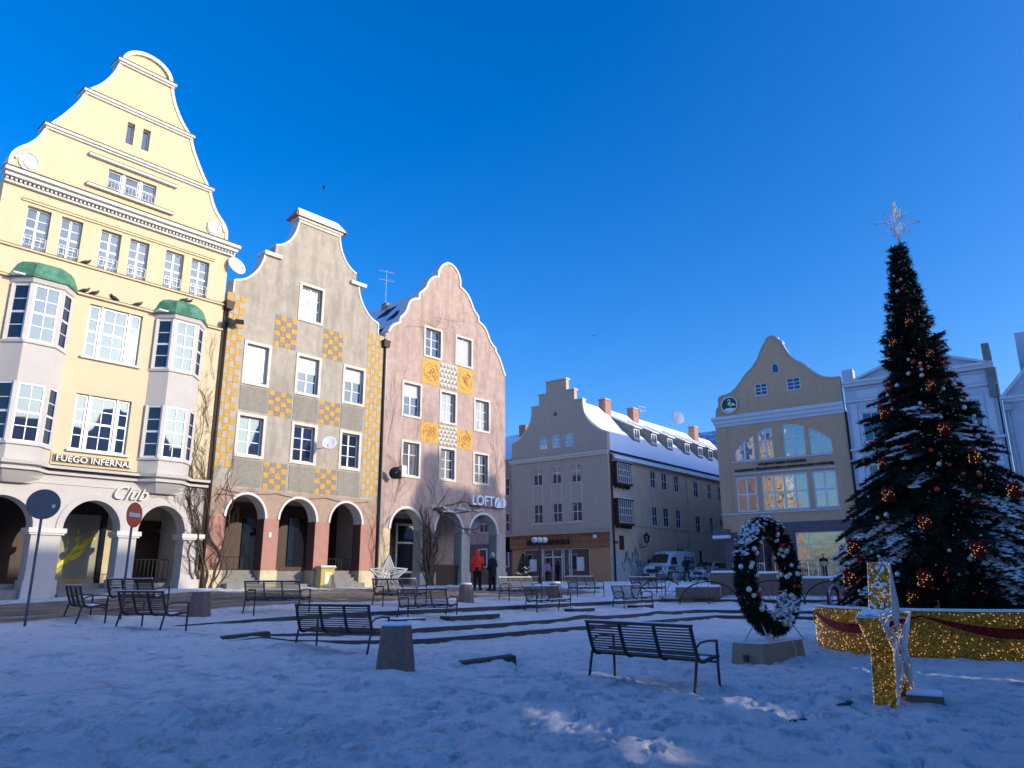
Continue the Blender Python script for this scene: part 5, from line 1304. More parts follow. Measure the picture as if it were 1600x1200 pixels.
# ================================================================== ROAD SIGNS
def sign(p, az, h, r, label, faces):
    o = empty('road_sign', (p[0], p[1], G(*p) - .1), az, label=label, cat='road sign')
    MB().tube([(0, 0, 0), (0, 0, h + r * .95)], .03, 10).build('post', 'signback', o, smooth=True)
    d = MB().lathe([(r, -.045), (r, -.035)], 36, c=(0, 0, h), ax='Y').build('sign_disc', 'signback', o)
    if faces:
        MB().lathe([(r * .98, -.05), (r * .98, -.046)], 36, c=(0, 0, h), ax='Y').build('red_face', 'signred', d)
        MB().box(-r * .72, r * .72, -.054, -.0505, h - r * .16, h + r * .16).build('white_bar', 'signwhite', d)
    else:
        MB().box(-.2, .2, -.05, -.02, h + .1, h + .13).box(-.2, .2, -.05, -.02, h - .13, h - .1).build('clamp', 'signback', o)
        MB().box(.18, .25, -.05, -.046, h - .08, h).build('sticker', 'signwhite', d)
    return o
sign((-11.36, 18.0), 60, 2.93, .36, 'round traffic sign seen from its dark back on a tall post, far left', False).children[0]
sign((-10.1, 19.85), 8, 2.78, .33, 'red no-entry sign with white bar behind the left benches', True)

# ================================================================== LAMPS, DISHES, AERIALS
def dish(par_loc, az, r, label, mat='lampglass', tilt=20, arm=.5, drop=.0):
    o = empty('satellite_dish', par_loc, az, label=label, cat='satellite dish')
    # faces local -Y
    prof = [(r * k / 6, .10 * r * (k / 6) ** 2 * -1.6) for k in range(7)]
    mb = MB(); mb.lathe([(max(.001, a), b) for a, b in prof] + [(max(.001, a), b + .015) for a, b in prof[::-1]], 24, c=(0, 0, 0), ax='Y')
    d = mb.build('reflector', mat, o, smooth=True); d.rotation_euler = (R(-tilt), 0, 0)
    MB().tube([(0, -.0, -r * .9), (0, -r * 1.1, -r * .5)], .012, 5).tube([(0, -r * 1.1, -r * .55), (0, -r * 1.02, -r * .38)], .03, 8).build('receiver_arm', 'zinc', o)
    MB().tube([(0, .01, 0), (0, arm, 0), (0, arm, -drop)], .02, 6).build('mount', 'zinc', o)
    return o
def wl(az, o_, u, out, z):
    a = R(az); return (o_[0] + u * math.sin(a) + out * math.cos(a), o_[1] + u * math.cos(a) - out * math.sin(a), z)
f1o, f2o, f3o = (-12.173, 29.0), (-12.074, 29.113), (-6.409, 35.36)
dish(wl(42.2, f2o, 5.02, .75, 7.45), 42.2 + 40, .33, 'white satellite dish on the grey house between two windows', 'whiteletter', arm=.9)
dish(wl(43.3, f3o, .55, .55, 6.52), 43.3 - 150, .30, 'dark-backed satellite dish left of the rose house window', 'blackletter', arm=.6)
dish(wl(41.3, f1o, .45, .1, 14.6), 41.3 - 8, .42, 'white satellite dish beside the cream house cornice', 'whiteletter', arm=.4)
b = MB().box(-.14, .14, -.1, .1, -.3, .25).build('air_unit', 'zinc'); b.location = wl(43.3, f3o, 1.28, .2, 6.75); b.rotation_euler = (0, 0, R(90 - 43.3)); tag(b, 'small pale box fixed at the lower corner of a rose house window', 'unit')
def rl(u, v, z): # on the corner house roof, side frame
    a = R(39.9); return (7.809 + u * math.sin(a) - v * math.cos(a), 60 + u * math.cos(a) + v * math.sin(a), z)
dish(rl(13.6, 4.7, 18.3), 39.9 - 40, .42, 'white dish on the corner house ridge beside a brick chimney', 'whiteletter', arm=.1, drop=1.2)
dish(rl(21.8, 4.7, 18.7), 39.9 - 75, .8, 'large white dish standing on the corner house ridge', 'whiteletter', arm=.1, drop=1.6, tilt=35)
def aerial(p, h, label, lattice=False):
    o = empty('roof_aerial', p, 60, label=label, cat='aerial')
    if lattice:
        mb = MB()
        for dx, dy in ((-.12, 0), (.12, 0), (0, .2)): mb.tube([(dx, dy, 0), (dx, dy, h)], .015, 4)
        for i in range(int(h / .3)):
            z = i * .3; s = 1 if i % 2 else -1; mb.tube([(-.12 * s, 0, z), (.12 * s, 0, z + .3)], .009, 4); mb.tube([(.12 * s, 0, z), (0, .2, z + .3)], .009, 4)
        mb.build('lattice_mast', 'zinc', o)
    else:
        MB().tube([(0, 0, 0), (0, 0, h)], .018, 5).build('mast', 'zinc', o)
        mb = MB()
        for z in (h * .95, h * .7): 
            mb.tube([(-.5, 0, z), (.5, 0, z)], .01, 4)
            for i in range(8): mb.tube([(-.5 + i * .14, -.25, z), (-.5 + i * .14, .25, z)], .007, 4)
        mb.build('aerial_rods', 'zinc', o)
    return o
aerial(wl(42.2, f2o, 1.0, -5.5, 14.0), 3.0, 'thin lattice mast on the roof between cream and grey houses', True)
aerial(wl(43.3, f3o, 4.3, -5.9, 17.9), 2.3, 'slim aerial on the chimney of the rose house')
aerial(rl(14.6, 4.9, 17.2), 1.6, 'small aerial beside the ridge dish of the corner house')
# floodlights on the downpipe
for dx, dz, lb in ((.1, 0.0, 'black floodlight clamped on the dark downpipe, left one'), (.5, .08, 'black floodlight reaching out from the dark downpipe, right one')):
    o = empty('floodlight', wl(42.2, f2o, .05 + dx, .35, 12.0 + dz), 42.2, label=lb, cat='floodlight', group='floodlights on the downpipe')
    hd = MB().box(-.2, .2, -.15, .1, -.1, .1, tx=.03, ty=.03).build('lamp_head', 'black', o, bevel=.01); hd.rotation_euler = (R(15), 0, R(-25 if dx > .2 else 30))
    MB().tube([(0, .1, 0), (-dx, .35, .0)], .025, 6).build('bracket', 'black', o)
def lantern():
    o = empty('wall_lantern', rl(4.35, -.75, 4.6), 39.9, label='black wall lantern on a bracket beside the boarded side window', cat='lantern')
    MB().tube([(0, .75, -.5), (0, .2, -.5), (0, 0, -.4), (0, 0, -.15)], .03, 6).tube([(0, .75, -.2), (0, .3, -.45)], .02, 5).build('bracket', 'iron', o)
    mb = MB()
    def fr(r, z): return [(r * math.cos(R(60 * k)), r * math.sin(R(60 * k)), z) for k in range(6)]
    vs = fr(.13, -.12) + fr(.24, .38); fs = [(k, (k + 1) % 6, 6 + (k + 1) % 6, 6 + k) for k in range(6)]
    MB().add(vs, fs).build('lamp_glass', 'glassdark', o)
    for k in range(6): a = (math.cos(R(60 * k)), math.sin(R(60 * k))); mb.tube([(.14 * a[0], .14 * a[1], -.14), (.25 * a[0], .25 * a[1], .4)], .02, 4)
    mb.lathe([(.3, .38), (.3, .42), (.12, .6), (.05, .62), (.04, .75), (.001, .8)], 6).lathe([(.05, -.2), (.14, -.12)], 6)
    mb.build('lamp_frame', 'iron', o)
lantern()
def street_lamp():
    x, y = 1.62, 46.0
    o = empty('street_lamp', (x, y, G(x, y)), 80, label='dark street lamp with three snow-topped globes in front of the brown shop', cat='street lamp'); o.scale = (.75,) * 3
    MB().lathe([(.16, 0), (.14, .5), (.08, .6), (.055, 1.2), (.045, 3.2)], 12).build('post', 'iron', o, smooth=True)
    MB().tube([(-.55, 0, 3.15), (0, 0, 3.1), (.55, 0, 3.15)], .035, 6).box(-.62, .62, -.06, .06, 3.14, 3.2).build('arm', 'iron', o)
    for dx in (-.42, 0, .42):
        g_ = MB().lathe([(.1, 3.2), (.24, 3.3), (.25, 3.42), (.2, 3.5)], 14, c=(dx, 0, 0)).build('lamp_globe', 'lampglass', o, smooth=True)
        MB().lathe([(.25, 3.46), (.22, 3.56), (.1, 3.64), (.01, 3.66)], 14, c=(dx, 0, 0)).build('snow_cap', 'snow', g_, smooth=True)
street_lamp()

# ================================================================== PIGEONS AND FLYING BIRDS
def bird(p, az, label, group, fly=False, s=1.0, rz=0, cat='pigeon'):
    o = bpy.data.objects.new('bird', bird.me[1 if fly else 0]); C.objects.link(o); o.location = p; o.rotation_euler = (0, R(rz), R(90 - az)); o.scale = (s,) * 3
    tag(o, label, cat, group); return o
def bird_mesh(fly):
    mb = MB()
    if not fly:
        mb.tube([(-.17, 0, .06), (-.1, 0, .09), (0, 0, .11), (.07, 0, .14), (.1, 0, .19), (.12, 0, .215), (.15, 0, .215)], [.012, .04, .062, .055, .032, .028, .006], 8)
        mb.tube([(.145, 0, .215), (.17, 0, .208)], [.01, .003], 5); mb.tube([(.0, .02, .06), (.0, .02, -.0)], .006, 4); mb.tube([(.0, -.02, .06), (.0, -.02, 0)], .006, 4)
        mb.tube([(-.19, 0, .05), (-.08, 0, .08)], [.025, .02], 4)
    else:
        mb.tube([(-.2, 0, 0), (-.1, 0, .01), (0, 0, 0), (.12, 0, .01), (.17, 0, .01)], [.01, .04, .055, .035, .005], 8)
        for s in (-1, 1):
            v = [(.08, 0, .02), (.12, s * .18, .09), (.05, s * .38, .12), (-.02, s * .36, .11), (-.05, s * .15, .06), (-.08, 0, .02)]
            mb.add(v + [(a, b_, c - .01) for a, b_, c in v], [(0, 1, 2, 3, 4, 5), (11, 10, 9, 8, 7, 6)])
    me = bpy.data.meshes.new('bird'); me.from_pydata(mb.v, [], mb.f); me.materials.append(M['pigeon']); me.polygons.foreach_set('use_smooth', [True] * len(mb.f)); me.update(); return me
bird.me = [bird_mesh(False), bird_mesh(True)]
for u, z, lb in ((-5.15, 11.72, 'pigeon on the string course right of the left copper dome'), (-4.82, 11.72, 'second pigeon right of the left copper dome'), (-4.15, 11.72, 'pigeon on the string course above the middle window'),
              (-3.27, 11.72, 'pigeon on the string course near the right end of the middle window'), (-5.25, 12.8, 'pigeon on the sill course under the second top window')):
    bird(wl(41.3, f1o, u, .06, z), 41.3 if random.random() < .6 else 221, lb, 'pigeons perched on the cream house')
for u, lb in ((-1.62, 'pigeon on the right copper dome, left one of two'), (-1.42, 'pigeon on the right copper dome, right one of two')): bird(wl(41.3, f1o, u, .2, 12.33), 41.3, lb, 'pigeons perched on the cream house')
bird((-14.7, 52, 31.3), 80, 'small dark bird flying above the grey house gable', 'birds in flight', True, .85, 15, cat='bird')
bird((8.3, 70, 25.0), 20, 'small dark bird flying high above the corner house roof', 'birds in flight', True, 1.2, -20, cat='bird')

# ================================================================== FOLIAGE HELPERS
def np_mesh(name, V, F, mats, parent, mi=None):
    """V (n,3) array, F list of (k, array) faces all of k corners"""
    me = bpy.data.meshes.new(name)
    me.vertices.add(len(V)); me.vertices.foreach_set('co', np.asarray(V, dtype=np.float32).ravel())
    nf = len(F); k = F.shape[1]
    me.loops.add(nf * k); me.loops.foreach_set('vertex_index', F.astype(np.int32).ravel())
    me.polygons.add(nf); me.polygons.foreach_set('loop_start', np.arange(0, nf * k, k, dtype=np.int32)); me.polygons.foreach_set('loop_total', np.full(nf, k, dtype=np.int32))
    for m in mats: me.materials.append(M[m])
    me.update(calc_edges=True); me.validate()
    o = bpy.data.objects.new(name, me); C.objects.link(o)
    if parent: o.parent = parent
    return o
def norm(a): return a / (np.linalg.norm(a, axis=-1, keepdims=True) + 1e-9)
def tufts(P, D, rng, length=.09, width=.02, n=4, spread=.75):
    """needle tufts at points P pointing along D -> thin triangles"""
    m = len(P); D = norm(D); V = []; 
    for k in range(n):
        j = rng.normal(size=(m, 3)) * spread; d = norm(D + j); s = norm(np.cross(d, rng.normal(size=(m, 3))))
        L = length * rng.uniform(.7, 1.25, (m, 1)); b = P - d * L * .25
        V.append(np.stack([b - s * width / 2, b + s * width / 2, P + d * L], 1))
    V = np.concatenate(V).reshape(-1, 3); F = np.arange(len(V)).reshape(-1, 3)
    return V, F
def flakes(P, rng, size=.07, flat=.25):
    """small snow clods: squashed 4-sided pyramids pairs"""
    m = len(P); a = rng.uniform(0, 2 * PI, m); s = size * rng.uniform(.5, 1.3, m)
    vs = np.zeros((m, 6, 3))
    for k in range(4):
        vs[:, k, 0] = np.cos(a + k * PI / 2 + rng.uniform(-.3, .3, m)) * s * rng.uniform(.6, 1.2, m); vs[:, k, 1] = np.sin(a + k * PI / 2) * s * rng.uniform(.6, 1.2, m); vs[:, k, 2] = rng.normal(0, .12, m) * s
    vs[:, 4, 2] = s * flat * 1.5; vs[:, 5, 2] = -s * flat * .5
    vs += P[:, None, :]
    F0 = np.array([[0, 1, 4], [1, 2, 4], [2, 3, 4], [3, 0, 4], [1, 0, 5], [2, 1, 5], [3, 2, 5], [0, 3, 5]])
    F = (np.arange(m)[:, None, None] * 6 + F0[None]).reshape(-1, 3)
    return vs.reshape(-1, 3), F

def spruce(loc, H, prof, label, cat, seed=1, lvl=.13, nb=9, snowz=5.8, dens=1.0, tuft=.105, fwd=None, name='christmas_tree'):
    rng = np.random.default_rng(seed); rnd = random.Random(seed)
    o = empty(name, loc, 0, label=label, cat=cat)
    mb = MB().tube([(0, 0, -.3), (0, 0, H * .3), (0, 0, H * .99)], [H * .028, H * .018, .012], 10); mb.build('trunk', 'bark', o)
    P = []; D = []; SP = []; br = MB(); z = prof[0][0]; li = 0
    while z < H * .985:
        r = lin(z, prof); n = max(4, int(nb * (.55 + .45 * min(1, r))))
        a0 = rnd.uniform(0, 2 * PI)
        for k in range(n):
            a = a0 + 2 * PI * k / n + rnd.uniform(-.25, .25); L = r * rnd.uniform(.72, 1.12)
            if rnd.random() < .1: L *= 1.12
            zz = z + rnd.uniform(-.06, .06) * (1 + r * .3)
            rise = .36 * L; droop = (.42 if r > 1.6 else .25 if r > .8 else -.15) * L
            steps = max(3, int(L / .16)); sp = []
            for i in range(steps + 1):
                t = i / steps
                sp.append((math.cos(a) * L * t, math.sin(a) * L * t, zz + rise * .6 * t - (rise * .6 + droop) * t * t + .10 * L * t ** 4))
            if L > .5: br.tube(sp, [max(.006, .022 * (1 - i / steps)) for i in range(steps + 1)], 4, cap=False)
            fwd_ = Vector((math.cos(a), math.sin(a), -.15)); side = Vector((-math.sin(a), math.cos(a), 0))
            pn = noise.noise(Vector((math.cos(a) * 1.6, math.sin(a) * 1.6, zz * 1.1 + seed * 3)))
            sn = zz < snowz and (pn + .38 * (1 - zz / snowz) + rnd.uniform(-.08, .08)) > .29
            d = .10 if L > .5 else .03
            while d < L:
                t = d / L; i = min(int(t * steps), steps - 1); f = t * steps - i
                c = Vector(sp[i]).lerp(Vector(sp[i + 1]), f)
                if t > .12 or L < .5:
                    for s in (-1, 1):
                        bl = min(.50, (.16 + .62 * (1 - t) * L) * .62) * rnd.uniform(.6, 1.2)
                        dr = (fwd_ * .75 + side * s * rnd.uniform(.65, 1.0) + Vector((0, 0, rnd.uniform(-.35, .08)))).normalized()
                        m = max(2, int(bl / (.055 / dens)))
                        for q in range(m):
                            e = c + dr * (bl * (q + .5) / m); e.z -= .25 * (bl * (q + .5) / m) ** 2
                            P.append(e); D.append(dr)
                            if sn and rnd.random() < .55: SP.append(e + Vector((rnd.uniform(-.02, .02), rnd.uniform(-.02, .02), .035)))
                P.append(c); D.append(fwd_)
                if sn and rnd.random() < .7: SP.append(c + Vector((0, 0, .04)))
                d += .075 / dens
        z += lvl * (.55 + .45 * min(1, r / 1.2)); li += 1
    br.build('limbs', 'bark', o)
    P = np.array([tuple(p) for p in P]); D = np.array([tuple(p) for p in D])
    V, F = tufts(P, D, rng, tuft, .024, 4)
    np_mesh('crown', V, F, ['needles'], o)
    if SP:
        SPa = np.array([tuple(p) for p in SP]); V, F = flakes(SPa, rng, .085)
        np_mesh('snow_on_boughs', V, F, ['snow'], o)
    return o
TX, TY = 9.95, 17.5
prof = [(1.25, 2.3), (2.3, 2.25), (3.7, 1.85), (4.9, 1.32), (5.6, 1.08), (6.6, .74), (7.8, .46), (9.0, .27), (9.7, .16), (9.95, .05)]
TREE = spruce((TX, TY, 0), 9.9, prof, 'tall dark Christmas tree with red and silver balls rising from the golden ring', 'christmas tree', 4, nb=12, dens=1.15)

def tree_lights():
    r = random.Random(31); mb = MB()
    for i in range(900):
        z = 1.4 + 8.2 * r.random() ** 1.3; a = R(r.uniform(-215, -15)); rr = lin(z, prof) * r.uniform(.75, 1.02)
        mb.ball((rr * math.cos(a), rr * math.sin(a), z - .08 * rr), r.uniform(.012, .02), 5, 3)
    o = mb.build('light_string', 'champ', TREE); o['kind'] = 'stuff'
tree_lights()
def star_topper():
    o = empty('tree_star', (TX + .08, TY, 9.85), 95, label='thin white outlined star on the very top of the Christmas tree', cat='star')
    MB().tube([(0, 0, -.6), (0, 0, .2)], .02, 6).build('rod', 'wire', o)
    mb = MB(); pts = []
    for k in range(16):
        a = R(90 + 22.5 * k); r = {0: .60, 4: .60, 2: .42, 6: .42}[k % 8] if k % 2 == 0 else .15
        if k % 8 in (2, 6): r = .42
        pts.append((r * math.cos(a) * .95, 0, .62 + r * math.sin(a)))
    for y in (-.05, .05): mb.tube([(p[0], y, p[2]) for p in pts + pts[:1]], 0.010, 5)
    for p in pts[::2]: mb.tube([(p[0], -.05, p[2]), (p[0], .05, p[2])], .01, 4)
    mb.build('outline', 'wire', o)
    # second star crossing the first
    m2 = MB()
    for y in (-.03, .03): m2.tube([(y, p[0] * .8, p[2]) for p in pts + pts[:1]], .011, 5)
    m2.build('crossing_outline', 'wire', o)
star_topper()

# ornaments
def shared(name, mb, mats, smooth=True):
    me = bpy.data.meshes.new(name); me.from_pydata(mb.v, [], mb.f)
    for m in (mats if isinstance(mats, list) else [mats]): me.materials.append(M[m])
    if isinstance(mats, list): me.polygons.foreach_set('material_index', mb.m)
    me.polygons.foreach_set('use_smooth', [smooth] * len(mb.f)); me.update(); return me
ballme = {c: shared('ball', MB().ball((0, 0, 0), 1, 12, 8).tube([(0, 0, .95), (0, 0, 1.15)], .16, 6), c) for c in ('red', 'silver', 'champ')}
def ornament(c, p, r, label, group):
    o = bpy.data.objects.new('bauble', ballme[c]); C.objects.link(o); o.location = p; o.scale = (r,) * 3
    tag(o, label, 'bauble', group); return o
rnd = random.Random(21)
for c, n, lab in (('red', 125, 'glossy red ball hanging on the Christmas tree'), ('silver', 72, 'pearly silver ball hanging on the Christmas tree')):
    for i in range(n):
        z = 1.5 + (9.3 - 1.5) * (rnd.random() ** 1.35); a = R(rnd.uniform(-215, -15)) ; rr = lin(z, prof) * rnd.uniform(.8, 1.0) * .98 + .02
        ornament(c, (TX + rr * math.cos(a), TY + rr * math.sin(a), z - .12 - .09 * rr), rnd.uniform(.034, .06), lab, 'balls on the Christmas tree, ' + c)
# red tinsel gift bundles
def gift_mesh():
    mb = MB().box(-.11, .11, -.09, .09, -.15, .15)
    r = random.Random(2)
    for i in range(110):
        u, v, w = r.uniform(-.14, .14), r.uniform(-.11, .11), r.uniform(-.19, .19); k = r.choice('xyz')
        if k == 'x': u = math.copysign(.13, u)
        elif k == 'y': v = math.copysign(.105, v)
        else: w = math.copysign(.175, w)
        mb.ball((u, v, w), r.uniform(.018, .034), 5, 4)
    for i in range(26):
        f = r.choice([(0, -1), (0, 1), (1, 1), (1, -1)]); u, w = r.uniform(-.14, .14), r.uniform(-.18, .18)
        c = (u, f[1] * .125, w) if f[0] == 0 else (f[1] * .155, u * .8, w); mb.ball(c, .011, 6, 4, 1)
    for s in (-1, 1): mb.tube([(0, 0, .19), (s * .12, 0, .27), (s * .16, 0, .2), (0, 0, .19)], .03, 5)
    return shared('gift', mb, ['redtinsel', 'bulb'], False)
gme = gift_mesh()
GP = [(-.32, 7.72, 250), (0.18, 7.2, 250)]
from mathutils import Vector as V3
CAMP, CAMR, CAMF = 14.842, -.3255, 1152.75
def cam_ray(px, py):
    x, y = (px - 800) / CAMF, (py - 600) / CAMF; r = R(CAMR); x, y = math.cos(r) * x + math.sin(r) * y, -math.sin(r) * x + math.cos(r) * y
    p = R(CAMP); return V3((x, math.cos(p) + y * math.sin(p), math.sin(p) - y * math.cos(p)))
gl = ['small red tinsel gift bundle high on the tree', 'red tinsel gift bundle on the left edge of the upper tree', 'red gift bundle right of the narrow upper crown', 'red gift bundle in the middle, just above the wide lower crown',
      'red gift bundle on the left edge where the crown starts to widen', 'large red gift bundle right of the trunk line, mid height', 'red gift bundle near the right edge, mid height', 'small red gift bundle at left, mid height', 'tall red gift bundle left of centre in the lower crown',
      'red gift bundle in the centre above the low snowy boughs', 'wide red gift bundle low on the right', 'red gift bundle at the far left tips, low', 'lowest red gift bundle at the far left', 'square red gift bundle straight above the golden ring', 'red gift bundle at the far right tips', 'red tinsel bundle hanging below the lowest boughs']
for (px, py), lb, s in zip([(1421, 504), (1396, 536), (1454, 552), (1455, 603), (1383, 647), (1476, 672), (1524, 715), (1379, 726), (1389, 774), (1446, 817), (1529, 861), (1334, 856), (1328, 903), (1446, 906), (1585, 767), (1427, 934)], gl, [.7, .65, .6, .75, .8, .9, .95, .7, .95, .9, 1.0, 1.0, 1.0, 1.05, 1.0, .8]):
    r = cam_ray(px, py); best = None; d = 13.0
    while d < 19:
        q = V3((0, 0, 1.55)) + r * (d / r.y); rr = math.hypot(q.x - TX, q.y - TY)
        if rr < lin(q.z, prof) * .97 + .05: break
        d += .02
    if d > 18.9:
        d = 17.2; q = V3((0, 0, 1.55)) + r * (d / r.y)
    o = bpy.data.objects.new('gift_bundle', gme); C.objects.link(o); o.location = q; o.scale = (s * .78,) * 3; o.rotation_euler = (0, 0, rnd.uniform(-.6, .6)); tag(o, lb, 'decoration', 'red gift bundles on the Christmas tree')

# ================================================================== GOLDEN RING
def golden_ring():
    Rr, h = 2.95, .90
    o = empty('ring_fence', (10.05, 17.6, 0), 90, label='golden tinsel ring fence with red swags around the foot of the tree', cat='decoration')
    n = 72
    def circ(r, z): return [(r * math.cos(2 * PI * k / n), r * math.sin(2 * PI * k / n), z) for k in range(n)]
    def band(L, name, mat, par=None, sm=False):
        vs = []; fs = []
        for r, z in L: vs += circ(r, z)
        for i in range(len(L) - 1):
            for k in range(n): fs.append((i * n + k, i * n + (k + 1) % n, (i + 1) * n + (k + 1) % n, (i + 1) * n + k))
        return MB().add(vs, fs).build(name, mat, par or o, smooth=sm)
    w = band([(Rr, -.05), (Rr + .015, h * .5), (Rr, h), (Rr - .16, h), (Rr - .16, -.05)], 'ring_wall', 'goldtinsel')
    band([(Rr + .012, h), (Rr + .012, h + .03), (Rr - .04, h + .05), (Rr - .14, h + .045), (Rr - .17, h)], 'snow_layer', 'snow', w, True)
    # red swags between six points
    mb = MB(); gm = MB(); a0 = 49; per = 60
    for k in range(6):
        N_ = 20; up = []; dn = []
        for i in range(N_ + 1):
            t = i / N_; a = R(a0 + per * (k + t)); sag = math.sin(PI * t)
            zt = .80 - .30 * sag ** 1.1 - .0; wd = .03 + .17 * sag
            rr = Rr + .02; up.append((rr * math.cos(a), rr * math.sin(a), zt + wd * .5)); dn.append((rr * math.cos(a), rr * math.sin(a), zt - wd * .5))
        vs = up + dn; fs = [(i, i + 1, N_ + 2 + i, N_ + 1 + i) for i in range(N_)]
        # give the ribbon some thickness
        vs2 = [(x * 1.008, y * 1.008, z) for x, y, z in vs]; m = len(vs)
        mb.add(vs + vs2, [tuple(f[::-1]) for f in fs] + [tuple(q + m for q in f)[::-1] for f in fs] + [(i, i + 1, i + 1 + m, i + m) for i in range(N_)] + [(N_ + 1 + i, N_ + 1 + i + m, N_ + 2 + i + m, N_ + 2 + i) for i in range(N_)])
        gm.tube([(x * 1.01, y * 1.01, z + .008) for x, y, z in up], .014, 5); gm.tube([(x * 1.01, y * 1.01, z - .008) for x, y, z in dn], .014, 5)
    mb.build('red_swag', 'redtinsel', o); gm.build('swag_cord', 'goldtinsel', o)
    bm_ = MB(); r = random.Random(8)
    for i in range(1500):
        a = r.uniform(0, 2 * PI); z = r.uniform(.04, .88); t = ((math.degrees(a) - a0) % per) / per; sag = math.sin(PI * t)
        zt = .80 - .30 * sag ** 1.1; wd = .03 + .17 * sag
        if abs(z - zt) < wd * .5 + .02: continue
        bm_.ball(((Rr + .022) * math.cos(a), (Rr + .022) * math.sin(a), z), .0095, 5, 3)
    b = bm_.build('light_bulbs', 'bulb', o); b['kind'] = 'stuff'
golden_ring()
def red_arch():
    o = empty('light_arch', (8.1, 19.4, 0), 60, label='small red light arch with white edge peeping over the left end of the ring', cat='decoration')
    pts = [(-.2, 0, 0), (-.2, 0, 1.1)] + [(.2 * -math.cos(R(a)), 0, 1.1 + .22 * math.sin(R(a))) for a in range(20, 180, 20)] + [(.2, 0, 1.1), (.2, 0, 0)]
    MB().tube(pts, .05, 8).build('red_tube', 'redtinsel', o); MB().tube([(p[0], -.03, p[2] + .03) for p in pts], .035, 6).build('white_edge', 'wire', o)
red_arch()

# ================================================================== WREATH ON ITS BOX
def wreath():
    o = empty('wreath', (5.08, 15.17, .35), 45, label='big standing fir wreath with silver and red balls, dusted with snow', cat='wreath')
    rng = np.random.default_rng(5); RM, rt = .945, .205; c = (0, 0, 1.24)
    MB().lathe([(0, 0)], 3) if False else None
    # frame
    MB().tube([(RM * math.cos(R(a)), 0, c[2] + RM * math.sin(R(a))) for a in range(0, 361, 10)], .05, 8).build('ring_frame', 'iron', o)
    m = 9500; A = rng.uniform(0, 2 * PI, m); B = rng.uniform(0, 2 * PI, m); rr = rt * rng.uniform(.55, 1.0, m)
    cx = np.stack([np.cos(A) * RM, np.zeros(m), c[2] + np.sin(A) * RM], 1)
    dn = np.stack([np.cos(A) * np.cos(B), np.sin(B), np.sin(A) * np.cos(B)], 1)
    P = cx + dn * rr[:, None]; tan = np.stack([-np.sin(A), np.zeros(m), np.cos(A)], 1)
    V, F = tufts(P, dn + tan * rng.uniform(-.8, .8, (m, 1)), rng, .07, .02, 3, .5)
    np_mesh('fir_greenery', V, F, ['needles'], o)
    up = dn[:, 2]; k = (up > .35) & (rng.random(m) < .16) | ((up > .1) & (A > 4.9) & (A < 5.8) & (rng.random(m) < .6)) | ((up > .2) & (A > 2.0) & (A < 2.8) & (rng.random(m) < .3))
    V, F = flakes(P[k] + dn[k] * .03, rng, .05, .4); np_mesh('snow_on_boughs', V, F, ['snow'], o)
    mb = MB()
    for s in (-1, 1):
        for y in (-.28, .28): mb.tube([(s * .55, 0, .48), (s * .72, y, .0)], .014, 5)
    mb.build('prop_stay', 'zinc', o)
    wm = Matrix.Translation((5.08, 15.17, .35)) @ Matrix.Rotation(R(45), 4, 'Z')
    r = random.Random(12)
    lab = {'red': 'small red ball on the standing wreath', 'silver': 'silver white ball on the standing wreath', 'champ': 'pale champagne ball on the standing wreath'}
    for cc, n, ra in (('silver', 38, (.04, .06)), ('champ', 22, (.04, .065)), ('red', 34, (.03, .05))):
        for i in range(n):
            a = r.uniform(0, 2 * PI); b_ = r.choice([r.uniform(-PI * .95, -.05), r.uniform(PI * .6, PI * 1.3)]); q = rt * 1.02
            p = Vector(((RM + q * math.cos(b_)) * math.cos(a), q * math.sin(b_), c[2] + (RM + q * math.cos(b_)) * math.sin(a)))
            ornament(cc, wm @ p, r.uniform(*ra), lab[cc], 'balls on the wreath, ' + cc)
    b = empty('wreath_box', (4.6, 14.4, 0), 45, label='taupe wooden box carrying the standing wreath', cat='box')
    MB().box(0, 1.78, 0, .68, -.1, .36, tx=.05, ty=.03).build('box', 'taupe', b, bevel=.008)
    MB().box(.1, 1.7, .04, .62, .361, .375).build('snow_cap', 'snow', b)
    e = MB().box(-.07, -.01, .3, .38, .05, .17).build('plug_box', 'black', b)
    MB().tube([(1.2, -.012, .36), (1.22, -.02, .28), (1.3, -.014, .22), (1.28, -.02, .1), (1.33, -.015, 0)], .009, 5).build('cable', 'surround', b)
wreath()

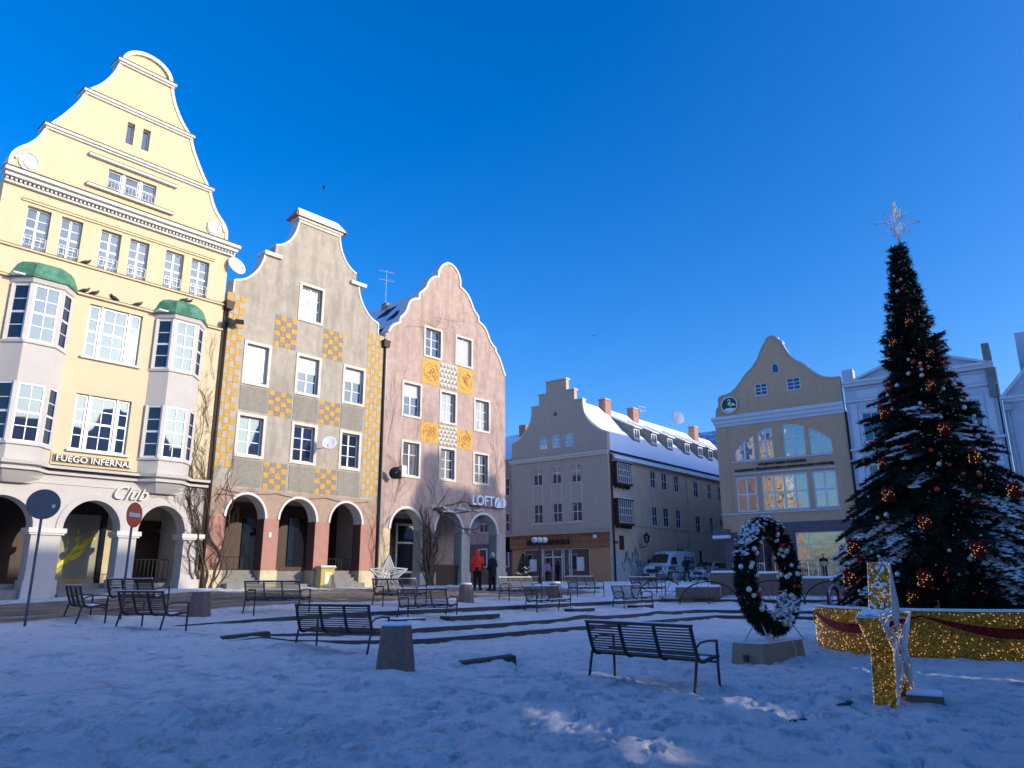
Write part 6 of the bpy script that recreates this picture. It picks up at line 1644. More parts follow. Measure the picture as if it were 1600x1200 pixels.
# ================================================================== STARS
def star(p, az, Rs, depth, label, gold='goldtinsel', near=True, edge_sides=None, r_in=.42, z=None):
    o = empty('star_decoration', (p[0], p[1], G(*p) if z is None else z), az, label=label, cat='star')
    cz = Rs * .81; P = []
    for k in range(10):
        a = R(90 + 36 * k); r = Rs if k % 2 == 0 else Rs * r_in; P.append((r * math.cos(a), cz + r * math.sin(a)))
    # local x in the star's plane, y its depth; P[1..] run anticlockwise = towards -x first
    mb = MB(); d = depth / 2
    for s in (-d, d):
        for a, b_ in zip(P, P[1:] + P[:1]): mb.tube([(a[0], s, a[1]), (b_[0], s, b_[1])], .014 if near else .03, 6)
    for a in P: mb.tube([(a[0], -d, a[1]), (a[0], d, a[1])], .014, 5)
    for s in (-d, d):  # inner pentagram wires and garland lines
        for i in range(0, 10, 2):
            a = P[i]; mb.tube([(a[0], s, a[1]), (0, s, cz)], .009 if near else .02, 5)
        for f in (.75, .5):
            q = [(x * f, s, cz + (z_ - cz) * f) for x, z_ in P]; mb.tube(q + q[:1], .010 if near else .022, 5)
    rnd_ = random.Random(4)
    for i in range(26 if near else 8):   # loose string of light tube
        k = rnd_.randrange(10); a, b_ = P[k], P[(k + 1) % 10]; f1_, f2_ = rnd_.uniform(.2, .9), rnd_.uniform(.2, .9)
        s = rnd_.choice((-d, d)); mb.tube([(a[0] * f1_, s, cz + (a[1] - cz) * f1_), ((a[0] + b_[0]) / 2 * .6, s * 1.3, cz + ((a[1] + b_[1]) / 2 - cz) * .6), (b_[0] * f2_, s, cz + (b_[1] - cz) * f2_)], .008 if near else .016, 4)
    mb.build('wire_frame', 'wire', o)
    # gold side band following one flank
    for seq in ([0, 1, 2, 3, 4, 5], [5, 6, 7] if near else []):
        gm = MB(); bl = MB()
        for i, j in zip(seq, seq[1:]):
            a, b_ = P[i], P[j]; L = math.hypot(b_[0] - a[0], b_[1] - a[1]); nx, nz = (b_[1] - a[1]) / L, -(b_[0] - a[0]) / L
            t_ = .016
            vs = [(a[0] + nx * t_, -d, a[1] + nz * t_), (b_[0] + nx * t_, -d, b_[1] + nz * t_), (b_[0] + nx * t_, d, b_[1] + nz * t_), (a[0] + nx * t_, d, a[1] + nz * t_),
                  (a[0] - nx * t_, -d, a[1] - nz * t_), (b_[0] - nx * t_, -d, b_[1] - nz * t_), (b_[0] - nx * t_, d, b_[1] - nz * t_), (a[0] - nx * t_, d, a[1] - nz * t_)]
            gm.add(vs, [(0, 1, 2, 3), (7, 6, 5, 4), (0, 4, 5, 1), (2, 6, 7, 3), (1, 5, 6, 2), (0, 3, 7, 4)])
            if near:
                for q in range(70):
                    f, y = rnd_.random(), rnd_.choice([-d, d, rnd_.uniform(-d, d), rnd_.uniform(-d, d)]); bl.ball((a[0] + (b_[0] - a[0]) * f - nx * .022, y, a[1] + (b_[1] - a[1]) * f - nz * .022), .0055, 5, 3)
                    bl.ball((a[0] + (b_[0] - a[0]) * f + nx * .022, y, a[1] + (b_[1] - a[1]) * f + nz * .022), .0055, 5, 3)
        if seq:
            g_ = gm.build('tinsel_band', gold, o)
            if near: bl.build('light_bulbs', 'bulb', g_)['kind'] = 'stuff'
    if near:
        a, b_ = P[2], P[1]; mb = MB()
        for i in range(40):
            f = rnd_.uniform(0, .85); mb.ball((a[0] + (b_[0] - a[0]) * f, rnd_.uniform(-d, d) * .9, a[1] + (b_[1] - a[1]) * f + .03), rnd_.uniform(.03, .06), 7, 5, sc=(1, 1, .6))
        mb.build('snow_on_arm', 'snow', o, smooth=True)
        mb = MB()
        for i in range(60):
            f = rnd_.uniform(0, .95); a, b_ = P[0], P[1]; mb.ball((a[0] + (b_[0] - a[0]) * f - .02, rnd_.uniform(-d, d), a[1] + (b_[1] - a[1]) * f), rnd_.uniform(.008, .028), 6, 4, sc=(.5, 1, 1))
        mb.build('snow_crumbs', 'snow', o, smooth=True)
    return o
NS = star((4.93, 10.25), 38, .96, .26, 'near golden tinsel star seen from its edge with snow on one arm', z=0)
star((-5.25, 32.0), 75, .82, .3, 'far white wire star with gold flank in front of the rose house', near=False, r_in=.45)

# ================================================================== ARCHED RAILINGS, PLANTERS, BARRIERS
def arch_rail(p, az, label, r=1.3, h=.98):
    o = empty('arched_railing', (p[0], p[1], G(*p) - .02), az, label=label, cat='railing', group='arched iron railings by the planters')
    MB().tube([(r * math.cos(R(a)), 0, h * math.sin(R(a))) for a in range(0, 181, 10)], .028, 6).build('arch', 'iron', o)
    mb = MB()
    for a in (35, 65, 90, 115, 145): mb.tube([(0, 0, .02), (r * math.cos(R(a)), 0, h * math.sin(R(a)))], .012, 4)
    mb.tube([(-r * .93, 0, .35), (r * .93, 0, .35)], .012, 4); mb.build('spokes', 'iron', o)
    return o
for (px_, d), az, lb in zip((((8.72, 34.2), 0), ((11.3, 33.4), 0), ((13.6, 32.3), 0), ((6.9, 35.6), 0)), (112, 112, 114, 70), ('arched iron railing in front of the concrete planter', 'arched iron railing seen through the wreath', 'arched iron railing between the wreath and the tree', 'arched iron railing turned towards the benches, left of the planter')):
    arch_rail(px_, az, lb, h=.92 if az < 100 else .98)
def planter(p, az, L, D, h, label, flare=.12, mat='concrete'):
    o = empty('planter', (p[0], p[1], G(*p) - .1), az, label=label, cat='planter')
    MB().box(flare, L - flare, flare, D - flare, 0, h * .45).box(0, L, 0, D, h * .45, h + .1).build('basin', mat, o, bevel=.02)
    MB().box(.02, L - .02, .02, D - .02, h + .1, h + .2, tx=.06, ty=.06).build('snow_cap', 'snow', o, bevel=.03)
planter((7.45, 35.2), 108, 2.0, 1.3, .68, 'low flared concrete planter topped with snow behind the arched railing')
planter((9.4, 36.4), 108, 1.9, 1.3, 1.05, 'taller concrete block with snow left of the wreath', 0)
planter((11.3, 35.6), 108, 2.0, 1.2, 1.0, 'concrete block seen through the opening of the wreath', 0)
planter((13.2, 35.0), 108, 2.3, 1.2, .75, 'long concrete block with snow between wreath and tree', 0)
planter((16.2, 33.6), 108, 5.5, 1.0, .5, 'low snowy wall seen under the Christmas tree', 0, 'lilac')
def barrier(p, az, label):
    o = empty('crowd_barrier', (p[0], p[1], G(*p)), az, label=label, cat='barrier', group='white barriers by the ochre house')
    MB().tube([(0, 0, 0), (0, 0, 1.15), (2.0, 0, 1.15), (2.0, 0, 0)], .03, 6).tube([(0, 0, .2), (2, 0, .2)], .02, 6).build('frame', 'wire', o)
    mb = MB()
    for i in range(1, 14): mb.tube([(2 * i / 14, 0, .2), (2 * i / 14, 0, 1.15)], .012, 4)
    mb.build('bars', 'wire', o)
for i, (p, lb) in enumerate((((14.6, 50.5), 'white barrier left of the wreath'), ((17.0, 49.3), 'white barrier seen through the wreath'), ((19.2, 48.0), 'white barrier before the shop window of the ochre house'))): barrier(p, 118, lb)

def small_fir(p, h, label):
    return spruce((p[0], p[1], G(*p)), h, [(h * .12, h * .36), (h * .5, h * .22), (h * .9, h * .07), (h, .02)], label, 'fir tree', 9, lvl=.14, nb=7, snowz=h * .7, dens=.5, tuft=.13, name='fir_tree')
small_fir((.75, 56.0), 2.1, 'small dark fir by the left edge of the brown shop')

# ================================================================== BARE CREEPERS
def creeper(o_, az, starts, label, seed, n, reach, up, spread=1.0):
    o = empty('bare_creeper', (o_[0], o_[1], 0), az, label=label, cat='climbing plant')
    rnd = random.Random(seed); cur = [None]
    def grow(x, z, an, r, L, depth, tgt=None):
        tgt = an if tgt is None else tgt
        pts = [(x, -.03 - r, z)]; rs = [r]; l = 0; y = -.03 - r
        while l < L:
            an += rnd.gauss(0, 13) + (tgt - an) * .25
            st = rnd.uniform(.12, .25); x += st * math.cos(R(an)); z += st * math.sin(R(an)); y = max(-.22, min(-.015 - r, y + rnd.uniform(-.02, .02)))
            l += st; rr = max(.0035, r * (1 - l / L * .75)); pts.append((x, y, z)); rs.append(rr)
            if depth > 0 and rnd.random() < .36: grow(x, z, an + rnd.choice((-1, 1)) * rnd.uniform(25, 60), rr * .55, min(1.3, (L - l) * rnd.uniform(.3, .6) + .2) * spread, depth - 1, tgt + rnd.choice((-1, 1)) * rnd.uniform(5, 45))
        cur[0].tube(pts, rs, 4 if r < .02 else 6, cap=False)
    for (x, z, an, r, L) in starts:
        mb = MB(); cur[0] = mb; grow(x, z, an, r, L, n); mb.build('stem', 'twig', o)
    return o
creeper(f2o, 42.2, [(.25 + .12 * i, 1.2, 88 + 4 * (i % 3), .035, 4.5 + i * .5) for i in range(5)] + [(.30, 1.2, 91, .035, 8), (.15, 1.2, 93, .03, 7.5), (.4, 4.6, 70, .014, 1.4), (.45, 4.9, 8, .014, 1.6)], 'bare brown creeper climbing between the cream and grey houses', 3, 3, 5, .6)
creeper(f1o, 41.3, [(.05, 1.4, 95, .02, 5.0), (-.05, 3.0, 110, .012, 3), (-.1, 5.6, 105, .012, 4), (0.0, 7.5, 100, .012, 4), (.02, 9.5, 100, .01, 2.2), (.0, 6.4, 130, .01, 2.0)], 'thin bare creeper stems spreading over the right corner of the cream house', 8, 3, 5, .9)
cv = creeper(f3o, 43.3, [(3.05 + .09 * i, 1.2, 90 + (i % 3) * 3, .085, 3.9) for i in range(6)] + [(3.4, 5.0, 3, .04, 3.2), (3.5, 5.1, 0, .045, 4.5), (3.5, 5.1, -3, .035, 4.6), (3.3, 5.2, 75, .008, 1.6), (3.6, 5.3, 85, .007, 1.8)], 'thick bare creeper trunk between the arches of the rose house', 12, 3, 5, .38)
creeper(f3o, 43.3, [(.3, 1.3, 90, .02, 4), (.15, 1.3, 92, .02, 5), (.5, 4.2, 80, .008, 3.5), (1.0, 5.2, 85, .006, 3), (.45, 8, 80, .006, 4), (2.2, 8.6, 70, .006, 2), (1.2, 14.2, 20, .006, 3.5), (2.0, 14.6, 10, .006, 3), (6.5, 6, 85, .006, 3), (8.3, 6, 92, .006, 6), (3.2, 15.3, 5, .006, 2.5)], 'fine bare creeper stems spread over the rose plaster', 15, 2, 5, .9)
mb = MB(); rn = random.Random(3)   # snow lying on the creeper arm
for i in range(40): mb.ball((3.2 + rn.random() * 3.8, -.13, 5.14 + rn.uniform(-.06, .06)), rn.uniform(.03, .05), 6, 4, sc=(2.2, 1, .5))
so = mb.build('snow_on_stems', 'snow', cv, smooth=True)
# info box before the pillar
o = empty('info_box', wl(42.2, f2o, 5.1, .42, 1.2), 42.2, label='yellowed stone box with a framed poster in front of the pink pillar', cat='box')
MB().box(0, .68, -.2, .2, -.3, .86).box(-.05, .73, -.25, .25, .86, .93).build('box', 'yellowbox', o); MB().box(-.03, .71, -.22, .22, .93, .97).build('snow_cap', 'snow', o)
p_ = MB().box(.17, .53, -.22, -.202, .12, .72).build('poster_frame', 'gold', o); MB().box(.21, .49, -.226, -.221, .17, .67).build('poster', 'paper', p_)

# ================================================================== VEHICLES
def vehicle(loc, az, ST, paint, label, cat, name, L, wheels, glz, front, hw_side=None, lettering=None):
    """ST: stations (x from the nose, half width, z under, z belt, z roof, roof half width)"""
    o = empty(name, (loc[0], loc[1], G(*loc)), az, label=label, cat=cat)
    vs = []; fs = []
    for (x, w, zb, zbelt, zr, rw) in ST:
        m = .06
        vs += [(x, -w * .94, zb), (x, -w, zb + .12), (x, -w, zbelt - .1), (x, -w * .985, zbelt), (x, -rw, zr - m), (x, -rw + m, zr), (x, 0, zr + .02), (x, rw - m, zr), (x, rw, zr - m), (x, w * .985, zbelt), (x, w, zbelt - .1), (x, w, zb + .12), (x, w * .94, zb)]
    k = 13
    for i in range(len(ST) - 1):
        for j in range(k - 1): fs.append((i * k + j, (i + 1) * k + j, (i + 1) * k + j + 1, i * k + j + 1))
        fs.append((i * k + k - 1, (i + 1) * k + k - 1, (i + 1) * k, i * k))
    fs.append(tuple(range(k))); e = (len(ST) - 1) * k; fs.append(tuple(range(e, e + k))[::-1])
    b = MB().add(vs, fs).build('body', paint, o, bevel=.03)
    me = b.data; bm = bmesh.new(); bm.from_mesh(me); bmesh.ops.recalc_face_normals(bm, faces=bm.faces); bm.to_mesh(me); bm.free()
    me.polygons.foreach_set('use_smooth', [True] * len(me.polygons))
    for x in wheels[0]:
        for s in (-1, 1):
            w = MB().lathe([(.001, -.11), (wheels[1] * .6, -.11), (wheels[1] * .92, -.11), (wheels[1], -.07), (wheels[1], .07), (wheels[1] * .92, .11), (.001, .11)], 24, c=(x, s * (wheels[2] - .1), wheels[1]), ax='Y').build('wheel', 'rubber', o)
            MB().lathe([(.001, -.125), (wheels[1] * .62, -.12), (wheels[1] * .62, .12), (.001, .125)], 20, c=(x, s * (wheels[2] - .1), wheels[1]), ax='Y').build('rim', 'rim', w)
            MB().lathe([(wheels[1] * 1.0, -.008), (wheels[1] * 1.2, -.008), (wheels[1] * 1.2, .008), (wheels[1] * 1.0, .008), (wheels[1] * 1.0, -.008)], 24, c=(x, s * (wheels[2] + .005), wheels[1]), ax='Y', cap=False).build('wheel_arch', 'blackcloth', o)
    for nm, poly, mt in glz:   # quads in space
        n_ = Vector(poly[1]) - Vector(poly[0]); n2 = (Vector(poly[2]) - Vector(poly[0])).cross(n_).normalized() * .012
        vs = [tuple(Vector(p) + n2) for p in poly] + [tuple(Vector(p) - n2) for p in poly]; q = len(poly)
        MB().add(vs, [tuple(range(q)), tuple(range(q, 2 * q))[::-1]] + [(i, q + i, q + (i + 1) % q, (i + 1) % q) for i in range(q)]).build(nm, mt, o)
    for nm, a, mt in front: MB().box(*a, tx=.0).build(nm, mt, o, bevel=.01)
    return o
# x runs backwards from the nose; object azimuth is the direction of +x
vST = [(0, .80, .42, .9, .98, .78), (.08, .93, .35, 1.0, 1.08, .86), (.5, .98, .3, 1.12, 1.22, .86), (.95, .99, .3, 1.18, 1.32, .84), (1.5, .99, .3, 1.22, 2.02, .80), (1.95, .99, .3, 1.25, 2.26, .80), (2.4, .99, .3, 1.25, 2.36, .84), (4.4, .99, .3, 1.25, 2.36, .84), (5.8, .98, .32, 1.25, 2.33, .84), (5.95, .9, .4, 1.2, 2.25, .8)]
van = vehicle((11.2, 61.0), 40, vST, 'vanwhite', 'white high-roofed delivery van parked along the corner house', 'van', 'parked_van', 5.95, ((.95, 4.6), .35, .99),
    [('windscreen', [(.98, -.78, 1.43), (.98, .78, 1.43), (1.5, .70, 2.08), (1.5, -.70, 2.08)], 'glassdark'),
     ('side_window', [(1.25, -.985, 1.3), (1.62, -.92, 1.85), (2.3, -.92, 1.88), (2.3, -.99, 1.28)], 'glassdark'), ('side_window', [(1.25, .985, 1.3), (2.3, .99, 1.28), (2.3, .92, 1.88), (1.62, .92, 1.85)], 'glassdark')],
    [('grille', (-.03, .03, -.55, .55, .62, .92), 'black'), ('bumper', (-.09, .25, -.94, .94, .3, .56), 'cardark'), ('number_plate', (-.11, -.09, -.26, .26, .40, .51), 'whiteletter'), ('headlight', (.0, .12, -.88, -.58, .72, .96), 'lampglass'), ('headlight', (.0, .12, .58, .88, .72, .96), 'lampglass'),
     ('mirror', (1.35, 1.5, -1.2, -1.02, 1.4, 1.7), 'black'), ('mirror', (1.35, 1.5, 1.02, 1.2, 1.4, 1.7), 'black'), ('side_trim', (1.3, 5.7, -1.01, -.98, .62, .70), 'cardark')])
t1 = text_obj('GLS', .75, 'cardark', van, (0, 0, 0), width=1.35, height=.5, extr=.01, bold=.03, name='side_lettering'); t1.location = (3.9, .955, 1.5); t1.rotation_euler = (R(-8), 0, R(180)); t1.location = (5.4, .97, 1.42)
t3 = text_obj('GLS', .75, 'cardark', van, (4.05, -.965, 1.42), width=1.35, height=.5, extr=.01, bold=.03, name='side_lettering'); t3.rotation_euler = (R(-8), 0, 0)
t2 = text_obj('GLS', .3, 'cardark', van, (1.62, .35, 2.08), width=.7, height=.13, extr=.008, bold=.01, name='roof_lettering'); t2.rotation_euler = (R(-20), 0, R(-90)); 
cST = [(0, .66, .35, .72, .78, .62), (.12, .84, .28, .78, .86, .74), (.6, .9, .25, .86, .95, .74), (1.15, .91, .25, .92, 1.02, .72), (1.75, .91, .25, .95, 1.40, .64), (2.3, .91, .25, .96, 1.48, .64), (3.2, .91, .25, .97, 1.46, .63), (3.95, .9, .27, 1.0, 1.30, .62), (4.3, .87, .3, .98, 1.12, .66), (4.42, .78, .4, .9, 1.0, .62)]
def car(loc, az, paint, label):
    gz = [('windscreen', [(1.18, -.70, 1.09), (1.18, .70, 1.09), (1.74, .60, 1.45), (1.74, -.60, 1.45)], 'glassdark'), ('rear_window', [(4.3, -.6, 1.12), (3.92, -.56, 1.32), (3.92, .56, 1.32), (4.3, .6, 1.12)], 'glassdark')]
    for s in (-1, 1):
        for a in ([(1.45, .9, 1.0), (1.9, .69, 1.36), (2.45, .67, 1.42), (2.45, .9, 1.0)], [(2.52, .9, 1.0), (2.52, .67, 1.42), (3.3, .67, 1.38), (3.75, .9, 1.03)]):
            q = [(x, y * s, z) for x, y, z in a]; gz.append(('side_window', q if s < 0 else q[::-1], 'glassdark'))
    return vehicle(loc, az, cST, paint, label, 'car', 'parked_car', 4.42, ((.82, 3.5), .32, .91), gz,
        [('grille', (-.03, .03, -.4, .4, .45, .66), 'black'), ('bumper', (-.06, .1, -.8, .8, .26, .42), paint), ('number_plate', (-.08, -.06, -.26, .26, .34, .44), 'whiteletter'), ('headlight', (.02, .16, -.82, -.52, .6, .74), 'lampglass'), ('headlight', (.02, .16, .52, .82, .6, .74), 'lampglass'),
         ('tail_light', (4.3, 4.42, -.84, -.6, .78, .95), 'red'), ('tail_light', (4.3, 4.42, .6, .84, .78, .95), 'red'), ('mirror', (1.6, 1.74, -1.04, -.9, .98, 1.1), paint), ('mirror', (1.6, 1.74, .9, 1.04, .98, 1.1), paint)])
car((15.0, 61.9), 38, 'cargrey', 'silver-white hatchback parked behind the delivery van')
car((21.6, 71.6), 218, 'cardark', 'dark car with red tail light farthest down the side street')

# ================================================================== BICYCLES
def bike(p, az, label, lean=0):
    o = empty('bicycle', (p[0], p[1], G(*p)), az, label=label, cat='bicycle', group='bicycles parked by the side street')
    for x in (0, 1.05):
        w = MB().tube([(x + .34 * math.cos(R(a)), 0, .34 + .34 * math.sin(R(a))) for a in range(0, 361, 15)], .022, 6, cap=False).build('wheel', 'rubber', o)
        mb = MB()
        for a in range(0, 180, 20): mb.tube([(x + .33 * math.cos(R(a)), 0, .34 + .33 * math.sin(R(a))), (x - .33 * math.cos(R(a)), 0, .34 - .33 * math.sin(R(a)))], .004, 3)
        mb.build('spokes', 'zinc', w)
    mb = MB().tube([(0, 0, .34), (.42, 0, .3), (.88, 0, .8), (.32, 0, .84), (.42, 0, .3)], .018, 6).tube([(0, 0, .34), (.3, 0, .8), (.29, 0, .93)], .016, 6).tube([(1.05, 0, .34), (.9, 0, .75), (.86, 0, .98)], .018, 6)
    mb.build('frame', 'cardark', o)
    MB().tube([(.8, -.28, 1.0), (.88, -.1, 1.02), (.88, .1, 1.02), (.8, .28, 1.0)], .015, 6).build('handlebar', 'black', o)
    MB().box(.16, .42, -.07, .07, .93, .98, tx=.02, ty=.02).build('saddle', 'black', o)
    MB().box(-.25, .12, -.06, .06, .74, .77).box(-.3, .05, -.14, .14, .77, .98).build('rack_basket', 'black', o)
for (p, az, lb) in (((9.0, 46.5), 75, 'leftmost dark bicycle in front of the white van'), ((10.0, 47.3), 60, 'dark bicycle standing in front of the van wheel'), ((10.9, 46.0), 100, 'dark bicycle with basket in front of the silver car'), ((12.0, 46.6), 80, 'rightmost dark bicycle near the planter')): bike(p, az, lb)

# ================================================================== PEOPLE
def fuse(mb, name, mat, parent, vox=.018, smooth_it=6):
    me = bpy.data.meshes.new(name); me.from_pydata(mb.v, [], mb.f); me.update()
    bm = bmesh.new(); bm.from_mesh(me); bmesh.ops.recalc_face_normals(bm, faces=bm.faces); bm.to_mesh(me); bm.free()
    tmp = bpy.data.objects.new('tmp', me); C.objects.link(tmp)
    r = tmp.modifiers.new('r', 'REMESH'); r.mode = 'VOXEL'; r.voxel_size = vox; r.use_smooth_shade = True
    s = tmp.modifiers.new('s', 'SMOOTH'); s.factor = .5; s.iterations = smooth_it
    dg = bpy.context.evaluated_depsgraph_get(); dg.update()
    m2 = bpy.data.meshes.new_from_object(tmp.evaluated_get(dg)); m2.name = name; bpy.data.objects.remove(tmp)
    m2.materials.clear(); m2.materials.append(M[mat]); m2.polygons.foreach_set('use_smooth', [True] * len(m2.polygons))
    o = bpy.data.objects.new(name, m2); C.objects.link(o); o.parent = parent; return o
def person(p, az, label, H=1.76, coat='blackcloth', legs='blackcloth', hood=False, hair='darkhair', stance=.11, arms='pocket', longcoat=False, pack=None, shoes='blackletter', step=0.0, z=None):
    """local +y is the way the person faces"""
    o = empty('person', (p[0], p[1], (G(*p) if z is None else z) + .0), None, label=label, cat='person'); o.rotation_euler = (0, 0, R(-az))
    k = H / 1.76
    def S_(L): return [tuple(c * k for c in q) for q in L]
    # body: head with face, neck, arms with hands
    b = MB()
    b.ball((0, .01 * k, 1.65 * k), .095 * k, 14, 10, sc=(.82, 1, 1.18)); b.tube(S_([(0, .0, 1.38), (0, .0, 1.56)]), [.06 * k, .052 * k], 10)
    b.ball((0, .105 * k, 1.635 * k), .018 * k, 8, 6, sc=(.8, 1.1, 1.4)); b.ball((0, .07 * k, 1.57 * k), .04 * k, 8, 6, sc=(1, .8, .6))
    for s in (-1, 1): b.ball((s * .08 * k, 0, 1.64 * k), .022 * k, 8, 6, sc=(.5, .9, 1.4)); b.ball((s * .033 * k, .085 * k, 1.665 * k), .013 * k, 6, 5)
    b.tube(S_([(0, 0, .9), (0, 0, 1.15), (0, 0, 1.42)]), [.14 * k, .14 * k, .1 * k], 10)
    for s in (-1, 1):
        b.tube(S_([(s * .09, 0, .92), (s * (stance), step * s * .5, .5), (s * (stance + .01), step * s, .08)]), [.085 * k, .06 * k, .04 * k], 8)
    sh = 1.42; A = {}
    for s in (-1, 1):
        if arms == 'pocket': path = [(s * .18, 0, sh), (s * .27, -.03, 1.16), (s * .21, .1, .95)]
        elif arms == 'front': path = [(s * .18, 0, sh), (s * .26, .02, 1.15), (s * .12, .28, 1.12)]
        else: path = [(s * .18, 0, sh), (s * .25, -.02, 1.13), (s * .27, .08, .88)]
        A[s] = path; b.tube(S_(path), [.055 * k, .045 * k, .03 * k], 8)
        w = Vector(path[-1]); d = (w - Vector(path[-2])).normalized(); side = Vector((1, 0, 0)) if abs(d.z) > .5 else Vector((0, 0, 1)); pa = w + d * .05
        b.tube([tuple(w * k), tuple((w + d * .09) * k)], [.03 * k, .035 * k], 8)
        fwd = Vector((0, 1, 0)) if abs(d.z) > .5 else Vector((1, 0, 0))
        for fi, (fo, fl) in enumerate(((-.027, .06), (-.009, .072), (.009, .068), (.026, .052))):
            r0 = w + d * .085 + fwd * fo; b.tube([tuple(r0 * k), tuple((r0 + d * fl * .55) * k), tuple((r0 + d * fl + side * -s * .012) * k)], [.011 * k, .0095 * k, .008 * k], 6)
        r0 = w + d * .035 + fwd * .03; b.tube([tuple(r0 * k), tuple((r0 + d * .03 + fwd * .025) * k), tuple((r0 + d * .055 + fwd * .03) * k)], [.013 * k, .011 * k, .009 * k], 6)
    body = fuse(b, 'body', 'skin', o, .0125 * k, 2)
    e = MB()
    for s in (-1, 1): e.ball((s * .034 * k, .098 * k, 1.668 * k), .009 * k, 8, 6)
    e.build('eyes', 'blackletter', body)
    # trousers
    t = MB(); t.tube(S_([(0, -.01, 1.0), (0, -.01, .86)]), [.17 * k, .16 * k], 12)
    for s in (-1, 1): t.tube(S_([(s * .085, -.01, .94), (s * (stance * .95), step * s * .5 + .01, .52), (s * (stance + .01), step * s, .12)]), [.115 * k, .088 * k, .068 * k], 10)
    fuse(t, 'trousers', legs, o, .018)
    for s in (-1, 1):
        t = MB(); t.tube(S_([(s * (stance + .01), step * s - .05, .07), (s * (stance + .012), step * s + .02, .06), (s * (stance + .03), step * s + .15, .04), (s * (stance + .035), step * s + .2, .035)]), [.05 * k, .06 * k, .05 * k, .03 * k], 10).tube(S_([(s * (stance + .01), step * s, .05), (s * (stance + .01), step * s, .2)]), .06 * k, 10)
        t.box((s * (stance + .02) - .045) * k, (s * (stance + .02) + .045) * k, (step * s - .09) * k, (step * s + .2) * k, 0, .035)
        fuse(t, 'shoe', shoes, o, .014)
    # coat
    c = MB(); lo = .62 if longcoat else .84
    prof_ = [(lo, .19, .15), (.95, .205, .16), (1.1, .19, .15), (1.3, .215, .155), (1.42, .18, .13), (1.5, .085, .085)]
    vs = []; n = 16
    for z_, rx, ry in prof_:
        for q in range(n): a = 2 * PI * q / n; vs.append((rx * math.cos(a) * k, (ry * math.sin(a) - .005) * k, z_ * k))
    fs = [(i * n + q, i * n + (q + 1) % n, (i + 1) * n + (q + 1) % n, (i + 1) * n + q) for i in range(len(prof_) - 1) for q in range(n)] + [tuple(range(n))[::-1], tuple(range((len(prof_) - 1) * n, len(prof_) * n))]
    c.add(vs, fs)
    for s in (-1, 1): c.tube(S_(A[s]), [.085 * k, .068 * k, .055 * k], 10); c.ball((s * .17 * k, 0, 1.4 * k), .085 * k, 10, 8)
    for i in range(5): c.tube([(.2 * k * math.cos(R(a)), .155 * k * math.sin(R(a)), (.92 + i * .11) * k) for a in range(0, 361, 30)], .016 * k, 5)
    cc = fuse(c, 'coat', coat, o, .016, 3)
    if hood:
        h = MB(); h.ball((0, -.03 * k, 1.655 * k), .128 * k, 14, 10, sc=(.92, 1, 1.12)); h.tube(S_([(0, -.05, 1.42), (0, -.04, 1.55)]), [.12 * k, .1 * k], 10)
        h.ball((0, -.08 * k, 1.74 * k), .06 * k, 8, 6)
        fuse(h, 'hood', coat, o, .014, 3)
    else:
        h = MB(); h.ball((0, -.018 * k, 1.675 * k), .102 * k, 14, 10, sc=(.9, 1, 1.1)); h.ball((0, -.06 * k, 1.6 * k), .07 * k, 10, 8)
        fuse(h, 'hair', hair, o, .012, 2)
        # scarf / collar
        c2 = MB(); c2.tube([(.07 * k * math.cos(R(a)), .07 * k * math.sin(R(a)), 1.49 * k) for a in range(0, 361, 30)], .032 * k, 8); fuse(c2, 'collar', coat, o, .014, 2)
    if pack:
        q = MB(); q.ball((0, -.25 * k, 1.2 * k), .2 * k, 12, 10, sc=(.85, .6, 1.25)); fuse(q, 'backpack', pack, o, .018)
    return o
person((-1.68, 35.9), 5, 'person in bright red hooded jacket and black trousers, seen from behind by the arcade', 1.84, 'redcoat', hood=True)
person((-.98, 35.9), -50, 'grey-haired person in long black coat standing beside the red jacket', 1.74, 'blackcloth', hair='whitehair', longcoat=True, stance=.15)
person((13.0, 57.0), 60, 'dark-clothed person with a backpack in front of the delivery van', 1.8, 'blackcloth', pack='darkcloth', step=.12)
pw = person((20.3, 49.6), 200, 'dark-clothed person holding a tan bag before the ochre house shop window', 1.72, 'blackcloth', arms='front')
hb = fuse(MB().ball((0, .30, 1.08), .17, 12, 8, sc=(1.1, .7, 1)).tube([(-.1, .3, 1.2), (-.05, .32, 1.32), (.05, .32, 1.32), (.1, .3, 1.2)], .02, 6), 'held_bag', 'tancloth', None); hb.parent = None
hb.location = pw.location; hb.rotation_euler = pw.rotation_euler; tag(hb, 'tan bag held in front of the dark-clothed person by the ochre house', 'bag'); hb.name = 'shoulder_bag'
rf_ = wl(126.7, (7.809, 60.0), -5.7, .6, 0)
person((rf_[0], rf_[1]), 20, 'person in a pink top standing in the doorway of the brown shop', 1.66, 'pinkcloth', 'darkcloth', hair='darkhair', arms='down', z=G(rf_[0], rf_[1]))

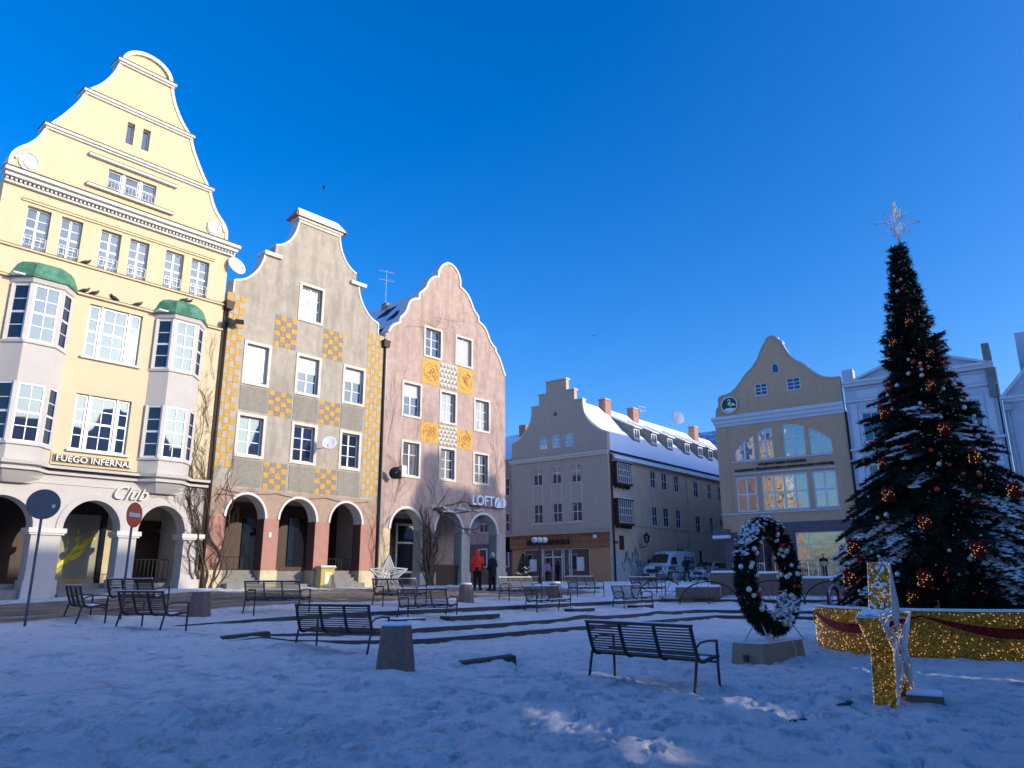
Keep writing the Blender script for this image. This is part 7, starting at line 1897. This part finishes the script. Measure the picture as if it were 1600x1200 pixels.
# ================================================================== LIGHT
SUN_AZ, SUN_EL = 110.0, 16.0
w = bpy.data.worlds.new('World'); S.world = w; w.use_nodes = True
t = w.node_tree; bg = t.nodes['Background']
sky = t.nodes.new('ShaderNodeTexSky'); sky.sky_type = 'NISHITA'; sky.sun_disc = False
sky.sun_elevation = R(SUN_EL); sky.sun_rotation = R(SUN_AZ); sky.altitude = 300; sky.air_density = 1.0; sky.dust_density = 2.6; sky.ozone_density = 2.2
hs = t.nodes.new('ShaderNodeHueSaturation'); hs.inputs['Hue'].default_value = .50; hs.inputs['Saturation'].default_value = 1.5; hs.inputs['Value'].default_value = 1.06
t.links.new(sky.outputs[0], hs.inputs['Color']); tm = N(t, 'ShaderNodeMix', data_type='RGBA', blend_type='MULTIPLY'); tm.inputs[0].default_value = 1; tm.inputs[7].default_value = (.64, .74, 1.0, 1); t.links.new(hs.outputs[0], tm.inputs[6]); t.links.new(tm.outputs[2], bg.inputs['Color']); bg.inputs['Strength'].default_value = .15
sl = bpy.data.lights.new('sun', 'SUN'); sl.energy = 2.0; sl.angle = R(.5); sl.color = (1.0, .87, .70)
so = bpy.data.objects.new('sun', sl); C.objects.link(so)
d = Vector((math.sin(R(SUN_AZ)) * math.cos(R(SUN_EL)), math.cos(R(SUN_AZ)) * math.cos(R(SUN_EL)), math.sin(R(SUN_EL))))
so.rotation_euler = d.to_track_quat('Z', 'Y').to_euler()

# ================================================================== CAMERA
cd = bpy.data.cameras.new('camera'); cam = bpy.data.objects.new('camera', cd); C.objects.link(cam); S.camera = cam
cd.sensor_width = 36; cd.lens = 36 * CAMF / 1600; cd.clip_end = 1500; cd.clip_start = .1
Mx = Matrix.Rotation(R(90 + CAMP), 4, 'X')
cam.matrix_world = Matrix.Translation((0, 0, 1.55)) @ Mx @ Matrix.Rotation(R(CAMR), 4, 'Z')
S.render.resolution_x = 1024; S.render.resolution_y = 768
S.view_settings.view_transform = 'Standard'; S.view_settings.look = 'None'; S.view_settings.gamma = 1; S.view_settings.exposure = .95
S.cycles.caustics_reflective = False; S.cycles.caustics_refractive = False
